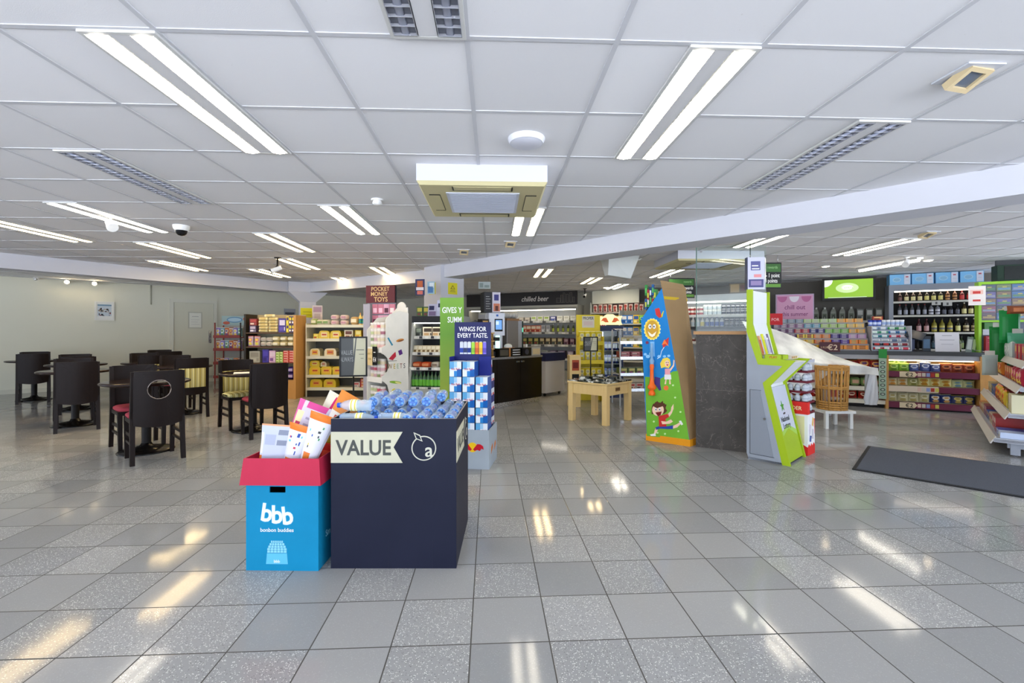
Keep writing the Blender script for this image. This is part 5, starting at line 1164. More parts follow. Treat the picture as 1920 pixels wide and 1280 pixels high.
row(CF, W1, .422, .05, .77, .10, [(gd('bottle', .24, .034, '2f5a34', '6ab83c', '2c4a2c', None, .3), 8, 'green_bottle', 'green drink bottle', 'bottle'), (gd('bottle', .24, .034, '2c3c6a', '5a78b8', '1c2440', None, .3), 4, 'blue_bottle', 'blue drink bottle', 'bottle')])
# posters and snacks on top of the chiller
def poster(fr, x, y, z, w_, h, base, bits, lb, tilt=-12, name='poster_card', cat='poster'):
    mb = MB().box(0, w_, 0, .006, 0, h, mat(base, .4))
    for a, b, c, d, k in bits: mb.box(a*w_, b*w_, -.0015, 0, c*h, d*h, mat(k, .4))
    o = tag(mb.build(name), lb, cat); o.location = fr.p(x, y, z); o.rotation_euler = (R(tilt), 0, fr.a); return o
poster(CF, .40, .25, 1.522, .19, .26, 'b9bcd4', [(.1, .5, .55, .8, '2a2c50'), (.3, .95, .05, .5, 'b07a5a'), (.6, .9, .6, .9, 'd8d0d8'), (.35, .8, .15, .3, '8c3c2c')], 'lilac food poster with dark square logo on top of the chiller, right one')
poster(CF, .25, .28, 1.522, .14, .20, 'b4b4cc', [(.1, .7, .5, .85, '2a2c50'), (.1, .9, .05, .4, '7a6a8a')], 'small lilac poster on top of the chiller, left one')
poster(CF, .60, .3, 1.522, .2, .26, 'c4c4d4', [(.1, .6, .6, .9, '3c3c60'), (.2, .9, .1, .5, 'a8845a')], 'third pale poster on top of the chiller, by the green standee')
row(CF, 'top of the chiller', 1.522, .02, .24, .4, [(gd('box', .1, .12, .16, '4a6a2c', 'c8b83c', '7a3c2c'), 2, 'snack_box', 'green snack box', 'box')])
# hanging posters above
for x, z, w_, h, c, bits, lb in ((.02, 1.86, .155, .26, '2a3158', [(.2, .8, .5, .9, 'b0582c'), (.1, .9, .32, .5, 'd8d0d0'), (.2, .8, .06, .28, 'c86a5a')], 'navy and orange poster hanging above the sandwich chiller'), (.22, 1.88, .12, .2, '8aa8b8', [(.1, .8, .1, .6, '3c6a9a'), (.3, .9, .5, .9, 'c8d0d4')], 'pale blue poster hanging beside the navy and orange one')):
    poster(CF, x, .35, z, w_, h, c, bits, lb, 0, 'hanging_poster'); 
# yellow warning cards on the pillar
PI = Matrix.Translation((-1.21, 8.12, 0)) @ Matrix.Rotation(R(45), 4, 'Z')
for k, lb in ((0, 'yellow warning card with triangle on the right face of white pillar'), (1, 'yellow warning card with triangle on the left face of white pillar')):
    T = PI @ Matrix.Rotation(R(-90*k), 4, 'Z') @ Matrix.Translation((0, -.2515, 2.03))
    o = tag(MB().box(-.1, .1, -.003, 0, -.1, .1, mat('d9cf2c', .45)).plate([(-.05, -.01), (.05, -.01), (0, .06)], mat('3a3618'), .004).plate([(-.035, -.003), (.035, -.003), (0, .045)], mat('d9cf2c'), .005).box(-.06, .06, -.0045, -.003, -.06, -.05, mat('8a8434')).box(-.05, .05, -.0045, -.003, -.04, -.03, mat('8a8434')).build('warning_card'), lb, 'notice'); o.matrix_world = T
T = Matrix.Translation((-4.82, 10.75, 0)) @ Matrix.Rotation(R(30), 4, 'Z')
o = tag(MB().box(-.14, .14, -.004, 0, 0, .22, mat('d9d21c', .45)).box(-.09, .09, -.006, -.004, .05, .07, mat('b0a81c')).box(-.09, .09, -.006, -.004, .12, .14, mat('b0a81c')).build('price_card'), 'bright yellow card on the flared white pillar', 'notice'); o.matrix_world = T @ Matrix.Translation((-.02, -.172, 1.62))
poster(Fr(-4.55, 10.4, 10), 0, 0, 1.55, .22, .34, 'cfc2c2', [(.1, .9, .55, .9, 'a88a9a'), (.2, .8, .1, .45, 'b8a8a8')], 'pink and white paper notice fixed beside the flared pillar', 0)

poster(FWL, (Vector((-6.6, 13.2))-WL0).length, -.02, 1.55, .32, .42, 'a4a6ae', [(.1, .9, .6, .75, '4a4c58'), (.25, .75, .45, .6, '4a4c58'), (.1, .9, .05, .35, '868894')], 'grey paper notice with triangle print on the wall behind cracker unit', 0)
# ---------------------------------------------------------------- coffee counter
KFr = Fr(-.484, 7.287, 47.2); KL = 1.52; KX = .2
r = empty('coffee_counter', KFr.o, KFr.a, 'black fronted coffee counter unit with steel plinth behind the drinks stand', 'counter')
BK = mat('17120f', .22); MB().box(0, KL, .02, .5, .09, .82, BK).build('carcass', r)
MB().box(0, KL, .05, .48, 0, .09, STEEL).build('plinth', r)
MB().box(-.01, KL+.01, -.01, .52, .82, .855, mat('8f9093', .25, .6)).build('worktop', r)
dr = [MB().box(x0+.004, x1-.004, .0, .02, .10, .81, BK).build('door', r) for x0, x1 in ((0, .35), (.35, .93), (.93, KL))]
for d_, x in ((dr[1], .87), (dr[2], .99)): MB().box(x-.03, x+.03, -.012, 0, .75, .775, CHROME).build('handle', d_)
top = .856
def cthing(name, lb, cat, x, y, z=top, rz=0, grp=None): return empty(name, KFr.p(x-KX, y, z), KFr.a+R(rz), lb, cat, grp)
# coffee machine
c = cthing('coffee_machine', 'white coffee machine with touch screen and green glow on the black counter', 'coffee machine', .66, .12, rz=-22)
MB().rbox(-.16, .16, .10, .45, .0, .72, mat('d0d3da', .35), .02).build('body', c); MB().rbox(-.15, .15, -.02, .12, .36, .74, mat('dfe3ee', .3), .02).build('head', c)
MB().rbox(-.15, .15, -.05, .12, 0, .09, BLACK, .02).build('drip_tray', c); sc_ = MB().box(-.045, .10, -.026, -.02, .43, .64, BLACK).box(-.03, .085, -.028, -.026, .46, .62, mat('6a9ad8', .3, emit=.4)).box(-.025, .03, -.0285, -.028, .54, .60, mat('c8dcf4', .3, emit=.3)).build('screen', c)
MB().box(-.06, .04, -.04, .10, .27, .33, BLACK).box(-.09, -.04, -.03, .08, .20, .29, BLACK).build('spout', c); MB().box(.02, .10, .092, .10, .09, .36, mat('bfeadd', .3, emit=.8)).build('back_light', c); MB().box(-.015, .02, -.027, -.02, .68, .715, mat('3c6ab8')).build('badge', c)
# menu cube above
c = cthing('menu_cube', 'black and white menu cube with food photo standing on the coffee machine', 'menu board', .60, .2, top+.745, rz=-30)
MB().box(-.14, .14, -.1, .16, 0, .34, BLACK).build('box', c); MB().box(.0, .14, -.104, -.1, 0, .34, mat('c9c4d0', .4)).box(.03, .11, -.107, -.104, .2, .30, mat('3c3a78')).box(.02, .13, -.106, -.104, .02, .15, mat('c87a5a')).box(.05, .10, -.108, -.106, .03, .11, mat('5a2c24')).build('photo_face', c)
pr_ = MB().box(-.13, -.005, -.102, -.1, .0, .33, mat('2a2a2e'))
for i in range(6): pr_.box(-.11, -.03-.02*(i % 2), -.104, -.102, .06+.04*i, .067+.04*i, mat('a8a8a4'))
pr_.build('price_list', c)
c = cthing('wooden_cup_rack', 'tan wooden rack of stacked cups left of the coffee machine', 'cup rack', .36, -.0)
for z in (0, .13, .26, .39): MB().box(-.13, .13, 0, .25, z, z+.02, mat('c8a468', .5)).build('rack_shelf', c)
for x in (-.12, .11): MB().box(x, x+.012, .02, .23, .02, .39, mat('a8844c', .5)).build('rack_side', c)
for k in range(3):
    for i in range(3): put(KFr, .09+.075*i, .06, top+.022+.13*k, gd('tub', 'd8c8a0', 'b89458', 'c8b080', .03, .10), 'paper_cup', 'tan paper cup, %s from the left on %s level of the wooden cup rack' % (ORD[i+1], ORD[k+1]), 'paper cup', 'paper cups on the rack')
put(KFr, .18, .1, top+.41, gd('box', .16, .1, .22, '2a2420', 'c8a05a', 'e0d0b0'), 'coffee_box', 'dark and tan coffee box on top of the wooden cup rack', 'box', 'coffee box')
c = cthing('cup_holder', 'brown cardboard cup holder box with white tissue on the coffee counter', 'cup box', .92, .02)
MB().box(-.09, .09, 0, .16, 0, .15, mat('b0763c', .6)).build('carton', c); MB().ball((0, .08, .17), .08, .07, .05, mat('e0e2de', .7), 12, 6).build('tissue', c)
c = cthing('milk_chiller', 'grey steel milk chiller with brown top board beside the coffee machine', 'milk chiller', 1.15, .20)
MB().rbox(-.15, .15, 0, .29, 0, .62, mat('77726e', .35, .4), .01).build('cabinet', c); MB().box(-.16, .16, -.01, .29, .62, .66, mat('8a6a4c', .5)).build('top_board', c)
c = cthing('takeaway_lid_stack', 'clear plastic bag of cup lids lying on the milk chiller', 'bag', 1.17, .32, top+.662)
for i in range(5): MB().ball((-.16+.075*i, 0, .06), .06, .09, .06, mat('c4c6c4', .2, alpha=.8), 10, 6).build('lid_sleeve', c)
c = cthing('water_boiler', 'slim steel and black hot water dispenser with white base cup on counter', 'dispenser', 1.40, .25)
MB().box(-.07, .05, 0, .12, 0, .62, mat('a5abb8', .3, .5)).build('tower', c); MB().box(.05, .09, .0, .1, 0, .62, mat('20302a', .3)).box(.055, .085, -.003, 0, .42, .5, mat('5ab89a', .3, emit=.6)).build('control_strip', c)
MB().lathe([(.045, 0), (.05, .07), (.035, .075)], WHITE, 14, Matrix.Translation((.12, -.05, 0))).lathe([(.02, .07), (.018, .2)], WHITE, 10, Matrix.Translation((.12, -.05, 0))).build('cup_stack', c)
for x, lb, cc, sh in ((.30, 'clear angled sweetener dispenser at left of the counter front', '5a5a50', 0), (.72, 'black angled lid dispenser in the counter front row', '14140f', 0), (1.02, 'black and white striped lid dispenser in the counter front row', '1a1a18', 1), (1.30, 'black round fronted lid dispenser in the counter front row', '121214', 2), (1.56, 'wooden stirrer box with clear front at the counter right end', 'a8a49a', 0)):
    c = cthing('lid_dispenser', lb, 'dispenser', x, .0)
    MB().prism([(-.12, 0), (.12, 0), (.12, .17), (-.12, .17)], 0, .145, mat(cc, .2)).build('hopper', c)
    f_ = MB()
    if sh == 1:
        for i in range(3): f_.tube([(-.09, -.004, .03+.04*i), (.09, -.004, .03+.04*i)], .008, mat('d8d8d8', .3), 6)
    elif sh == 2: f_.lathe([(.05, 0), (.05, .006)], mat('3a3a40', .2), 18, Matrix.Translation((0, 0, .07)) @ Matrix.Rotation(R(90), 4, 'X'))
    else: f_.box(-.10, .10, -.004, 0, .02, .12, mat('4a463c' if cc != 'a8a49a' else 'c8b48c', .15))
    f_.build('front', c)
c = empty('kettle_dome', KFr.p(.2, .37, top), 0, 'steel domed food display behind the green standee', 'food display')
MB().lathe([(.125, 0), (.125, .05)], STEEL, 24).build('base', c); MB().lathe([(.12, .05), (.12, .44), (.11, .52), (.08, .59), (.002, .62)], mat('a9aeb0', .12, .7), 24).build('dome', c)
# white cart at the end
XF = Fr(.66, 9.0, 49); xw = .66
r = empty('serving_cart', XF.o, XF.a, 'white fronted cart with navy top edge at the end of the coffee counter', 'cart')
MB().box(0, xw, 0, .5, .07, .70, mat('c6c5c8', .4)).build('body', r); MB().box(-.01, xw+.01, -.012, .5, .70, .86, mat('20244a', .35)).build('navy_top', r)
for x in (.08, xw-.08):
    for y in (.08, .42): MB().lathe([(.03, -.012), (.03, .012)], BLACK, 12, Matrix.Translation((x, y, .031)) @ Matrix.Rotation(R(90), 4, 'X')).box(x-.01, x+.01, y-.01, y+.01, .03, .07, STEEL).build('caster', r)
# ---------------------------------------------------------------- yellow stand
random.seed(51)
YF = Fr(1.22, 8.25, 3)
r = empty('crisps_stand', YF.o, YF.a, 'yellow cardboard crisps stand reading PROPER behind the low table', 'display stand')
YB = m_card('yellow_board', 'd8c43c'); MB().box(0, .45, .30, .31, 0, 1.60, YB).box(0, .01, 0, .30, 0, 1.2, YB).box(.44, .45, 0, .30, 0, 1.2, YB).build('board', r)
for z in (1.08, .74, .42): MB().box(.01, .44, 0, .30, z-.02, z, YB).box(.01, .44, -.008, 0, z-.04, z+.03, YB).build('shelf', r)
MB().box(.11, .34, .295, .30, 1.36, 1.575, mat('d9d4c4', .5)).text('PROPER', .075, DGREY, .225, 1.51, .295, None, .001, .012, 'CENTER', .75).box(.14, .31, .293, .295, 1.40, 1.48, mat('d8c4bc')).build('white_label', r)
for k, z in enumerate((1.083, .743, .423)):
    for i in range(4): put(YF, .065+.107*i, .12, z, gd('bag', .115, .21, .07, 'd8c62c', 'e8e2a0', 'b8b8a0') if k != 1 or i % 2 else gd('bag', .115, .21, .07, 'b8bcb4', 'd8d8c8', 'd8c62c'), 'crisp_bag', '%s crisp bag from left, %s shelf down of the yellow stand' % (ORD[i+1], ORD[k+1]), 'crisp bag', 'bags on the yellow stand')
c = empty('wooden_crate_stand', (.98, 7.75, 0), R(4), 'slim pale wooden stand with red and black labels left of yellow stand', 'stand')
MB().box(0, .19, 0, .22, 0, .88, PINE).build('frame', c); MB().box(.04, .16, -.004, 0, .62, .80, mat('a84a2c', .5)).box(.055, .145, -.006, -.004, .66, .76, mat('6a1c14', .5)).build('red_label', c); MB().box(.04, .16, -.004, 0, .42, .56, BLACK).text('m', .09, WHITE, .1, .45, -.004, None, .001, .02).build('black_label', c)
# ---------------------------------------------------------------- energy drinks fridge
EF = Fr(1.72, 8.85, 6)
r = empty('drinks_fridge', EF.o, EF.a, 'slim energy drinks fridge with navy frame and glowing bull logo on top', 'fridge')
NB = mat('1c2850', .35); MB().box(0, .45, .43, .45, 0, 1.40, WHITE).box(0, .03, 0, .43, 0, 1.4, NB).box(.42, .45, 0, .43, 0, 1.4, NB).box(.03, .42, 0, .43, 1.30, 1.4, NB).box(.03, .42, 0, .43, 0, .12, NB).build('cabinet', r)
MB().box(.035, .05, .01, .02, .14, 1.28, mat('dfe8ff', .4, emit=3, name='fridge_strip')).build('light_strip', r)
for z in (.40, .66, .92): MB().box(.03, .42, .03, .42, z-.012, z, LGREY).build('shelf', r)
MB().box(.03, .42, -.008, -.002, .12, 1.30, GLASS).build('glass_door', r)
for z, nm in ((.122, 'bottom'), (.402, 'second'), (.662, 'third'), (.922, 'top')):
    for i in range(5): put(EF, .08+.073*i, .15, z, gd('can', .17, .028, '2c3f9a', 'c4cad6'), 'energy_can', 'blue and silver can, %s from the left on %s fridge shelf' % (ORD[i+1], nm), 'can', 'cans in the energy fridge')
lg = MB().plate([(-.02, 1.42), (.47, 1.42), (.44, 1.50), (.47, 1.60), (.36, 1.58), (.28, 1.63), (.17, 1.63), (.09, 1.58), (-.02, 1.60), (.01, 1.5)], mat('f4e2a8', .4, emit=.5), .05, None, .16)
for s_ in (-1, 1): lg.plate([(.225+s_*a, b) for a, b in ((.03, 1.47), (.08, 1.56), (.14, 1.555), (.19, 1.49), (.15, 1.5), (.1, 1.47))], mat('d8602c', .4, emit=.2), .054, None, .16)
lg.build('logo_topper', r)
o = tag(MB().box(0, .16, -.008, 0, 0, .16, mat('e8e4e8', .4)).text('N', .16, mat('c8183c'), .08, .025, -.008, None, .001, .02).build('shop_sign', loc=Fr(1.80, 9.5, 0).p(0, 0, 1.345)), 'small white sign with red letter N left of the glowing bull logo', 'sign')
c = empty('sign_bracket', (1.88, 9.51, 0), 0, 'dark post carrying the small white N sign', 'post'); MB().box(-.012, .012, 0, .02, 0, 1.45, DGREY).box(-.1, .1, -.05, .1, 0, .01, DGREY).build('post', c)
# ---------------------------------------------------------------- bakery rack
random.seed(52)
PFr = Fr(1.86, 7.85, 8); 
r = empty('bakery_rack', PFr.o, PFr.a, 'grey metal bakery rack with curved clear covers between fridge and sun display', 'rack')
for x in (.0, .62):
    for y in (.02, .4): MB().box(x, x+.022, y, y+.022, .0, 1.32, LGREY).build('upright', r)
for z in (1.10, .83, .55, .28): MB().box(0, .64, 0, .44, z-.02, z, LGREY).box(0, .64, -.01, 0, z-.03, z+.02, STEEL).build('shelf', r)
MB().grid(lambda u, v: (.0+.64*u, .44-.46*math.sin(v*math.pi/2), 1.14+.20*math.cos(v*math.pi/2)), 4, 8, mat('aab0b0', .08, alpha=.35)).build('curved_cover', r)
for k, z in enumerate((1.102, .832, .552, .282)):
    W1 = 'the %s bakery rack shelf' % ('top', 'second', 'third', 'bottom')[k]
    if k == 0: row(PFr, W1, z, .03, .61, .08, [(gd('heap', .13, .2, .08, 'd0bc5a', 'e4dcc0'), 2, 'bun_pack', 'yellow bun pack', 'bun pack'), (gd('heap', .13, .2, .09, 'c8c0b0', 'e8e4dc'), 2, 'bun_pack', 'white bun pack', 'bun pack')], .003)
    if k == 1: row(PFr, W1, z, .03, .61, .08, [(gd('box', .18, .2, .05, '8c3c44', 'c88a8a', 'd8c8b8'), 3, 'cake_tray', 'dark red cake tray', 'cake tray', 2, .052)], .003)
    if k == 2: row(PFr, W1, z, .03, .61, .08, [(gd('box', .13, .2, .1, '5a6a3c', 'c8b86a', '7a2c5a'), 4, 'cake_box', 'green and plum cake box', 'cake box')], .003)
    if k == 3: row(PFr, W1, z, .03, .61, .08, [(gd('box', .13, .2, .1, 'c8b8a8', 'a83c34', '5a3c34'), 4, 'cake_box', 'pale cake box', 'cake box')], .003)
# ---------------------------------------------------------------- chilled beer unit
random.seed(53)
A_, B_ = (-1.35, 13.82), (1.78, 12.42)
HF, hl = line_fr(A_, B_)
r = empty('beer_chiller', HF.o, HF.a, 'long open beer chiller under a black chilled beer sign', 'chiller')
CC = mat('8f8e86', .5)
MB().box(0, hl, .62, .66, 0, 2.05, mat('c8cac8', .5)).build('back_panel', r)
for x in (0, hl-.05): MB().box(x, x+.05, 0, .62, 0, 2.05, CC).build('side_panel', r)
MB().box(.05, hl-.05, .0, .62, 0, .22, CC).build('base', r); MB().box(.05, hl-.05, .05, .62, 1.93, 2.05, CC).build('canopy', r)
MB().box(.08, hl-.08, .08, .13, 1.905, 1.928, mat('fff4e2', emit=5, name='chiller_tube')).build('strip_light', r)
s_ = MB().box(0, hl, -.05, .0, 2.04, 2.41, mat('1b1512', .4)).build('sign_board', r)
pt = MB().text('chilled beer', .2, mat('d8d4cc'), hl*.64, 2.16, -.05, None, .002, .004, 'CENTER', .86, .25); pt.build('lettering', s_)
ic = MB(); OLN = mat('6a655c')
for i, (x, w_, h) in enumerate(((.83, .10, .12), (.865, .06, .2), (.885, .05, .26), (.91, .07, .22), (.94, .06, .26), (.965, .05, .14))):
    xa = hl*x; 
    for a, b, c_, d in ((xa, xa+.008, 2.10, 2.10+h), (xa+w_, xa+w_+.008, 2.10, 2.10+h), (xa, xa+w_, 2.10+h, 2.108+h), (xa, xa+w_, 2.10, 2.108), (xa+w_*.4, xa+w_*.45, 2.12, 2.08+h)): ic.box(a, b, -.053, -.05, c_, d, OLN)
ic.build('bottle_drawing', s_)
MB().box(0, hl, -.03, .05, 1.98, 2.04, mat('b4b2a4', .5)).build('light_rail', r)
SP = [(1.60, .20), (1.28, .12), (.93, .07), (.55, .02)]
for z, y in SP: 
    sh = MB().box(.05, hl-.05, y, .62, z-.025, z, mat('b9b9b4', .4)).box(.05, hl-.05, y-.012, y, z-.05, z+.014, mat('c4c4bc', .4))
    for i in range(16): sh.box(.15+.2*i, .25+.2*i, y-.014, y-.012, z-.045, z+.01, mat('5a5a58' if i % 2 else 'e0e0da'))
    sh.build('shelf', r)
W1 = 'the top beer chiller shelf'
x0 = 1.55
row(HF, W1, 1.602, x0, hl-.1, .27, [(gd('box', .16, .2, .12, 'a8a094', 'c8c0b0', '6a5a5a'), 2, 'beer_box', 'grey beer box', 'beer box'), (gd('box', .16, .2, .14, 'd8d8cc', '8aa04a', 'c8c8bc'), 3, 'beer_box', 'white beer box', 'beer box'), (gd('box', .16, .2, .14, '343a78', 'c8c8d8', '5a6ab0'), 1, 'beer_box', 'navy beer box', 'beer box'), (gd('box', .16, .2, .14, 'e0e0d8', 'b8b8a8', 'd8d8d0'), 3, 'beer_box', 'plain white beer box', 'beer box')])
W1 = 'the second beer chiller shelf'
row(HF, W1, 1.282, x0, hl-.1, .2, [(gd('box', .17, .2, .20, 'b85a34', 'd8c8b0', '8c2c24'), 5, 'beer_box', 'orange beer box', 'beer box'), (gd('box', .12, .2, .2, 'b4b4b4', '8a8a90', 'd8d8d8'), 2, 'beer_box', 'silver beer box', 'beer box'), (gd('bottle', .24, .032, '2c3c1c', 'a8b43c', 'd8d8c0'), 5, 'beer_bottle', 'green beer bottle', 'beer bottle')])
W1 = 'the third beer chiller shelf'
row(HF, W1, .932, x0, hl-.1, .14, [(gd('box', .15, .2, .20, '3c4a2c', 'b8a85a', '8a3c2c'), 4, 'beer_pack', 'dark green beer pack', 'beer pack'), (gd('box', .15, .2, .2, '5a4a34', 'c8b888', '2c3a24'), 4, 'beer_pack', 'brown beer pack', 'beer pack'), (gd('box', .13, .2, .18, '6a2c3c', 'a88a8a', '3c1c24'), 2, 'beer_pack', 'maroon beer pack', 'beer pack')])
W1 = 'the lowest beer chiller shelf'
row(HF, W1, .552, x0, hl-.1, .1, [(gd('box', .17, .2, .22, 'a8aca8', '6a7a5a', 'd8d8d0'), 4, 'beer_crate', 'grey beer crate', 'beer crate'), (gd('box', .17, .2, .22, '6a5a78', 'c8c0cc', '3c3450'), 3, 'beer_crate', 'purple beer crate', 'beer crate')])
# tall shelves at the back
random.seed(54)
VF = Fr(2.15, 12.55, -30)
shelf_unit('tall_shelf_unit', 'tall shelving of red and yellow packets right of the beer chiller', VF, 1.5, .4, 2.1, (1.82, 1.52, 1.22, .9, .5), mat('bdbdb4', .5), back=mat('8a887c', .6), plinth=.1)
o = tag(MB().box(0, 1.28, 0, .03, 0, .36, mat('c4c3b4', .55)).build('white_panel', loc=VF.p(.05, .02, 2.055), rz=VF.a), 'blank cream panel above the red and yellow packet shelves', 'panel')
o = tag(MB().box(0, .55, 0, .03, 0, .33, mat('c4c3b4', .55)).build('white_panel', loc=VF.p(1.62, .02, 2.0), rz=VF.a), 'blank cream panel right of the dark frame, left of the sun display', 'panel')
for k, z in enumerate((1.822, 1.522, 1.222, .902)):
    W1 = 'the %s tall shelf right of beer' % ('top', 'second', 'third', 'fourth')[k]
    it = [[(gd('bag', .12, .22, .06, 'c8bcb0', 'a8342c', '8a3c34'), 10, 'snack_bag', 'red and white packet', 'packet')], [(gd('bag', .12, .22, .06, 'c8b040', '8a6a2c', 'a83c24'), 6, 'snack_bag', 'yellow packet', 'packet'), (gd('bag', .12, .22, .06, '6a8a34', 'c8b83c', '5a3c24'), 4, 'snack_bag', 'green packet', 'packet')],
          [(gd('box', .12, .15, .2, '8a7a3c', 'b8b0a0', '3c3c2c'), 5, 'snack_box', 'olive box', 'box'), (gd('box', .12, .15, .2, '6a5a4a', 'c8b8a0', '8a3424'), 5, 'snack_box', 'brown box', 'box')], [(gd('box', .14, .15, .2, 'a8a08c', '6a5a4a', 'c84a34'), 8, 'snack_box', 'beige box', 'box')]][k]
    row(VF, W1, z, .05, 1.45, .08, it)
UF = Fr(2.75, 11.75, -31)
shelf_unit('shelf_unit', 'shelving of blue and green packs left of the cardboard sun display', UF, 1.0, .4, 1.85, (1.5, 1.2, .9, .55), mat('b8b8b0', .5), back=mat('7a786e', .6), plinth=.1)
for k, z in enumerate((1.502, 1.202, .902)):
    row(UF, 'the %s shelf left of the sun display' % ('top', 'second', 'third')[k], z, .04, .96, .08, [(gd('box', .15, .15, .22, '2c6ab0', 'd8d8d8', '1c4a8a'), 2, 'wash_box', 'blue carton', 'carton'), (gd('box', .15, .15, .22, 'd8b42c', '2c5aa0', 'e8d88a'), 1, 'wash_box', 'yellow carton', 'carton'), (gd('bag', .16, .22, .08, '3c9a3c', 'b8d85a', '2c7ab0'), 3, 'wash_bag', 'green pack', 'pack')])
# ---------------------------------------------------------------- dairy chiller behind the glass screen
random.seed(55)
DF, dl_ = line_fr((3.95, 10.96), (5.35, 10.12))
r = empty('dairy_chiller', DF.o, DF.a, 'white lit dairy chiller of milk and juice seen through the glass screen', 'chiller')
WC = mat('d2d4d4', .45)
MB().box(0, dl_, .62, .66, 0, 2.0, WC).build('back_panel', r)
for x in (0, dl_-.04): MB().box(x, x+.04, 0, .62, 0, 2.0, WC).build('side_panel', r)
MB().box(.04, dl_-.04, 0, .62, 0, .25, WC).build('base', r); MB().box(.0, dl_, -.02, .62, 2.0, 2.15, WC).build('canopy', r)
MB().box(.06, dl_-.06, .05, .10, 1.97, 1.998, mat('fff8ee', emit=4, name='dairy_tube')).build('strip_light', r)
for z in (1.68, 1.40, 1.05, .7): MB().box(.04, dl_-.04, .10, .62, z-.025, z, WHITE).box(.04, dl_-.04, .09, .10, z-.05, z+.014, DGREY if z == 1.4 else WHITE).build('shelf', r)
row(DF, 'the top dairy shelf', 1.682, .08, dl_-.08, .2, [(gd('tub', 'd8d4cc', 'e4e0d8', 'a83c3c', .05, .10), 5, 'yoghurt_tub', 'red and white yoghurt tub', 'tub', 2, .101), (gd('tub', 'e8e8e4', 'e0e4e4', 'c4d0d8', .05, .12), 4, 'yoghurt_tub', 'white yoghurt tub', 'tub', 2, .121), (gd('tub', '3c3c4a', 'd8d4d8', '2c2c38', .045, .12), 6, 'yoghurt_tub', 'dark topped yoghurt tub', 'tub', 2, .121)])
row(DF, 'the second dairy shelf', 1.402, .08, dl_-.08, .17, [(gd('bottle', .24, .045, 'e4e6e4', 'c8d4dc', 'd8d8d8', None, .3), 4, 'milk_bottle', 'white milk bottle', 'milk bottle'), (gd('bottle', .24, .045, 'e4e0d0', 'd8c43c', 'd8c43c', None, .3), 1, 'milk_bottle', 'yellow capped milk bottle', 'milk bottle'), (gd('bottle', .24, .045, 'd8dce4', '3c58a8', '24388c', None, .3), 4, 'milk_bottle', 'navy capped milk bottle', 'milk bottle'), (gd('tub', '5a5460', 'd8d4d4', '3c3844', .045, .1), 5, 'yoghurt_tub', 'grey yoghurt tub', 'tub', 2, .101)])
row(DF, 'the third dairy shelf', 1.052, .08, dl_-.08, .17, [(gd('tub', 'c8c4bc', 'd8d4cc', '8a4a44', .05, .1), 7, 'spread_tub', 'pale spread tub', 'tub'), (gd('bottle', .25, .042, 'e07030', 'd85a24', 'd0602c', None, .3), 4, 'juice_bottle', 'orange juice bottle', 'juice bottle'), (gd('bottle', .25, .042, 'c4cc5a', 'dfe08c', 'a8b83c', None, .3), 3, 'juice_bottle', 'lime juice bottle', 'juice bottle')])
poster(DF, 1.15, -.01, 2.16, .5, .22, '6a5a40', [(.05, .4, .1, .9, 'b89a6a'), (.45, .95, .2, .8, '5a2c24')], 'brown food board above the dairy chiller behind the glass screen', 0)

r = empty('hanging_sign', at(897, 541, 7.6), R(4), 'small pale glass sign hanging from ceiling above the coffee counter', 'sign')
MB().box(0, .20, 0, .008, 0, .115, mat('aab4b2', .2, alpha=.7)).box(.02, .08, -.002, 0, .02, .095, mat('6a7674')).box(.1, .18, -.002, 0, .02, .06, mat('6a7674')).build('sign_plate', r)
for x in (.03, .17): MB().tube([(x, .004, .115), (x, .004, CEIL-r.location.z)], .002, STEEL, 6).build('hanger', r)
# ---------------------------------------------------------------- serving counter on the right
random.seed(61)
RF2, RL = line_fr((4.7, 8.4), (8.3, 6.6)); X0 = .335
RC = Fr(RF2.p(X0, 0, 0).x, RF2.p(X0, 0, 0).y, math.degrees(RF2.a))
r = empty('serving_counter', RC.o, RC.a, 'long grey topped serving counter with crisps shelves in its front', 'counter')
MB().box(-.3, 3.6, -.01, .62, .89, .955, mat('4a4c50', .35)).build('worktop', r); MB().box(-.3, 3.6, .0, .03, .815, .89, mat('a9aab0', .45)).build('fascia', r)
MB().box(-.3, 3.6, .56, .60, 0, .89, mat('8a7a60', .6)).build('back_panel', r); MB().box(-.3, 2.55, .08, .56, 0, .05, DARK).build('plinth', r)
for x in (1.385, 2.55): MB().box(x, x+.04, -.03, .56, 0, .89, OAK).build('timber_post', r)
MB().box(2.59, 3.6, .02, .05, .02, .815, OAK).build('oak_front', r)
MB().box(1.43, 2.545, .5, .53, .62, .85, mat('e0b878', .5)).build('lit_back_board', r)
MB().box(1.45, 2.52, .10, .14, .795, .812, mat('ffe2b0', .4, emit=5, name='shelf_light')).build('strip_light', r)
PUR = mat('6c2f45', .4); CRM2 = mat('d9c9a8', .4)
for z in (.62, .38, .115):
    s_ = MB().box(1.425, 2.55, .02, .5, z-.025, z, mat('b8b0a4', .4)).build('shelf', r)
    st = MB().box(1.425, 2.55, -.012, .02, z-.088, z+.008, PUR if z != .38 else mat('d6c8b4', .4))
    if z == .38: st.box(2.06, 2.55, -.014, -.012, z-.088, z+.008, PUR)
    else: st.box(1.57, 1.76, -.014, -.012, z-.085, z+.005, CRM2).text('€2', .085, DARK, 1.695, z-.072, -.014, None, .001, .012).plate([(1.76, z-.085), (1.80, z-.04), (1.76, z+.005)], CRM2, .002, None, -.012)
    for i, c in enumerate(('d8b8a8', 'c8c0b0', '8a98c8', 'a83c34', 'c8c05a')): st.box(1.80+.055*i, 1.845+.055*i, -.015, -.012, z-.07, z-.01, mat(c))
    st.build('price_strip', s_)
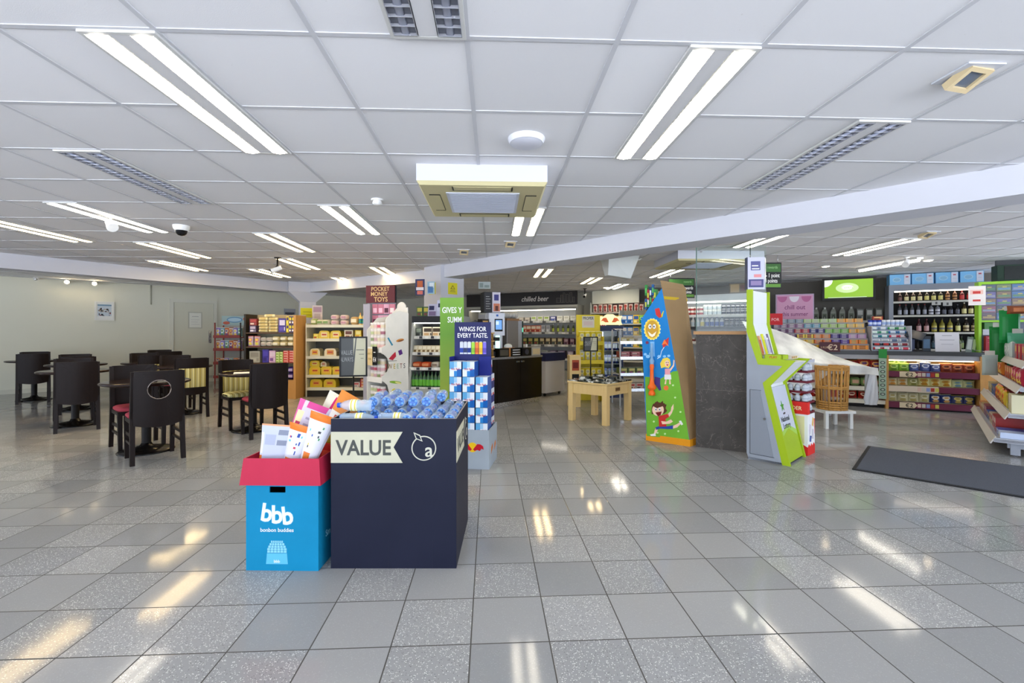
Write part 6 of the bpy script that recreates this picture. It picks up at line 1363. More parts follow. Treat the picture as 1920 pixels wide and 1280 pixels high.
for z in (.61, .345, .125):
    s_ = MB().box(-.3, 1.385, .02, .5, z-.025, z, mat('c4c0b4', .4)).build('shelf', r); MB().box(-.3, 1.385, -.012, .02, z-.06, z+.006, mat('dcd8c8', .4)).build('price_strip', s_)
W1 = 'the top counter front shelf'
row(RC, W1, .622, 1.45, 2.53, .12, [(gd('bag', .15, .14, .09, '7cae3c', 'b4d06a', '5a8a2c'), 2, 'crisp_bag', 'green crisp bag', 'crisp bag'), (gd('bag', .14, .14, .09, '3a4a84', 'c4cce0', '5a6aa4'), 3, 'crisp_bag', 'navy crisp bag', 'crisp bag'), (gd('bag', .16, .15, .09, '8c3c28', 'c87a4a', '5a2418'), 3, 'crisp_bag', 'brown red crisp bag', 'crisp bag')])
for i, (x, c) in enumerate(((1.52, ('a8cc5c', 'd0e4a0', '6a9a3c')), (1.655, ('b4d46a', 'd8e8b0', '7aa84a')), (1.94, ('c4c8dc', '3a4a84', 'a8b0cc')))): put(RC, x, .26, .68, gd('bag', .16, .15, .08, *c), 'crisp_bag', ('pale green crisp bag standing behind at the counter shelf left end', 'second pale green crisp bag standing behind on the top counter shelf', 'white and navy crisp bag raised behind the navy ones')[i], 'crisp bag', 'crisp bags behind on the top counter shelf')
W1 = 'the middle counter front shelf'
row(RC, W1, .382, 1.43, 2.53, .12, [(gd('bag', .15, .14, .08, 'd8cca0', 'b8a878', 'c88a3c'), 2, 'crisp_bag', 'cream crisp bag', 'crisp bag'), (gd('bag', .14, .12, .08, 'a8a86a', 'd8d4a8', '7a7a3c'), 1, 'crisp_bag', 'olive crisp bag', 'crisp bag'), (gd('bag', .16, .15, .08, 'd8cf8c', 'c8a03c', 'b07a24'), 3, 'crisp_bag', 'yellow crisp bag', 'crisp bag'), (gd('bag', .15, .14, .08, 'c8c898', 'a8b47a', '6a8a9a'), 2, 'crisp_bag', 'pale green crisp bag', 'crisp bag')])
W1 = 'the bottom counter front shelf'
row(RC, W1, .117, 1.43, 2.53, .12, [(gd('bag', .15, .15, .08, 'ccc69c', 'dcd8b8', 'b4a86a'), 4, 'crisp_bag', 'cream green crisp bag', 'crisp bag'), (gd('bag', .15, .14, .08, '27366e', 'e0dccc', 'c89a5a'), 2, 'crisp_bag', 'navy crisp bag with white lettering', 'crisp bag'), (gd('bag', .15, .14, .08, '3c4470', 'd0bc6a', 'a89048'), 2, 'crisp_bag', 'blue and gold crisp bag', 'crisp bag')])
W1 = 'the top left counter shelf'
row(RC, W1, .612, .2, 1.37, .1, [(gd('bag', .18, .20, .1, '2c4a8c', 'd8c04a', '8ab0d0'), 2, 'crisp_bag', 'blue sharing crisp bag', 'crisp bag'), (gd('bag', .18, .20, .1, '8c2428', 'd87a3c', '5a2c5a'), 3, 'crisp_bag', 'dark red sharing crisp bag', 'crisp bag'), (gd('bag', .18, .2, .1, 'a83428', 'e0a85a', '5a2c5a'), 2, 'crisp_bag', 'red and orange sharing crisp bag', 'crisp bag')])
W1 = 'the middle left counter shelf'
row(RC, W1, .347, .2, 1.37, .1, [(gd('heap', .15, .2, .14, 'c8b08c', 'e0d8c4'), 4, 'bread_pack', 'pale pack', 'pack'), (gd('heap', .15, .2, .15, '8ca86a', 'd0a888'), 4, 'salad_pack', 'green and pink pack', 'pack')], .003)
W1 = 'the bottom left counter shelf'
row(RC, W1, .127, .0, 1.37, .1, [(gd('bag', .16, .13, .09, 'a8241c', 'e0c8b0', '6a1814'), 8, 'crisp_bag', 'red crisp bag', 'crisp bag')])
# hanging clip strip
o = empty('clip_strip', RC.p(1.34, -.045, 0), RC.a, 'hanging clip strip with green header at the timber post of the counter', 'clip strip')
MB().box(-.05, .05, -.005, 0, .16, .86, mat('9fb8a4', .4)).build('strip', o); MB().box(-.055, .055, -.012, .0, .84, .99, mat('2c8a3c', .4)).build('green_header', o)
ov = MB()
for i in range(8): ov.plate(disc(0, .24+.075*i, .035, 12, .026), mat('4a5a50'), .007).plate(disc(0, .24+.075*i, .02, 10, .014), mat('b8c4b8'), .009)
ov.build('card_discs', o)
# price flag
o = tag(MB().box(0, .30, -.012, 0, 0, .17, mat('4a1c24', .4)).text('€2', .13, mat('e0c8b0'), .19, .035, -.012, None, .001, .012).text('2 FOR', .05, mat('c8a888'), .07, .06, -.012, None, .001, .006, 'CENTER', .8).build('price_flag', loc=RC.p(.46, -.03, .93), rz=RC.a), 'dark red two euro price flag on the counter edge under the chocolate bars', 'price flag')
# chocolate bar tiers
r = empty('chocolate_rack', RC.p(-.28, .06, .956), RC.a, 'stepped rack of chocolate bars standing on the serving counter', 'rack')
for k in range(6): MB().box(0, 1.48, .08*k, .08*k+.09, 0, .02+.095*k, mat('8a8a8e', .4)).build('step', r)
BARC = [[('c8962c', '8a5a1c', 2), ('d8a81c', 'b8862c', 3), ('e0902c', 'c87a2c', 3)], [('5a2c6a', 'b89ac0', 3), ('d0a83c', 'e8d88a', 2), ('c8682c', 'e0b48c', 2), ('4a2c84', 'b0a0d0', 2), ('d87a2c', 'd8c06a', 2)],
        [('4a2450', 'c8b0c8', 3), ('d8c04a', 'a8342c', 2), ('d07a3c', 'e8c8a0', 2), ('3c2870', 'b8b0d8', 2), ('b08ab8', 'e8d8e8', 2)], [('6a4a6a', 'd8c8d8', 3), ('a83c4a', 'e0c0b0', 2), ('3c3470', 'd0d0e0', 2), ('7ab05a', 'c8e0a8', 3), ('d8a04a', 'e8d0a0', 2)],
        [('8a6a8a', 'e0d8e0', 4), ('6a9ab0', 'd0e0e8', 2), ('9ab86a', 'dce8c0', 3), ('d8b05a', 'e8d8a8', 2)], [('7a8a9a', 'c8d0d8', 4), ('a8c08a', 'd8e4c8', 4), ('d89a4a', 'e8c890', 3)]]
for k, L in enumerate(BARC):
    fr = Fr(RC.p(-.26, .07+.08*k, 0).x, RC.p(-.26, .07+.08*k, 0).y, math.degrees(RC.a))
    row(fr, 'the %s step of chocolate rack' % ORD[k+1], .956+.021+.095*k, .02, 1.44, .005, [(gd('bar', 1.36/sum(x[2] for x in L), .07, .033, c, c2), n, 'chocolate_bar', {'c89': 'bronze', 'e09': 'orange', 'd87': 'copper', 'c8': 'caramel', 'd8': 'golden', '5a': 'plum', 'd0': 'amber', '4a': 'dark purple', '3c': 'indigo', 'b0': 'lilac', '6a': 'dusty', 'a8': 'rosy', '7a': 'grassy', '8a': 'mauve', '9a': 'leaf green'}[c[:3] if c[:3] in ('c89', 'e09', 'd87') else c[:2]]+' chocolate bar', 'chocolate bar', 2, .034) for i, (c, c2, n) in enumerate(L)])
# gum and mint display
r = empty('mint_display', RC.p(1.22, .08, .956), RC.a, 'blue and white display of mint tubes standing on the serving counter', 'display')
for x in (0, .52): MB().box(x, x+.012, 0, .36, 0, .42, mat('b8bcc4', .4)).build('side_panel', r)
for k in range(7): MB().box(.012, .52, .045*k, .045*k+.06, 0, .02+.068*k, mat('9aa4b4', .4)).build('step', r)
mc = [[('c83c44', 'e8e0e0'), ('e0e0e0', 'c8485a')], [('2c3038', 'b83c3c'), ('d8d8d8', '8a3c44')], [('e0e4e8', 'b8c0c8'), ('dce0e4', '6a7a9a')], [('2c8a9a', 'd8e8e8'), ('c83c5a', 'e8d8e0')], [('5ab08a', 'd8e8e0'), ('3c7ab8', 'd0e0f0')], [('8aa8d0', 'e0e8f0'), ('3c9a5a', 'd0e8d8')]]
for k in range(6):
    fr = Fr(RC.p(1.23, .08+.045*k, 0).x, RC.p(1.23, .08+.045*k, 0).y, math.degrees(RC.a))
    row(fr, 'the %s step of the mint display' % ORD[k+1], .956+.021+.068*k, .01, .505, .0, [(gd('roll', .115, .021, *mc[k][0]), 2, 'mint_tube', {0: 'red', 1: 'black', 2: 'white', 3: 'teal', 4: 'green', 5: 'pale blue'}[k]+' mint tube', 'mint tube'), (gd('roll', .115, .021, *mc[k][1]), 2, 'mint_tube', {0: 'white and red', 1: 'silver', 2: 'grey banded', 3: 'pink', 4: 'blue', 5: 'emerald'}[k]+' mint tube', 'mint tube')])
row(RC, 'the top of the mint display', .956+.43, 1.23, 1.73, .39, [(gd('tub', '2c3c9a', '3c58c0', 'c8d4f0', .032, .10), 3, 'gum_tub', 'blue gum tub', 'gum tub'), (gd('tub', 'e4e6ea', 'd8dce4', '9ab0d8', .032, .10), 5, 'gum_tub', 'white gum tub', 'gum tub')])
row(RC, 'mints crest of counter', .956+.533, 1.24, 1.5, .39, [(gd('box', .14, .08, .06, 'a83c2c', 'd8b87a', '5a2c1c'), 1, 'snack_box', 'red brown snack box', 'box')])
# things standing on the counter
o = empty('card_terminal', RC.p(1.86, .2, .956), RC.a+R(-10), 'dark card terminal screen on a stand beside the mint display', 'terminal')
MB().box(-.06, .06, -.05, .06, 0, .03, DARK).tube([(0, 0, .02), (0, .03, .2)], .018, DARK).build('stand', o); MB().box(-.12, .12, -.01, .02, -.08, .08, mat('2c3440', .2), Matrix.Translation((-.03, .0, .27)) @ Matrix.Rotation(R(-38), 4, 'X') @ Matrix.Rotation(R(25), 4, 'Y')).build('screen', o); MB().box(-.14, -.04, -.02, .06, 0, .22, mat('3c4668', .35)).build('printer_body', o); MB().box(.06, .16, .0, .08, 0, .25, mat('1c2430', .3)).box(.07, .15, -.002, 0, .05, .2, mat('4a6a8a', .3)).build('keypad', o)
pn = poster(RC, 2.06, .12, .956, .30, .31, 'd4d2d8', [(.3, .7, .83, .86, '8a8a94'), (.2, .8, .6, .63, 'a0a0aa'), (.25, .75, .38, .40, 'a0a0aa')], 'white printed paper notice standing on the counter before the bottles', -6, 'paper_notice', 'notice')
for i, (x, c, c2) in enumerate(((2.41, '7a8480', 'b8c0bc'), (2.47, '4a7a3c', 'c8d8b0'), (2.52, 'b8c88a', '6a9a3c'))):
    o = poster(RC, x, .08+.03*i, .956, .075, .26, c, [(.15, .85, .2, .85, c2)], ('grey leaflet leaning left of the green dispenser frame', 'dark green leaflet leaning by the green dispenser frame', 'pale green leaflet leaning against the green dispenser frame')[i], -15, 'leaflet', 'leaflet'); o.rotation_euler.y = R(12)
put(RC, 2.40, .3, .956, gd('bottle', .26, .035, '6a7a3c', 'b8b47a', '3c4a24'), 'drink_bottle', 'olive bottle behind the leaflets on the counter', 'bottle', 'bottle on the counter'); put(RC, 2.32, .36, .956, gd('bottle', .28, .035, '2c3438', '6a7478', '1c2024'), 'drink_bottle', 'dark bottle behind the white notice on the counter', 'bottle', 'bottles on the counter')
# scratch card dispenser
r = empty('scratch_card_dispenser', RC.p(2.56, .06, .956), RC.a, 'green framed dispenser of scratch cards in clear boxes standing on the counter', 'dispenser')
GF_ = mat('8ec42c', .35)
MB().box(0, .035, 0, .14, 0, 1.10, GF_).box(.035, .93, 0, .14, 1.06, 1.10, GF_).box(.9, .935, 0, .14, 0, 1.06, GF_).box(.035, .9, .01, .13, .47, .50, GF_).build('frame', r)
MB().box(.035, .9, .12, .14, 0, 1.06, mat('6a7080', .5)).build('back_panel', r)
random.seed(9)
for i in range(5):
    for j in range(5):
        x = .045+.172*i; z = .51+.11*j; c = random.choice(['5a4a8a', '3c6aa0', '7a5a3c', '4a5a4a', '8a8ab0', '8a3c5a', '6a7a34', '5a3c4a', '3c4a5a'])
        b_ = MB().box(x, x+.16, .02, .12, z, z+.10, mat(c)).box(x+.01, x+.15, .014, .02, z+.02, z+.05, mat(random.choice(['8a3c5a', '5c88a8', '8a8aa0', '4a7a4a', 'a8884a']))).box(x+.06, x+.11, .012, .014, z+.055, z+.07, mat('c8b44a')).build('card_box', r)
MB().box(.035, .9, .004, .008, .5, 1.06, mat('d8e4ea', .05, alpha=.07)).build('clear_front', r)
MB().box(.07, .36, .0, .10, .36, .46, mat('4a7a44', .4)).box(.05, .38, .0, .11, .27, .36, mat('b0b4bc', .4)).box(.2, .27, -.003, 0, .30, .34, mat('6a9a3c')).build('header_box', r)
o = empty('lottery_terminal', RC.p(2.62, .03, .956), RC.a, 'dark red terminal panel at the foot of the green dispenser frame', 'terminal')
MB().box(0, .24, -.04, .03, 0, .255, mat('9a2030', .35)).build('panel', o); MB().box(.02, .22, -.043, -.04, .22, .228, mat('d8a0a8')).box(.02, .22, -.043, -.04, .02, .03, mat('d8a0a8')).box(.02, .2, -.043, -.04, .15, .155, mat('c05a68')).build('print', o)
o = tag(MB().box(0, .20, -.006, 0, 0, .30, mat('eee4dc', .5)).box(.05, .14, -.008, -.006, .18, .22, mat('c83c34')).box(.05, .14, -.008, -.006, .06, .09, mat('c83c34')).box(.02, .17, -.007, -.006, .17, .24, mat('f0c4b4')).build('age_notice', loc=RC.p(2.42, .0, 1.69), rz=RC.a), 'white notice with two red marks stuck on the green dispenser frame', 'notice')
# bottle shelf unit
random.seed(62)
BFr, bl = line_fr((7.43, 9.0), (8.62, 8.36))
r = empty('spirits_shelf', BFr.o, BFr.a, 'grey shelf unit of spirit bottles behind the serving counter', 'shelf unit')
SG = mat('8b909a', .4)
MB().box(0, bl+.3, .34, .36, 0, 2.2, mat('1c1a1a', .6)).build('back_panel', r); MB().box(0, .07, 0, .34, 0, 2.2, SG).build('side_frame', r); MB().box(bl+.23, bl+.3, 0, .34, 0, 2.2, SG).build('side_frame', r); MB().box(.07, bl+.23, 0, .34, 2.08, 2.2, SG).build('header_rail', r)
for z in (1.87, 1.60, 1.27, .95): MB().box(.07, bl+.23, .02, .34, z-.025, z, mat('a8a8a4', .4)).box(.07, bl+.23, .0, .02, z-.03, z+.006, mat('c4c2b8', .4)).build('shelf', r)
MB().box(.1, bl+.2, .05, .08, 2.06, 2.078, mat('fff0dc', emit=5, name='shelf_tube')).build('strip_light', r)
for i, x in enumerate((.02, .36, .71, 1.06)):
    o = empty('boxed_case', BFr.p(x, .04, 2.202), BFr.a, 'pale blue carton with white label, %s from left on top of the spirits shelf' % ORD[i+1], 'carton', 'blue cartons on the spirits shelf')
    MB().box(0, .32, 0, .25, 0, .205, m_card('pale_blue_board', '7ab4dc') if i == 0 else bpy.data.materials['pale_blue_board']).build('carton', o)
    MB().box(.22, .31, -.006, 0, .01, .2, mat('d4d8e4', .5)).box(.245, .285, -.008, -.006, .14, .165, mat('b85a6a')).box(.24, .29, -.008, -.006, .08, .085, mat('a8b4c4')).build('white_label', o)
    MB().plate(disc(.11, .10, .065, 20, .045), mat('a8d0ea'), .002).plate(disc(.11, .10, .05, 20, .032), mat('8ab8d8'), .003).build('printed_crest', o)
B = lambda h, r_, g, l, c, l2=None, nk=.33: gd('bottle', h, r_, g, l, c, l2, nk)
W1 = 'the top spirits shelf'
row(BFr, W1, 1.872, .14, bl+.2, .1, [(B(.19, .032, '2a1610', '6a4a44', '3c2420'), 1, 'spirit_bottle', 'dark bottle', 'bottle'), (B(.2, .034, '2c1c0c', 'd0c89a', 'c8c0a0'), 3, 'spirit_bottle', 'cream labelled brown bottle', 'bottle'), (B(.19, .034, '1c1a0e', 'c8c07a', '2c2a1c', None, .25), 3, 'spirit_bottle', 'yellow labelled dark bottle', 'bottle'), (B(.21, .033, '5a3418', 'b88a5a', 'c8c0b0', '5a3420'), 2, 'spirit_bottle', 'tan labelled bottle', 'bottle'), (B(.18, .034, '5a1c1c', 'b83c3c', '8a2424', None, .25), 3, 'spirit_bottle', 'red bottle', 'bottle'), (B(.22, .03, '5a6a74', '98a4ac', '3c4a5a'), 2, 'spirit_bottle', 'blue grey bottle', 'bottle')])
W1 = 'the middle spirits shelf'
row(BFr, W1, 1.602, .14, bl+.2, .1, [(B(.22, .03, '4a4c50', '9a9ca8', '8a2c2c'), 5, 'spirit_bottle', 'clear red capped bottle', 'bottle'), (B(.2, .036, '7a7c84', 'd4d4dc', '2c2c38', '6a6a78', .25), 2, 'spirit_bottle', 'white labelled bottle', 'bottle'), (B(.2, .033, '1c1c22', '5a5c68', '3c3c44'), 3, 'spirit_bottle', 'black bottle', 'bottle'), (B(.23, .034, '3a2c0e', 'd8d090', 'e0dcc8'), 3, 'spirit_bottle', 'pale yellow labelled bottle', 'bottle'), (B(.19, .03, '24242a', '9a9ca4', '2a2a30'), 2, 'spirit_bottle', 'grey labelled bottle', 'bottle')])
W1 = 'the lower spirits shelf'
row(BFr, W1, 1.272, .42, bl+.2, .1, [(B(.26, .038, '3c1016', 'c8a0a0', '5a1820'), 2, 'spirit_bottle', 'dark red bottle', 'bottle'), (B(.26, .04, '7a7420', 'c8bc5a', '3c3a1c', '6a6a70'), 3, 'spirit_bottle', 'yellow bottle', 'bottle'), (B(.26, .036, '2a2c14', 'd8d48a', 'd8d4c0'), 1, 'spirit_bottle', 'round labelled green bottle', 'bottle'), (B(.27, .042, '241a12', 'd0c29a', 'd8d0c0', '6a5a44'), 2, 'spirit_bottle', 'cream labelled liqueur bottle', 'bottle'), (B(.22, .034, '2c1814', '8a6a5a', '3c2420'), 2, 'spirit_bottle', 'brown bottle', 'bottle')])
W1 = 'the lowest spirits shelf'
row(BFr, W1, .952, .5, bl+.2, .1, [(B(.26, .034, '2c3c48', '5a7488', '2a3440'), 4, 'spirit_bottle', 'blue grey bottle', 'bottle'), (B(.26, .034, '2a3a1c', '7a8a4a', '1c2414'), 4, 'spirit_bottle', 'green bottle', 'bottle')])
for i, x in enumerate((.64, .80)): o = tag(MB().box(0, .13, -.006, 0, 0, .075, mat('b8b8b4', .5)).box(.05, .08, -.008, -.006, .015, .06, mat('5a5a58')).build('shelf_card', loc=BFr.p(x, -.004, 1.79-.02*i), rz=BFr.a), ('grey price card hanging from the top spirits shelf', 'second grey price card hanging from the top spirits shelf')[i], 'price card')
# oil shelf and TV on the slat wall
S_ = FWR
sm = bpy.data.materials['dim_slat_wall']
o = empty('wall_shelf', S_.p(4.95, -.42, 0), S_.a, 'grey wall shelf of motor oil bottles below the television', 'shelf')
MB().box(0, 1.5, 0, .38, 1.49, 1.515, LGREY).box(0, 1.5, -.01, 0, 1.475, 1.52, mat('c4c4bc', .4)).build('shelf_board', o)
for x in (.1, 1.4): MB().plate([(0, 1.49), (.36, 1.49), (.36, 1.3)], DGREY, .015, Matrix.Translation((x, 0, 0)) @ Matrix.Rotation(R(90), 4, 'Z')).build('bracket', o)
ol = MB(); OG = mat('84887c', .35); ol.prism([(-.05, -.035), (.05, -.035), (.05, .035), (-.05, .035)], 0, .2, OG); ol.add([(-.05, -.035, .2), (.05, -.035, .2), (.05, .035, .2), (-.05, .035, .2), (-.02, -.02, .26), (.03, -.02, .26), (.03, .02, .26), (-.02, .02, .26)], [(0, 1, 5, 4), (1, 2, 6, 5), (2, 3, 7, 6), (3, 0, 4, 7), (4, 5, 6, 7)], OG); ol.lathe([(.02, .26), (.02, .30)], mat('c8c8c0'), 10, Matrix.Translation((.005, 0, 0))); ol.box(-.035, .035, -.037, -.035, .05, .16, mat('5a6250')).box(-.02, .02, -.039, -.037, .07, .12, mat('2a2e24')).box(-.01, .01, -.041, -.039, .05, .1, OG)
olm = ol.build('x', data_only=True)
fr = Fr(S_.p(5.0, -.3, 0).x, S_.p(5.0, -.3, 0).y, math.degrees(S_.a))
row(fr, 'the wall shelf under the television', 1.516, .02, 1.42, .02, [(olm, 6, 'oil_bottle', 'grey oil bottle', 'oil bottle'), (gd('box', .11, .06, .25, '6a6e66', 'b8b8b0', '3c403a'), 3, 'oil_can', 'printed grey oil can', 'oil can')])
tvc = Vector((6.85, 9.3)); T0_ = tvc-Vector((math.cos(S_.a), math.sin(S_.a)))*.44
r = empty('television', (T0_.x, T0_.y, 1.93), S_.a, 'wall television showing a lime green advert above the oil bottles', 'television')
MB().box(0, .88, 0, .06, 0, .45, BLACK).build('casing', r)
tv = MB().box(.04, .84, -.003, 0, .05, .42, mat('8ab82c', .3, emit=.32)).plate(disc(.42, .25, .19, 24, .10), mat('c4dc9c', .3, emit=.35), .004, None, 0).plate([(.04, .42), (.04, .30)]+disc(.04, .42, .14, 8, .14, 270, 360), mat('eef2ee', .3, emit=.38), .005, None, 0).plate(disc(.42, .26, .10, 20, .05), mat('eef4e0', .3, emit=.4), .006, None, 0).box(.1, .74, -.005, -.003, .055, .062, mat('eef2ee', .3, emit=.3)).text('Centra', .07, mat('a8c888', .3, emit=.3), .42, .235, -.006, None, .001).build('screen', r)
MB().box(.35, .53, .06, .5, .15, .3, DGREY).build('wall_bracket', r)
# pink advert and cones, red card
o = empty('advert_board', (5.62, 9.72, 0), R(-20), 'pink chill out this summer advert board beyond the lottery stand', 'advert board')
MB().box(0, .7, .02, .05, 1.2, 2.08, mat('b8a8c0', .5)).build('board', o); pk = MB().box(.02, .68, .012, .02, 1.45, 2.06, mat('cf9ab8', .5))
for i in range(3): pk.plate(disc(.12+.22*i, 2.03, .09, 14, .12, 180, 360), mat('b86a94' if i % 2 == 0 else 'e4dce4'), .004, None, .012)
pk.text('chill out', .13, mat('7a3c6a'), .35, 1.76, .012, None, .001, .006, 'CENTER', .9).text('this summer', .12, mat('7a3c6a'), .35, 1.62, .012, None, .001, .006, 'CENTER', .8).build('printed_face', o)
MB().box(-.1, .8, .06, .6, 0, 1.35, mat('8f8c94', .45)).build('freezer_body', o)
for i in range(6): tag(MB().lathe([(.012, 0), (.045, .16), (.04, .165)], mat(['8a6a44', 'a88a5c', '7a4a34', '9a7a58', '6a3c34', 'b09468'][i], .5), 10).build('cone_stack', loc=Fr(5.62, 9.72, -20).p(.02+.12*i, -.05, 1.36)), '%s brown cone from left standing before the pink advert board' % ORD[i+1], 'cone', 'cones before the pink advert')
tag(MB().box(-.1, .8, -.14, .05, 1.33, 1.355, LGREY).box(-.08, -.05, -.12, .05, 0, 1.33, LGREY).box(.75, .78, -.12, .05, 0, 1.33, LGREY).build('cone_ledge', loc=(5.62, 9.72, 0), rz=R(-20)), 'grey ledge carrying brown cones under the pink advert', 'ledge')
o = empty('red_card_stand', (4.46, 8.0, 0), R(-5), 'red promotional card on a stand behind the lottery stand', 'sign')
MB().box(0, .27, 0, .01, 1.40, 1.60, mat('b81c24', .4)).text('2 FOR', .07, mat('e8b8b8'), .12, 1.47, 0, None, .001, .008).build('card', o); MB().box(.1, .13, .01, .03, 0, 1.55, DGREY).box(.02, .22, -.08, .12, 0, .012, DGREY).build('post', o)
def hang_sign(loc, w, rz, lb, t1, t2):
    r = empty('hanging_sign', loc, rz, lb, 'sign')
    MB().box(0, w, 0, .03, 0, .39, mat('15171a', .4)).box(.015, w-.015, -.003, 0, .25, .37, mat('39662f', .4)).box(.015, w-.015, -.003, 0, .02, .07, mat('5a8a34', .4)).build('board', r)
    MB().text(t1, .085, WHITE, w-.03, .17, 0, None, .002, .006, 'RIGHT', .7).text(t2, .085, WHITE, w-.06, .09, 0, None, .002, .006, 'RIGHT', .7).text('rewards', .06, mat('8ab87a'), w-.06, .30, -.003, None, .002, .002, 'RIGHT', .8).build('lettering', r)
    for x in (.05, w-.05): MB().tube([(x, .015, .39), (x, .015, CEIL-loc[2])], .004, STEEL, 6).build('hanger', r)
hang_sign((3.55, 6.86, 1.925), .50, R(0), 'black and green hanging points sign right of the glass screen', 'fuel - 1 point', '4 points')
hang_sign((3.08, 9.0, 1.95), .52, R(0), 'black and green hanging sign behind the cardboard sun display top', 'rewards', 'points')
o = tag(MB().box(0, .9, 0, .2, 0, .26, mat('12301f', .5)).box(.08, .62, -.004, 0, .03, .24, mat('0c1410', .3)).box(.66, .88, -.004, 0, .02, .24, mat('1c4a30', .4)).build('sign_box', loc=RC.p(2.9, .4, 2.08), rz=RC.a), 'dark green sign box mounted above the scratch card dispenser', 'sign box')
tag(MB().box(0, .9, 0, .03, 0, .09, DGREY).build('sign_box_rail', loc=RC.p(2.9, .45, 2.335), rz=RC.a), 'dark rail holding the green sign box to the ceiling', 'rail')
# ---------------------------------------------------------------- sheeted till desk, basket, bag
random.seed(63)
D_ = Fr(3.45, 6.45, 2)
r = empty('till_desk', D_.o, D_.a, 'white till desk under a plastic dust sheet behind the egg stand', 'desk')
DW = mat('d9d9d4', .5); MB().box(0, 1.72, 0, .6, .68, .76, DW).build('desktop', r); MB().box(.02, .50, .03, .57, 0, .68, DW).build('end_cabinet', r); MB().box(1.40, 1.43, .45, .5, 0, .68, LGREY).build('leg', r)
o = empty('monitor', D_.p(.02, -.02, .77), R(25), 'black till monitor turned sideways beside the dust sheet', 'monitor')
MB().box(-.10, .10, -.02, .02, .12, .36, mat('15171a', .3)).build('screen', o); MB().box(-.02, .02, 0, .03, 0, .2, DARK).box(-.07, .07, -.05, .08, 0, .012, DARK).build('foot', o)
PL = NT('milky_plastic_sheet', .3); PL.b.inputs['Base Color'].default_value = lin('e4e6e2')+(1,); q_ = PL.noise(PL.coord(), 3, 4); mr_ = PL.n('ShaderNodeMapRange'); mr_.inputs['To Min'].default_value = .6; mr_.inputs['To Max'].default_value = 1.; mr_.inputs['From Min'].default_value = .35; mr_.inputs['From Max'].default_value = .65
PL.l(q_, mr_.inputs['Value']); PL.l(mr_.outputs[0], PL.b.inputs['Alpha']); PL = PL.m
from mathutils import noise as _nz
def sheet(u, v):
    a = Vector((3.30, 6.55, 1.43)).lerp(Vector((5.2, 6.95, .78)), u); a.z += .10*math.sin(math.pi*u)*(1-.4*u)-.03*u
    b_ = Vector((3.40, 6.22, .92)).lerp(Vector((5.16, 6.40, .77)), u)
    if v < .6: p_ = a.lerp(b_, v/.6)
    else:
        dr_ = .10+.34*math.exp(-((u-.28)/.2)**2); p_ = b_+Vector((-.01, -.02-.02*math.sin(18*u), -dr_*(v-.6)/.4))
    n_ = _nz.noise_vector(p_*3.2)*.035*min(1, 8*v)
    return p_+n_
dsh = MB().grid(sheet, 60, 30, PL).build('dust_sheet'); tag(dsh, 'milky clear plastic dust sheet draped sloping over the till desk', 'plastic sheet')
bq = Vector((4.30, 6.12, 0))
o = empty('low_bench', bq, 0, 'small white bench on four legs carrying the wicker basket', 'bench')
MB().box(-.2, .2, -.15, .2, .20, .235, DW).build('bench_top', o)
for x in (-.17, .15):
    for y in (-.12, .17): MB().box(x-.02, x+.02, y-.02, y+.02, 0, .20, DW).build('leg', o)
WK = m_wicker(); o = empty('wicker_basket', bq+Vector((0, .02, .236)), 0, 'tall round wicker basket standing on the white bench', 'basket')
rb = MB()
for z in (.0, .03, .06, .09, .27, .29, .52, .545, .56): 
    rr = .165+.02*z/.56; rb.tube([(rr*math.cos(R(12*k)), rr*math.sin(R(12*k)), z+.012+.004*(k % 2)) for k in range(31)], .013, WK, 6)
rb.build('woven_bands', o)
st = MB()
for k in range(24):
    a = R(15*k); st.tube([(.165*math.cos(a), .165*math.sin(a), 0), (.185*math.cos(a), .185*math.sin(a), .56)], .0085 if k % 3 else .015, WK, 6)
st.build('uprights', o); MB().lathe([(.002, .0), (.16, .0), (.16, .012)], WK, 24).build('basket_floor', o)
for i in range(3): put(Fr(4.30, 6.14, 0), -.05+.05*i, -.02, .25, gd('box', .06, .08, .3, 'c8b8a8', 'a83c34', '5a4a34'), 'boxed_item', 'small box, %s from the left inside the wicker basket' % ORD[i+1], 'box', 'boxes in the basket')
bg_ = Vector((5.21, 6.62, 0))
def bagf(u, v):
    a = 2*math.pi*u; rr = .085*(.45+.55*v**.5)*(1.0 if v < .9 else .8)*(1+.18*math.sin(5*a+6*v)+.1*math.sin(3*a)); return (rr*math.cos(a)*1.1, rr*.7*math.sin(a), .74-.52*v)
o = empty('carrier_bag', bg_, 0, 'white carrier bag hanging from the right end of the till desk', 'bag'); MB().grid(bagf, 30, 14, mat('d8dadc', .35)).build('bag_body', o); MB().tube([(-.03, -.0, .72), (-.02, 0, .79), (.02, 0, .79), (.03, 0, .72)], .008, DARK, 6).build('tie', o)
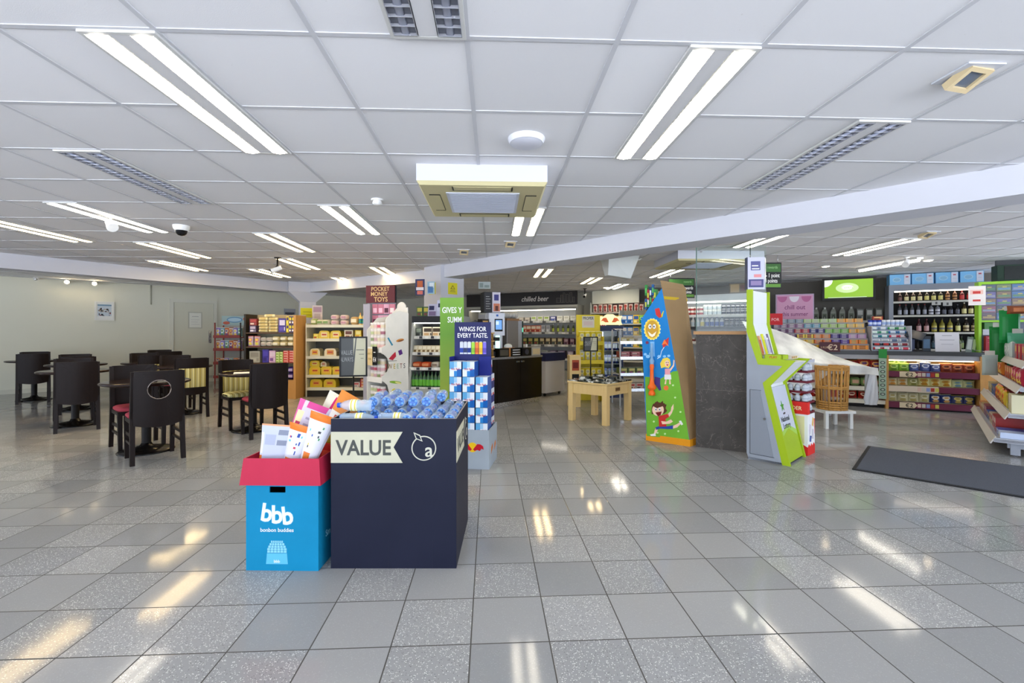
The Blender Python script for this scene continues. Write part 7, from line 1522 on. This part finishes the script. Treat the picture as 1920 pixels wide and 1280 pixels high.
# ---------------------------------------------------------------- right gondola
random.seed(64)
GFr, gl_ = line_fr((6.85, 6.78), (4.96, 4.70))
r = empty('gondola_shelf', GFr.o, GFr.a, 'grey gondola of magazines and sweets cut by the right edge of photo', 'shelf unit')
GS2 = mat('9ca0a8', .4); EDGE = mat('c9c4bc', .45)
MB().box(0, gl_-.06, .46, .50, .1, 1.15, mat('b4b6bc', .5)).build('back_panel', r)
for z, y in ((.17, .0), (.43, .10), (.70, .18), (.95, .22)):
    s_ = MB().box(0, gl_, y, .46, z-.03, z, mat('d4d6dc', .4) if z > .2 else GS2).build('shelf', r)
    MB().add([(0, y-.03, z-.05), (gl_, y-.03, z-.05), (gl_, y+.01, z+.02), (0, y+.01, z+.02), (0, y-.02, z-.055), (gl_, y-.02, z-.055), (gl_, y+.02, z+.015), (0, y+.02, z+.015)], [(0, 1, 2, 3), (7, 6, 5, 4), (0, 4, 5, 1), (3, 2, 6, 7), (1, 5, 6, 2), (0, 3, 7, 4)], EDGE).build('price_edge', s_)
    MB().box(gl_-.012, gl_, y, .46, z-.035, z+.006, mat('c8cad2', .4)).build('end_edge', s_)
MB().box(gl_-.10, gl_-.04, .12, .19, .014, .14, GS2).box(gl_-.09, gl_-.05, .1, .46, .08, .14, GS2).build('foot', r); MB().lathe([(.02, 0), (.012, .012)], STEEL, 10, Matrix.Translation((gl_-.07, .155, 0))).build('levelling_foot', r)
MB().box(.1, .16, .12, .19, 0, .14, GS2).build('foot', r)
W1 = 'the bottom gondola shelf'
mg = [('c87a3c', 'd8c8a8', '8a3c34'), ('b8a87a', 'e0d8c0', 'a8582c'), ('8a3c54', 'c8a0a8', '4a3c7a'), ('2c5aa0', 'b89a5a', '1c3c6a'), ('c8b8a0', 'b83c34', '8a9a6a'), ('a83434', 'e0d0c8', '5a2c3c')]
row(GFr, W1, .172, .06, 2.2, .06, [(gd('box', .17, .22, .10+.02*(i % 3), *mg[i]), 2, 'magazine_stack', ('orange', 'straw', 'plum', 'blue', 'cream', 'brick red')[i]+' boxed magazine', 'magazine') for i in range(6)])
row(GFr, W1, .172, 2.2, 2.76, .05, [(gd('box', .19, .3, .02, '8a3444', 'c8a8b0', '3c2c6a'), 1, 'magazine', 'dark red flat magazine', 'magazine', 2, .021), (gd('box', .19, .3, .03, '3c58a8', 'c8d8f0', 'e0e4f0'), 1, 'magazine', 'blue flat magazine', 'magazine', 2, .031), (gd('box', .18, .3, .06, 'c8d4ec', 'e4ecf4', 'd8c05a'), 1, 'boxed_toy', 'pale blue boxed toy', 'toy box', 1)])
W1 = 'the second gondola shelf'
row(GFr, W1, .432, .06, 2.2, .15, [(gd('box', .15, .2, .13, *mg[(i*2+1) % 6]), 2, 'snack_carton', ('straw', 'blue', 'brick red')[i % 3]+' snack carton', 'snack carton') for i in range(3)]+[(gd('bag', .16, .2, .07, 'c8a83c', 'd86a2c', '8a2c24'), 4, 'sweet_bag', 'orange sweet bag', 'sweet bag')])
row(GFr, W1, .432, 2.2, 2.50, .14, [(gd('box', .12, .2, .16, 'd8c82c', 'b8a81c', 'e8e0a0'), 1, 'book', 'yellow upright book', 'book'), (gd('box', .14, .2, .17, '4a6a5a', 'a8342c', 'd8b08a'), 1, 'book', 'dark upright book', 'book')])
put(GFr, 2.63, .13, .432, gd('box', .22, .25, .19, 'ddd6b0', 'e6e0c4', 'd0c898'), 'boxed_book', 'cream boxed book at the near end of the second gondola shelf', 'book', 'book')
W1 = 'the third gondola shelf'
row(GFr, W1, .702, .06, 2.74, .23, [(gd('bag', .17, .2, .08, 'c8742c', 'b83424', 'e0b85a'), 5, 'sweet_bag', 'orange and red sweet bag', 'sweet bag'), (gd('box', .16, .15, .15, 'b84a2c', 'd8b07a', '6a2418'), 5, 'biscuit_box', 'rust biscuit box', 'box'), (gd('bag', .17, .18, .08, 'a8243c', 'd88a9a', 'd8c04a'), 4, 'sweet_bag', 'crimson sweet bag', 'sweet bag')])
W1 = 'the top gondola shelf'
row(GFr, W1, .952, .06, 2.74, .25, [(gd('bag', .2, .25, .10, '1c7a3c', '5ab06a', '2c9a54'), 3, 'party_bag', 'green party pack', 'party pack'), (gd('bag', .18, .2, .08, 'b8c4c0', 'd8e0dc', '8a9aa0'), 3, 'clear_bag', 'clear packed bag', 'party pack'), (gd('box', .16, .15, .18, 'b83444', 'd8a03c', '5a2c5a'), 4, 'biscuit_box', 'pink and orange box', 'box')])
for i, (px, py, c, w_, h) in enumerate(((1872, 645, '14742f', .17, .46), (1893, 612, '1c8a40', .2, .42), (1908, 655, '5aa884', .2, .42), (1856, 684, 'a8b8b4', .17, .25))):
    q = at(px, py, 5.9-.1*i)
    o = empty('hanging_bag', q, R(-38+9*i), ('dark green hanging party bag right of the red terminal', 'bright green hanging party bag below the scratch card boxes', 'mint green hanging party bag at the right edge', 'clear plastic bag of toys hanging above the gondola')[i], 'bag')
    pillow(w_, h, .07, art(c, (.2, .8, .2, .6, c)), 8, 10).build('bag_body', o).location.z = -h*.5
    MB().box(-.05, .05, -.004, .004, h*.5-.01, h*.5+.05, mat('d8d8d0')).build('header_card', o)
    MB().tube([(0, .0, h*.5+.03), (0, .25, h*.5+.05)], .004, STEEL, 6).build('peg', o)
o = tag(pillow(.22, .10, .08, art('8a4a2c', (.3, .7, .3, .7, 'c87a4a')), 8, 8).build('snack_bag', loc=at(1912, 588, 5.6), rz=R(-45)), 'brown snack bag hanging at the right photo edge', 'bag')
tag(MB().box(0, 1.6, .30, .32, 0, 1.75, mat('c4c8cc', .5)).build('peg_wall', loc=GFr.p(1.0, .25, 0), rz=GFr.a), 'pale peg panel rising behind the right gondola shelves', 'panel')
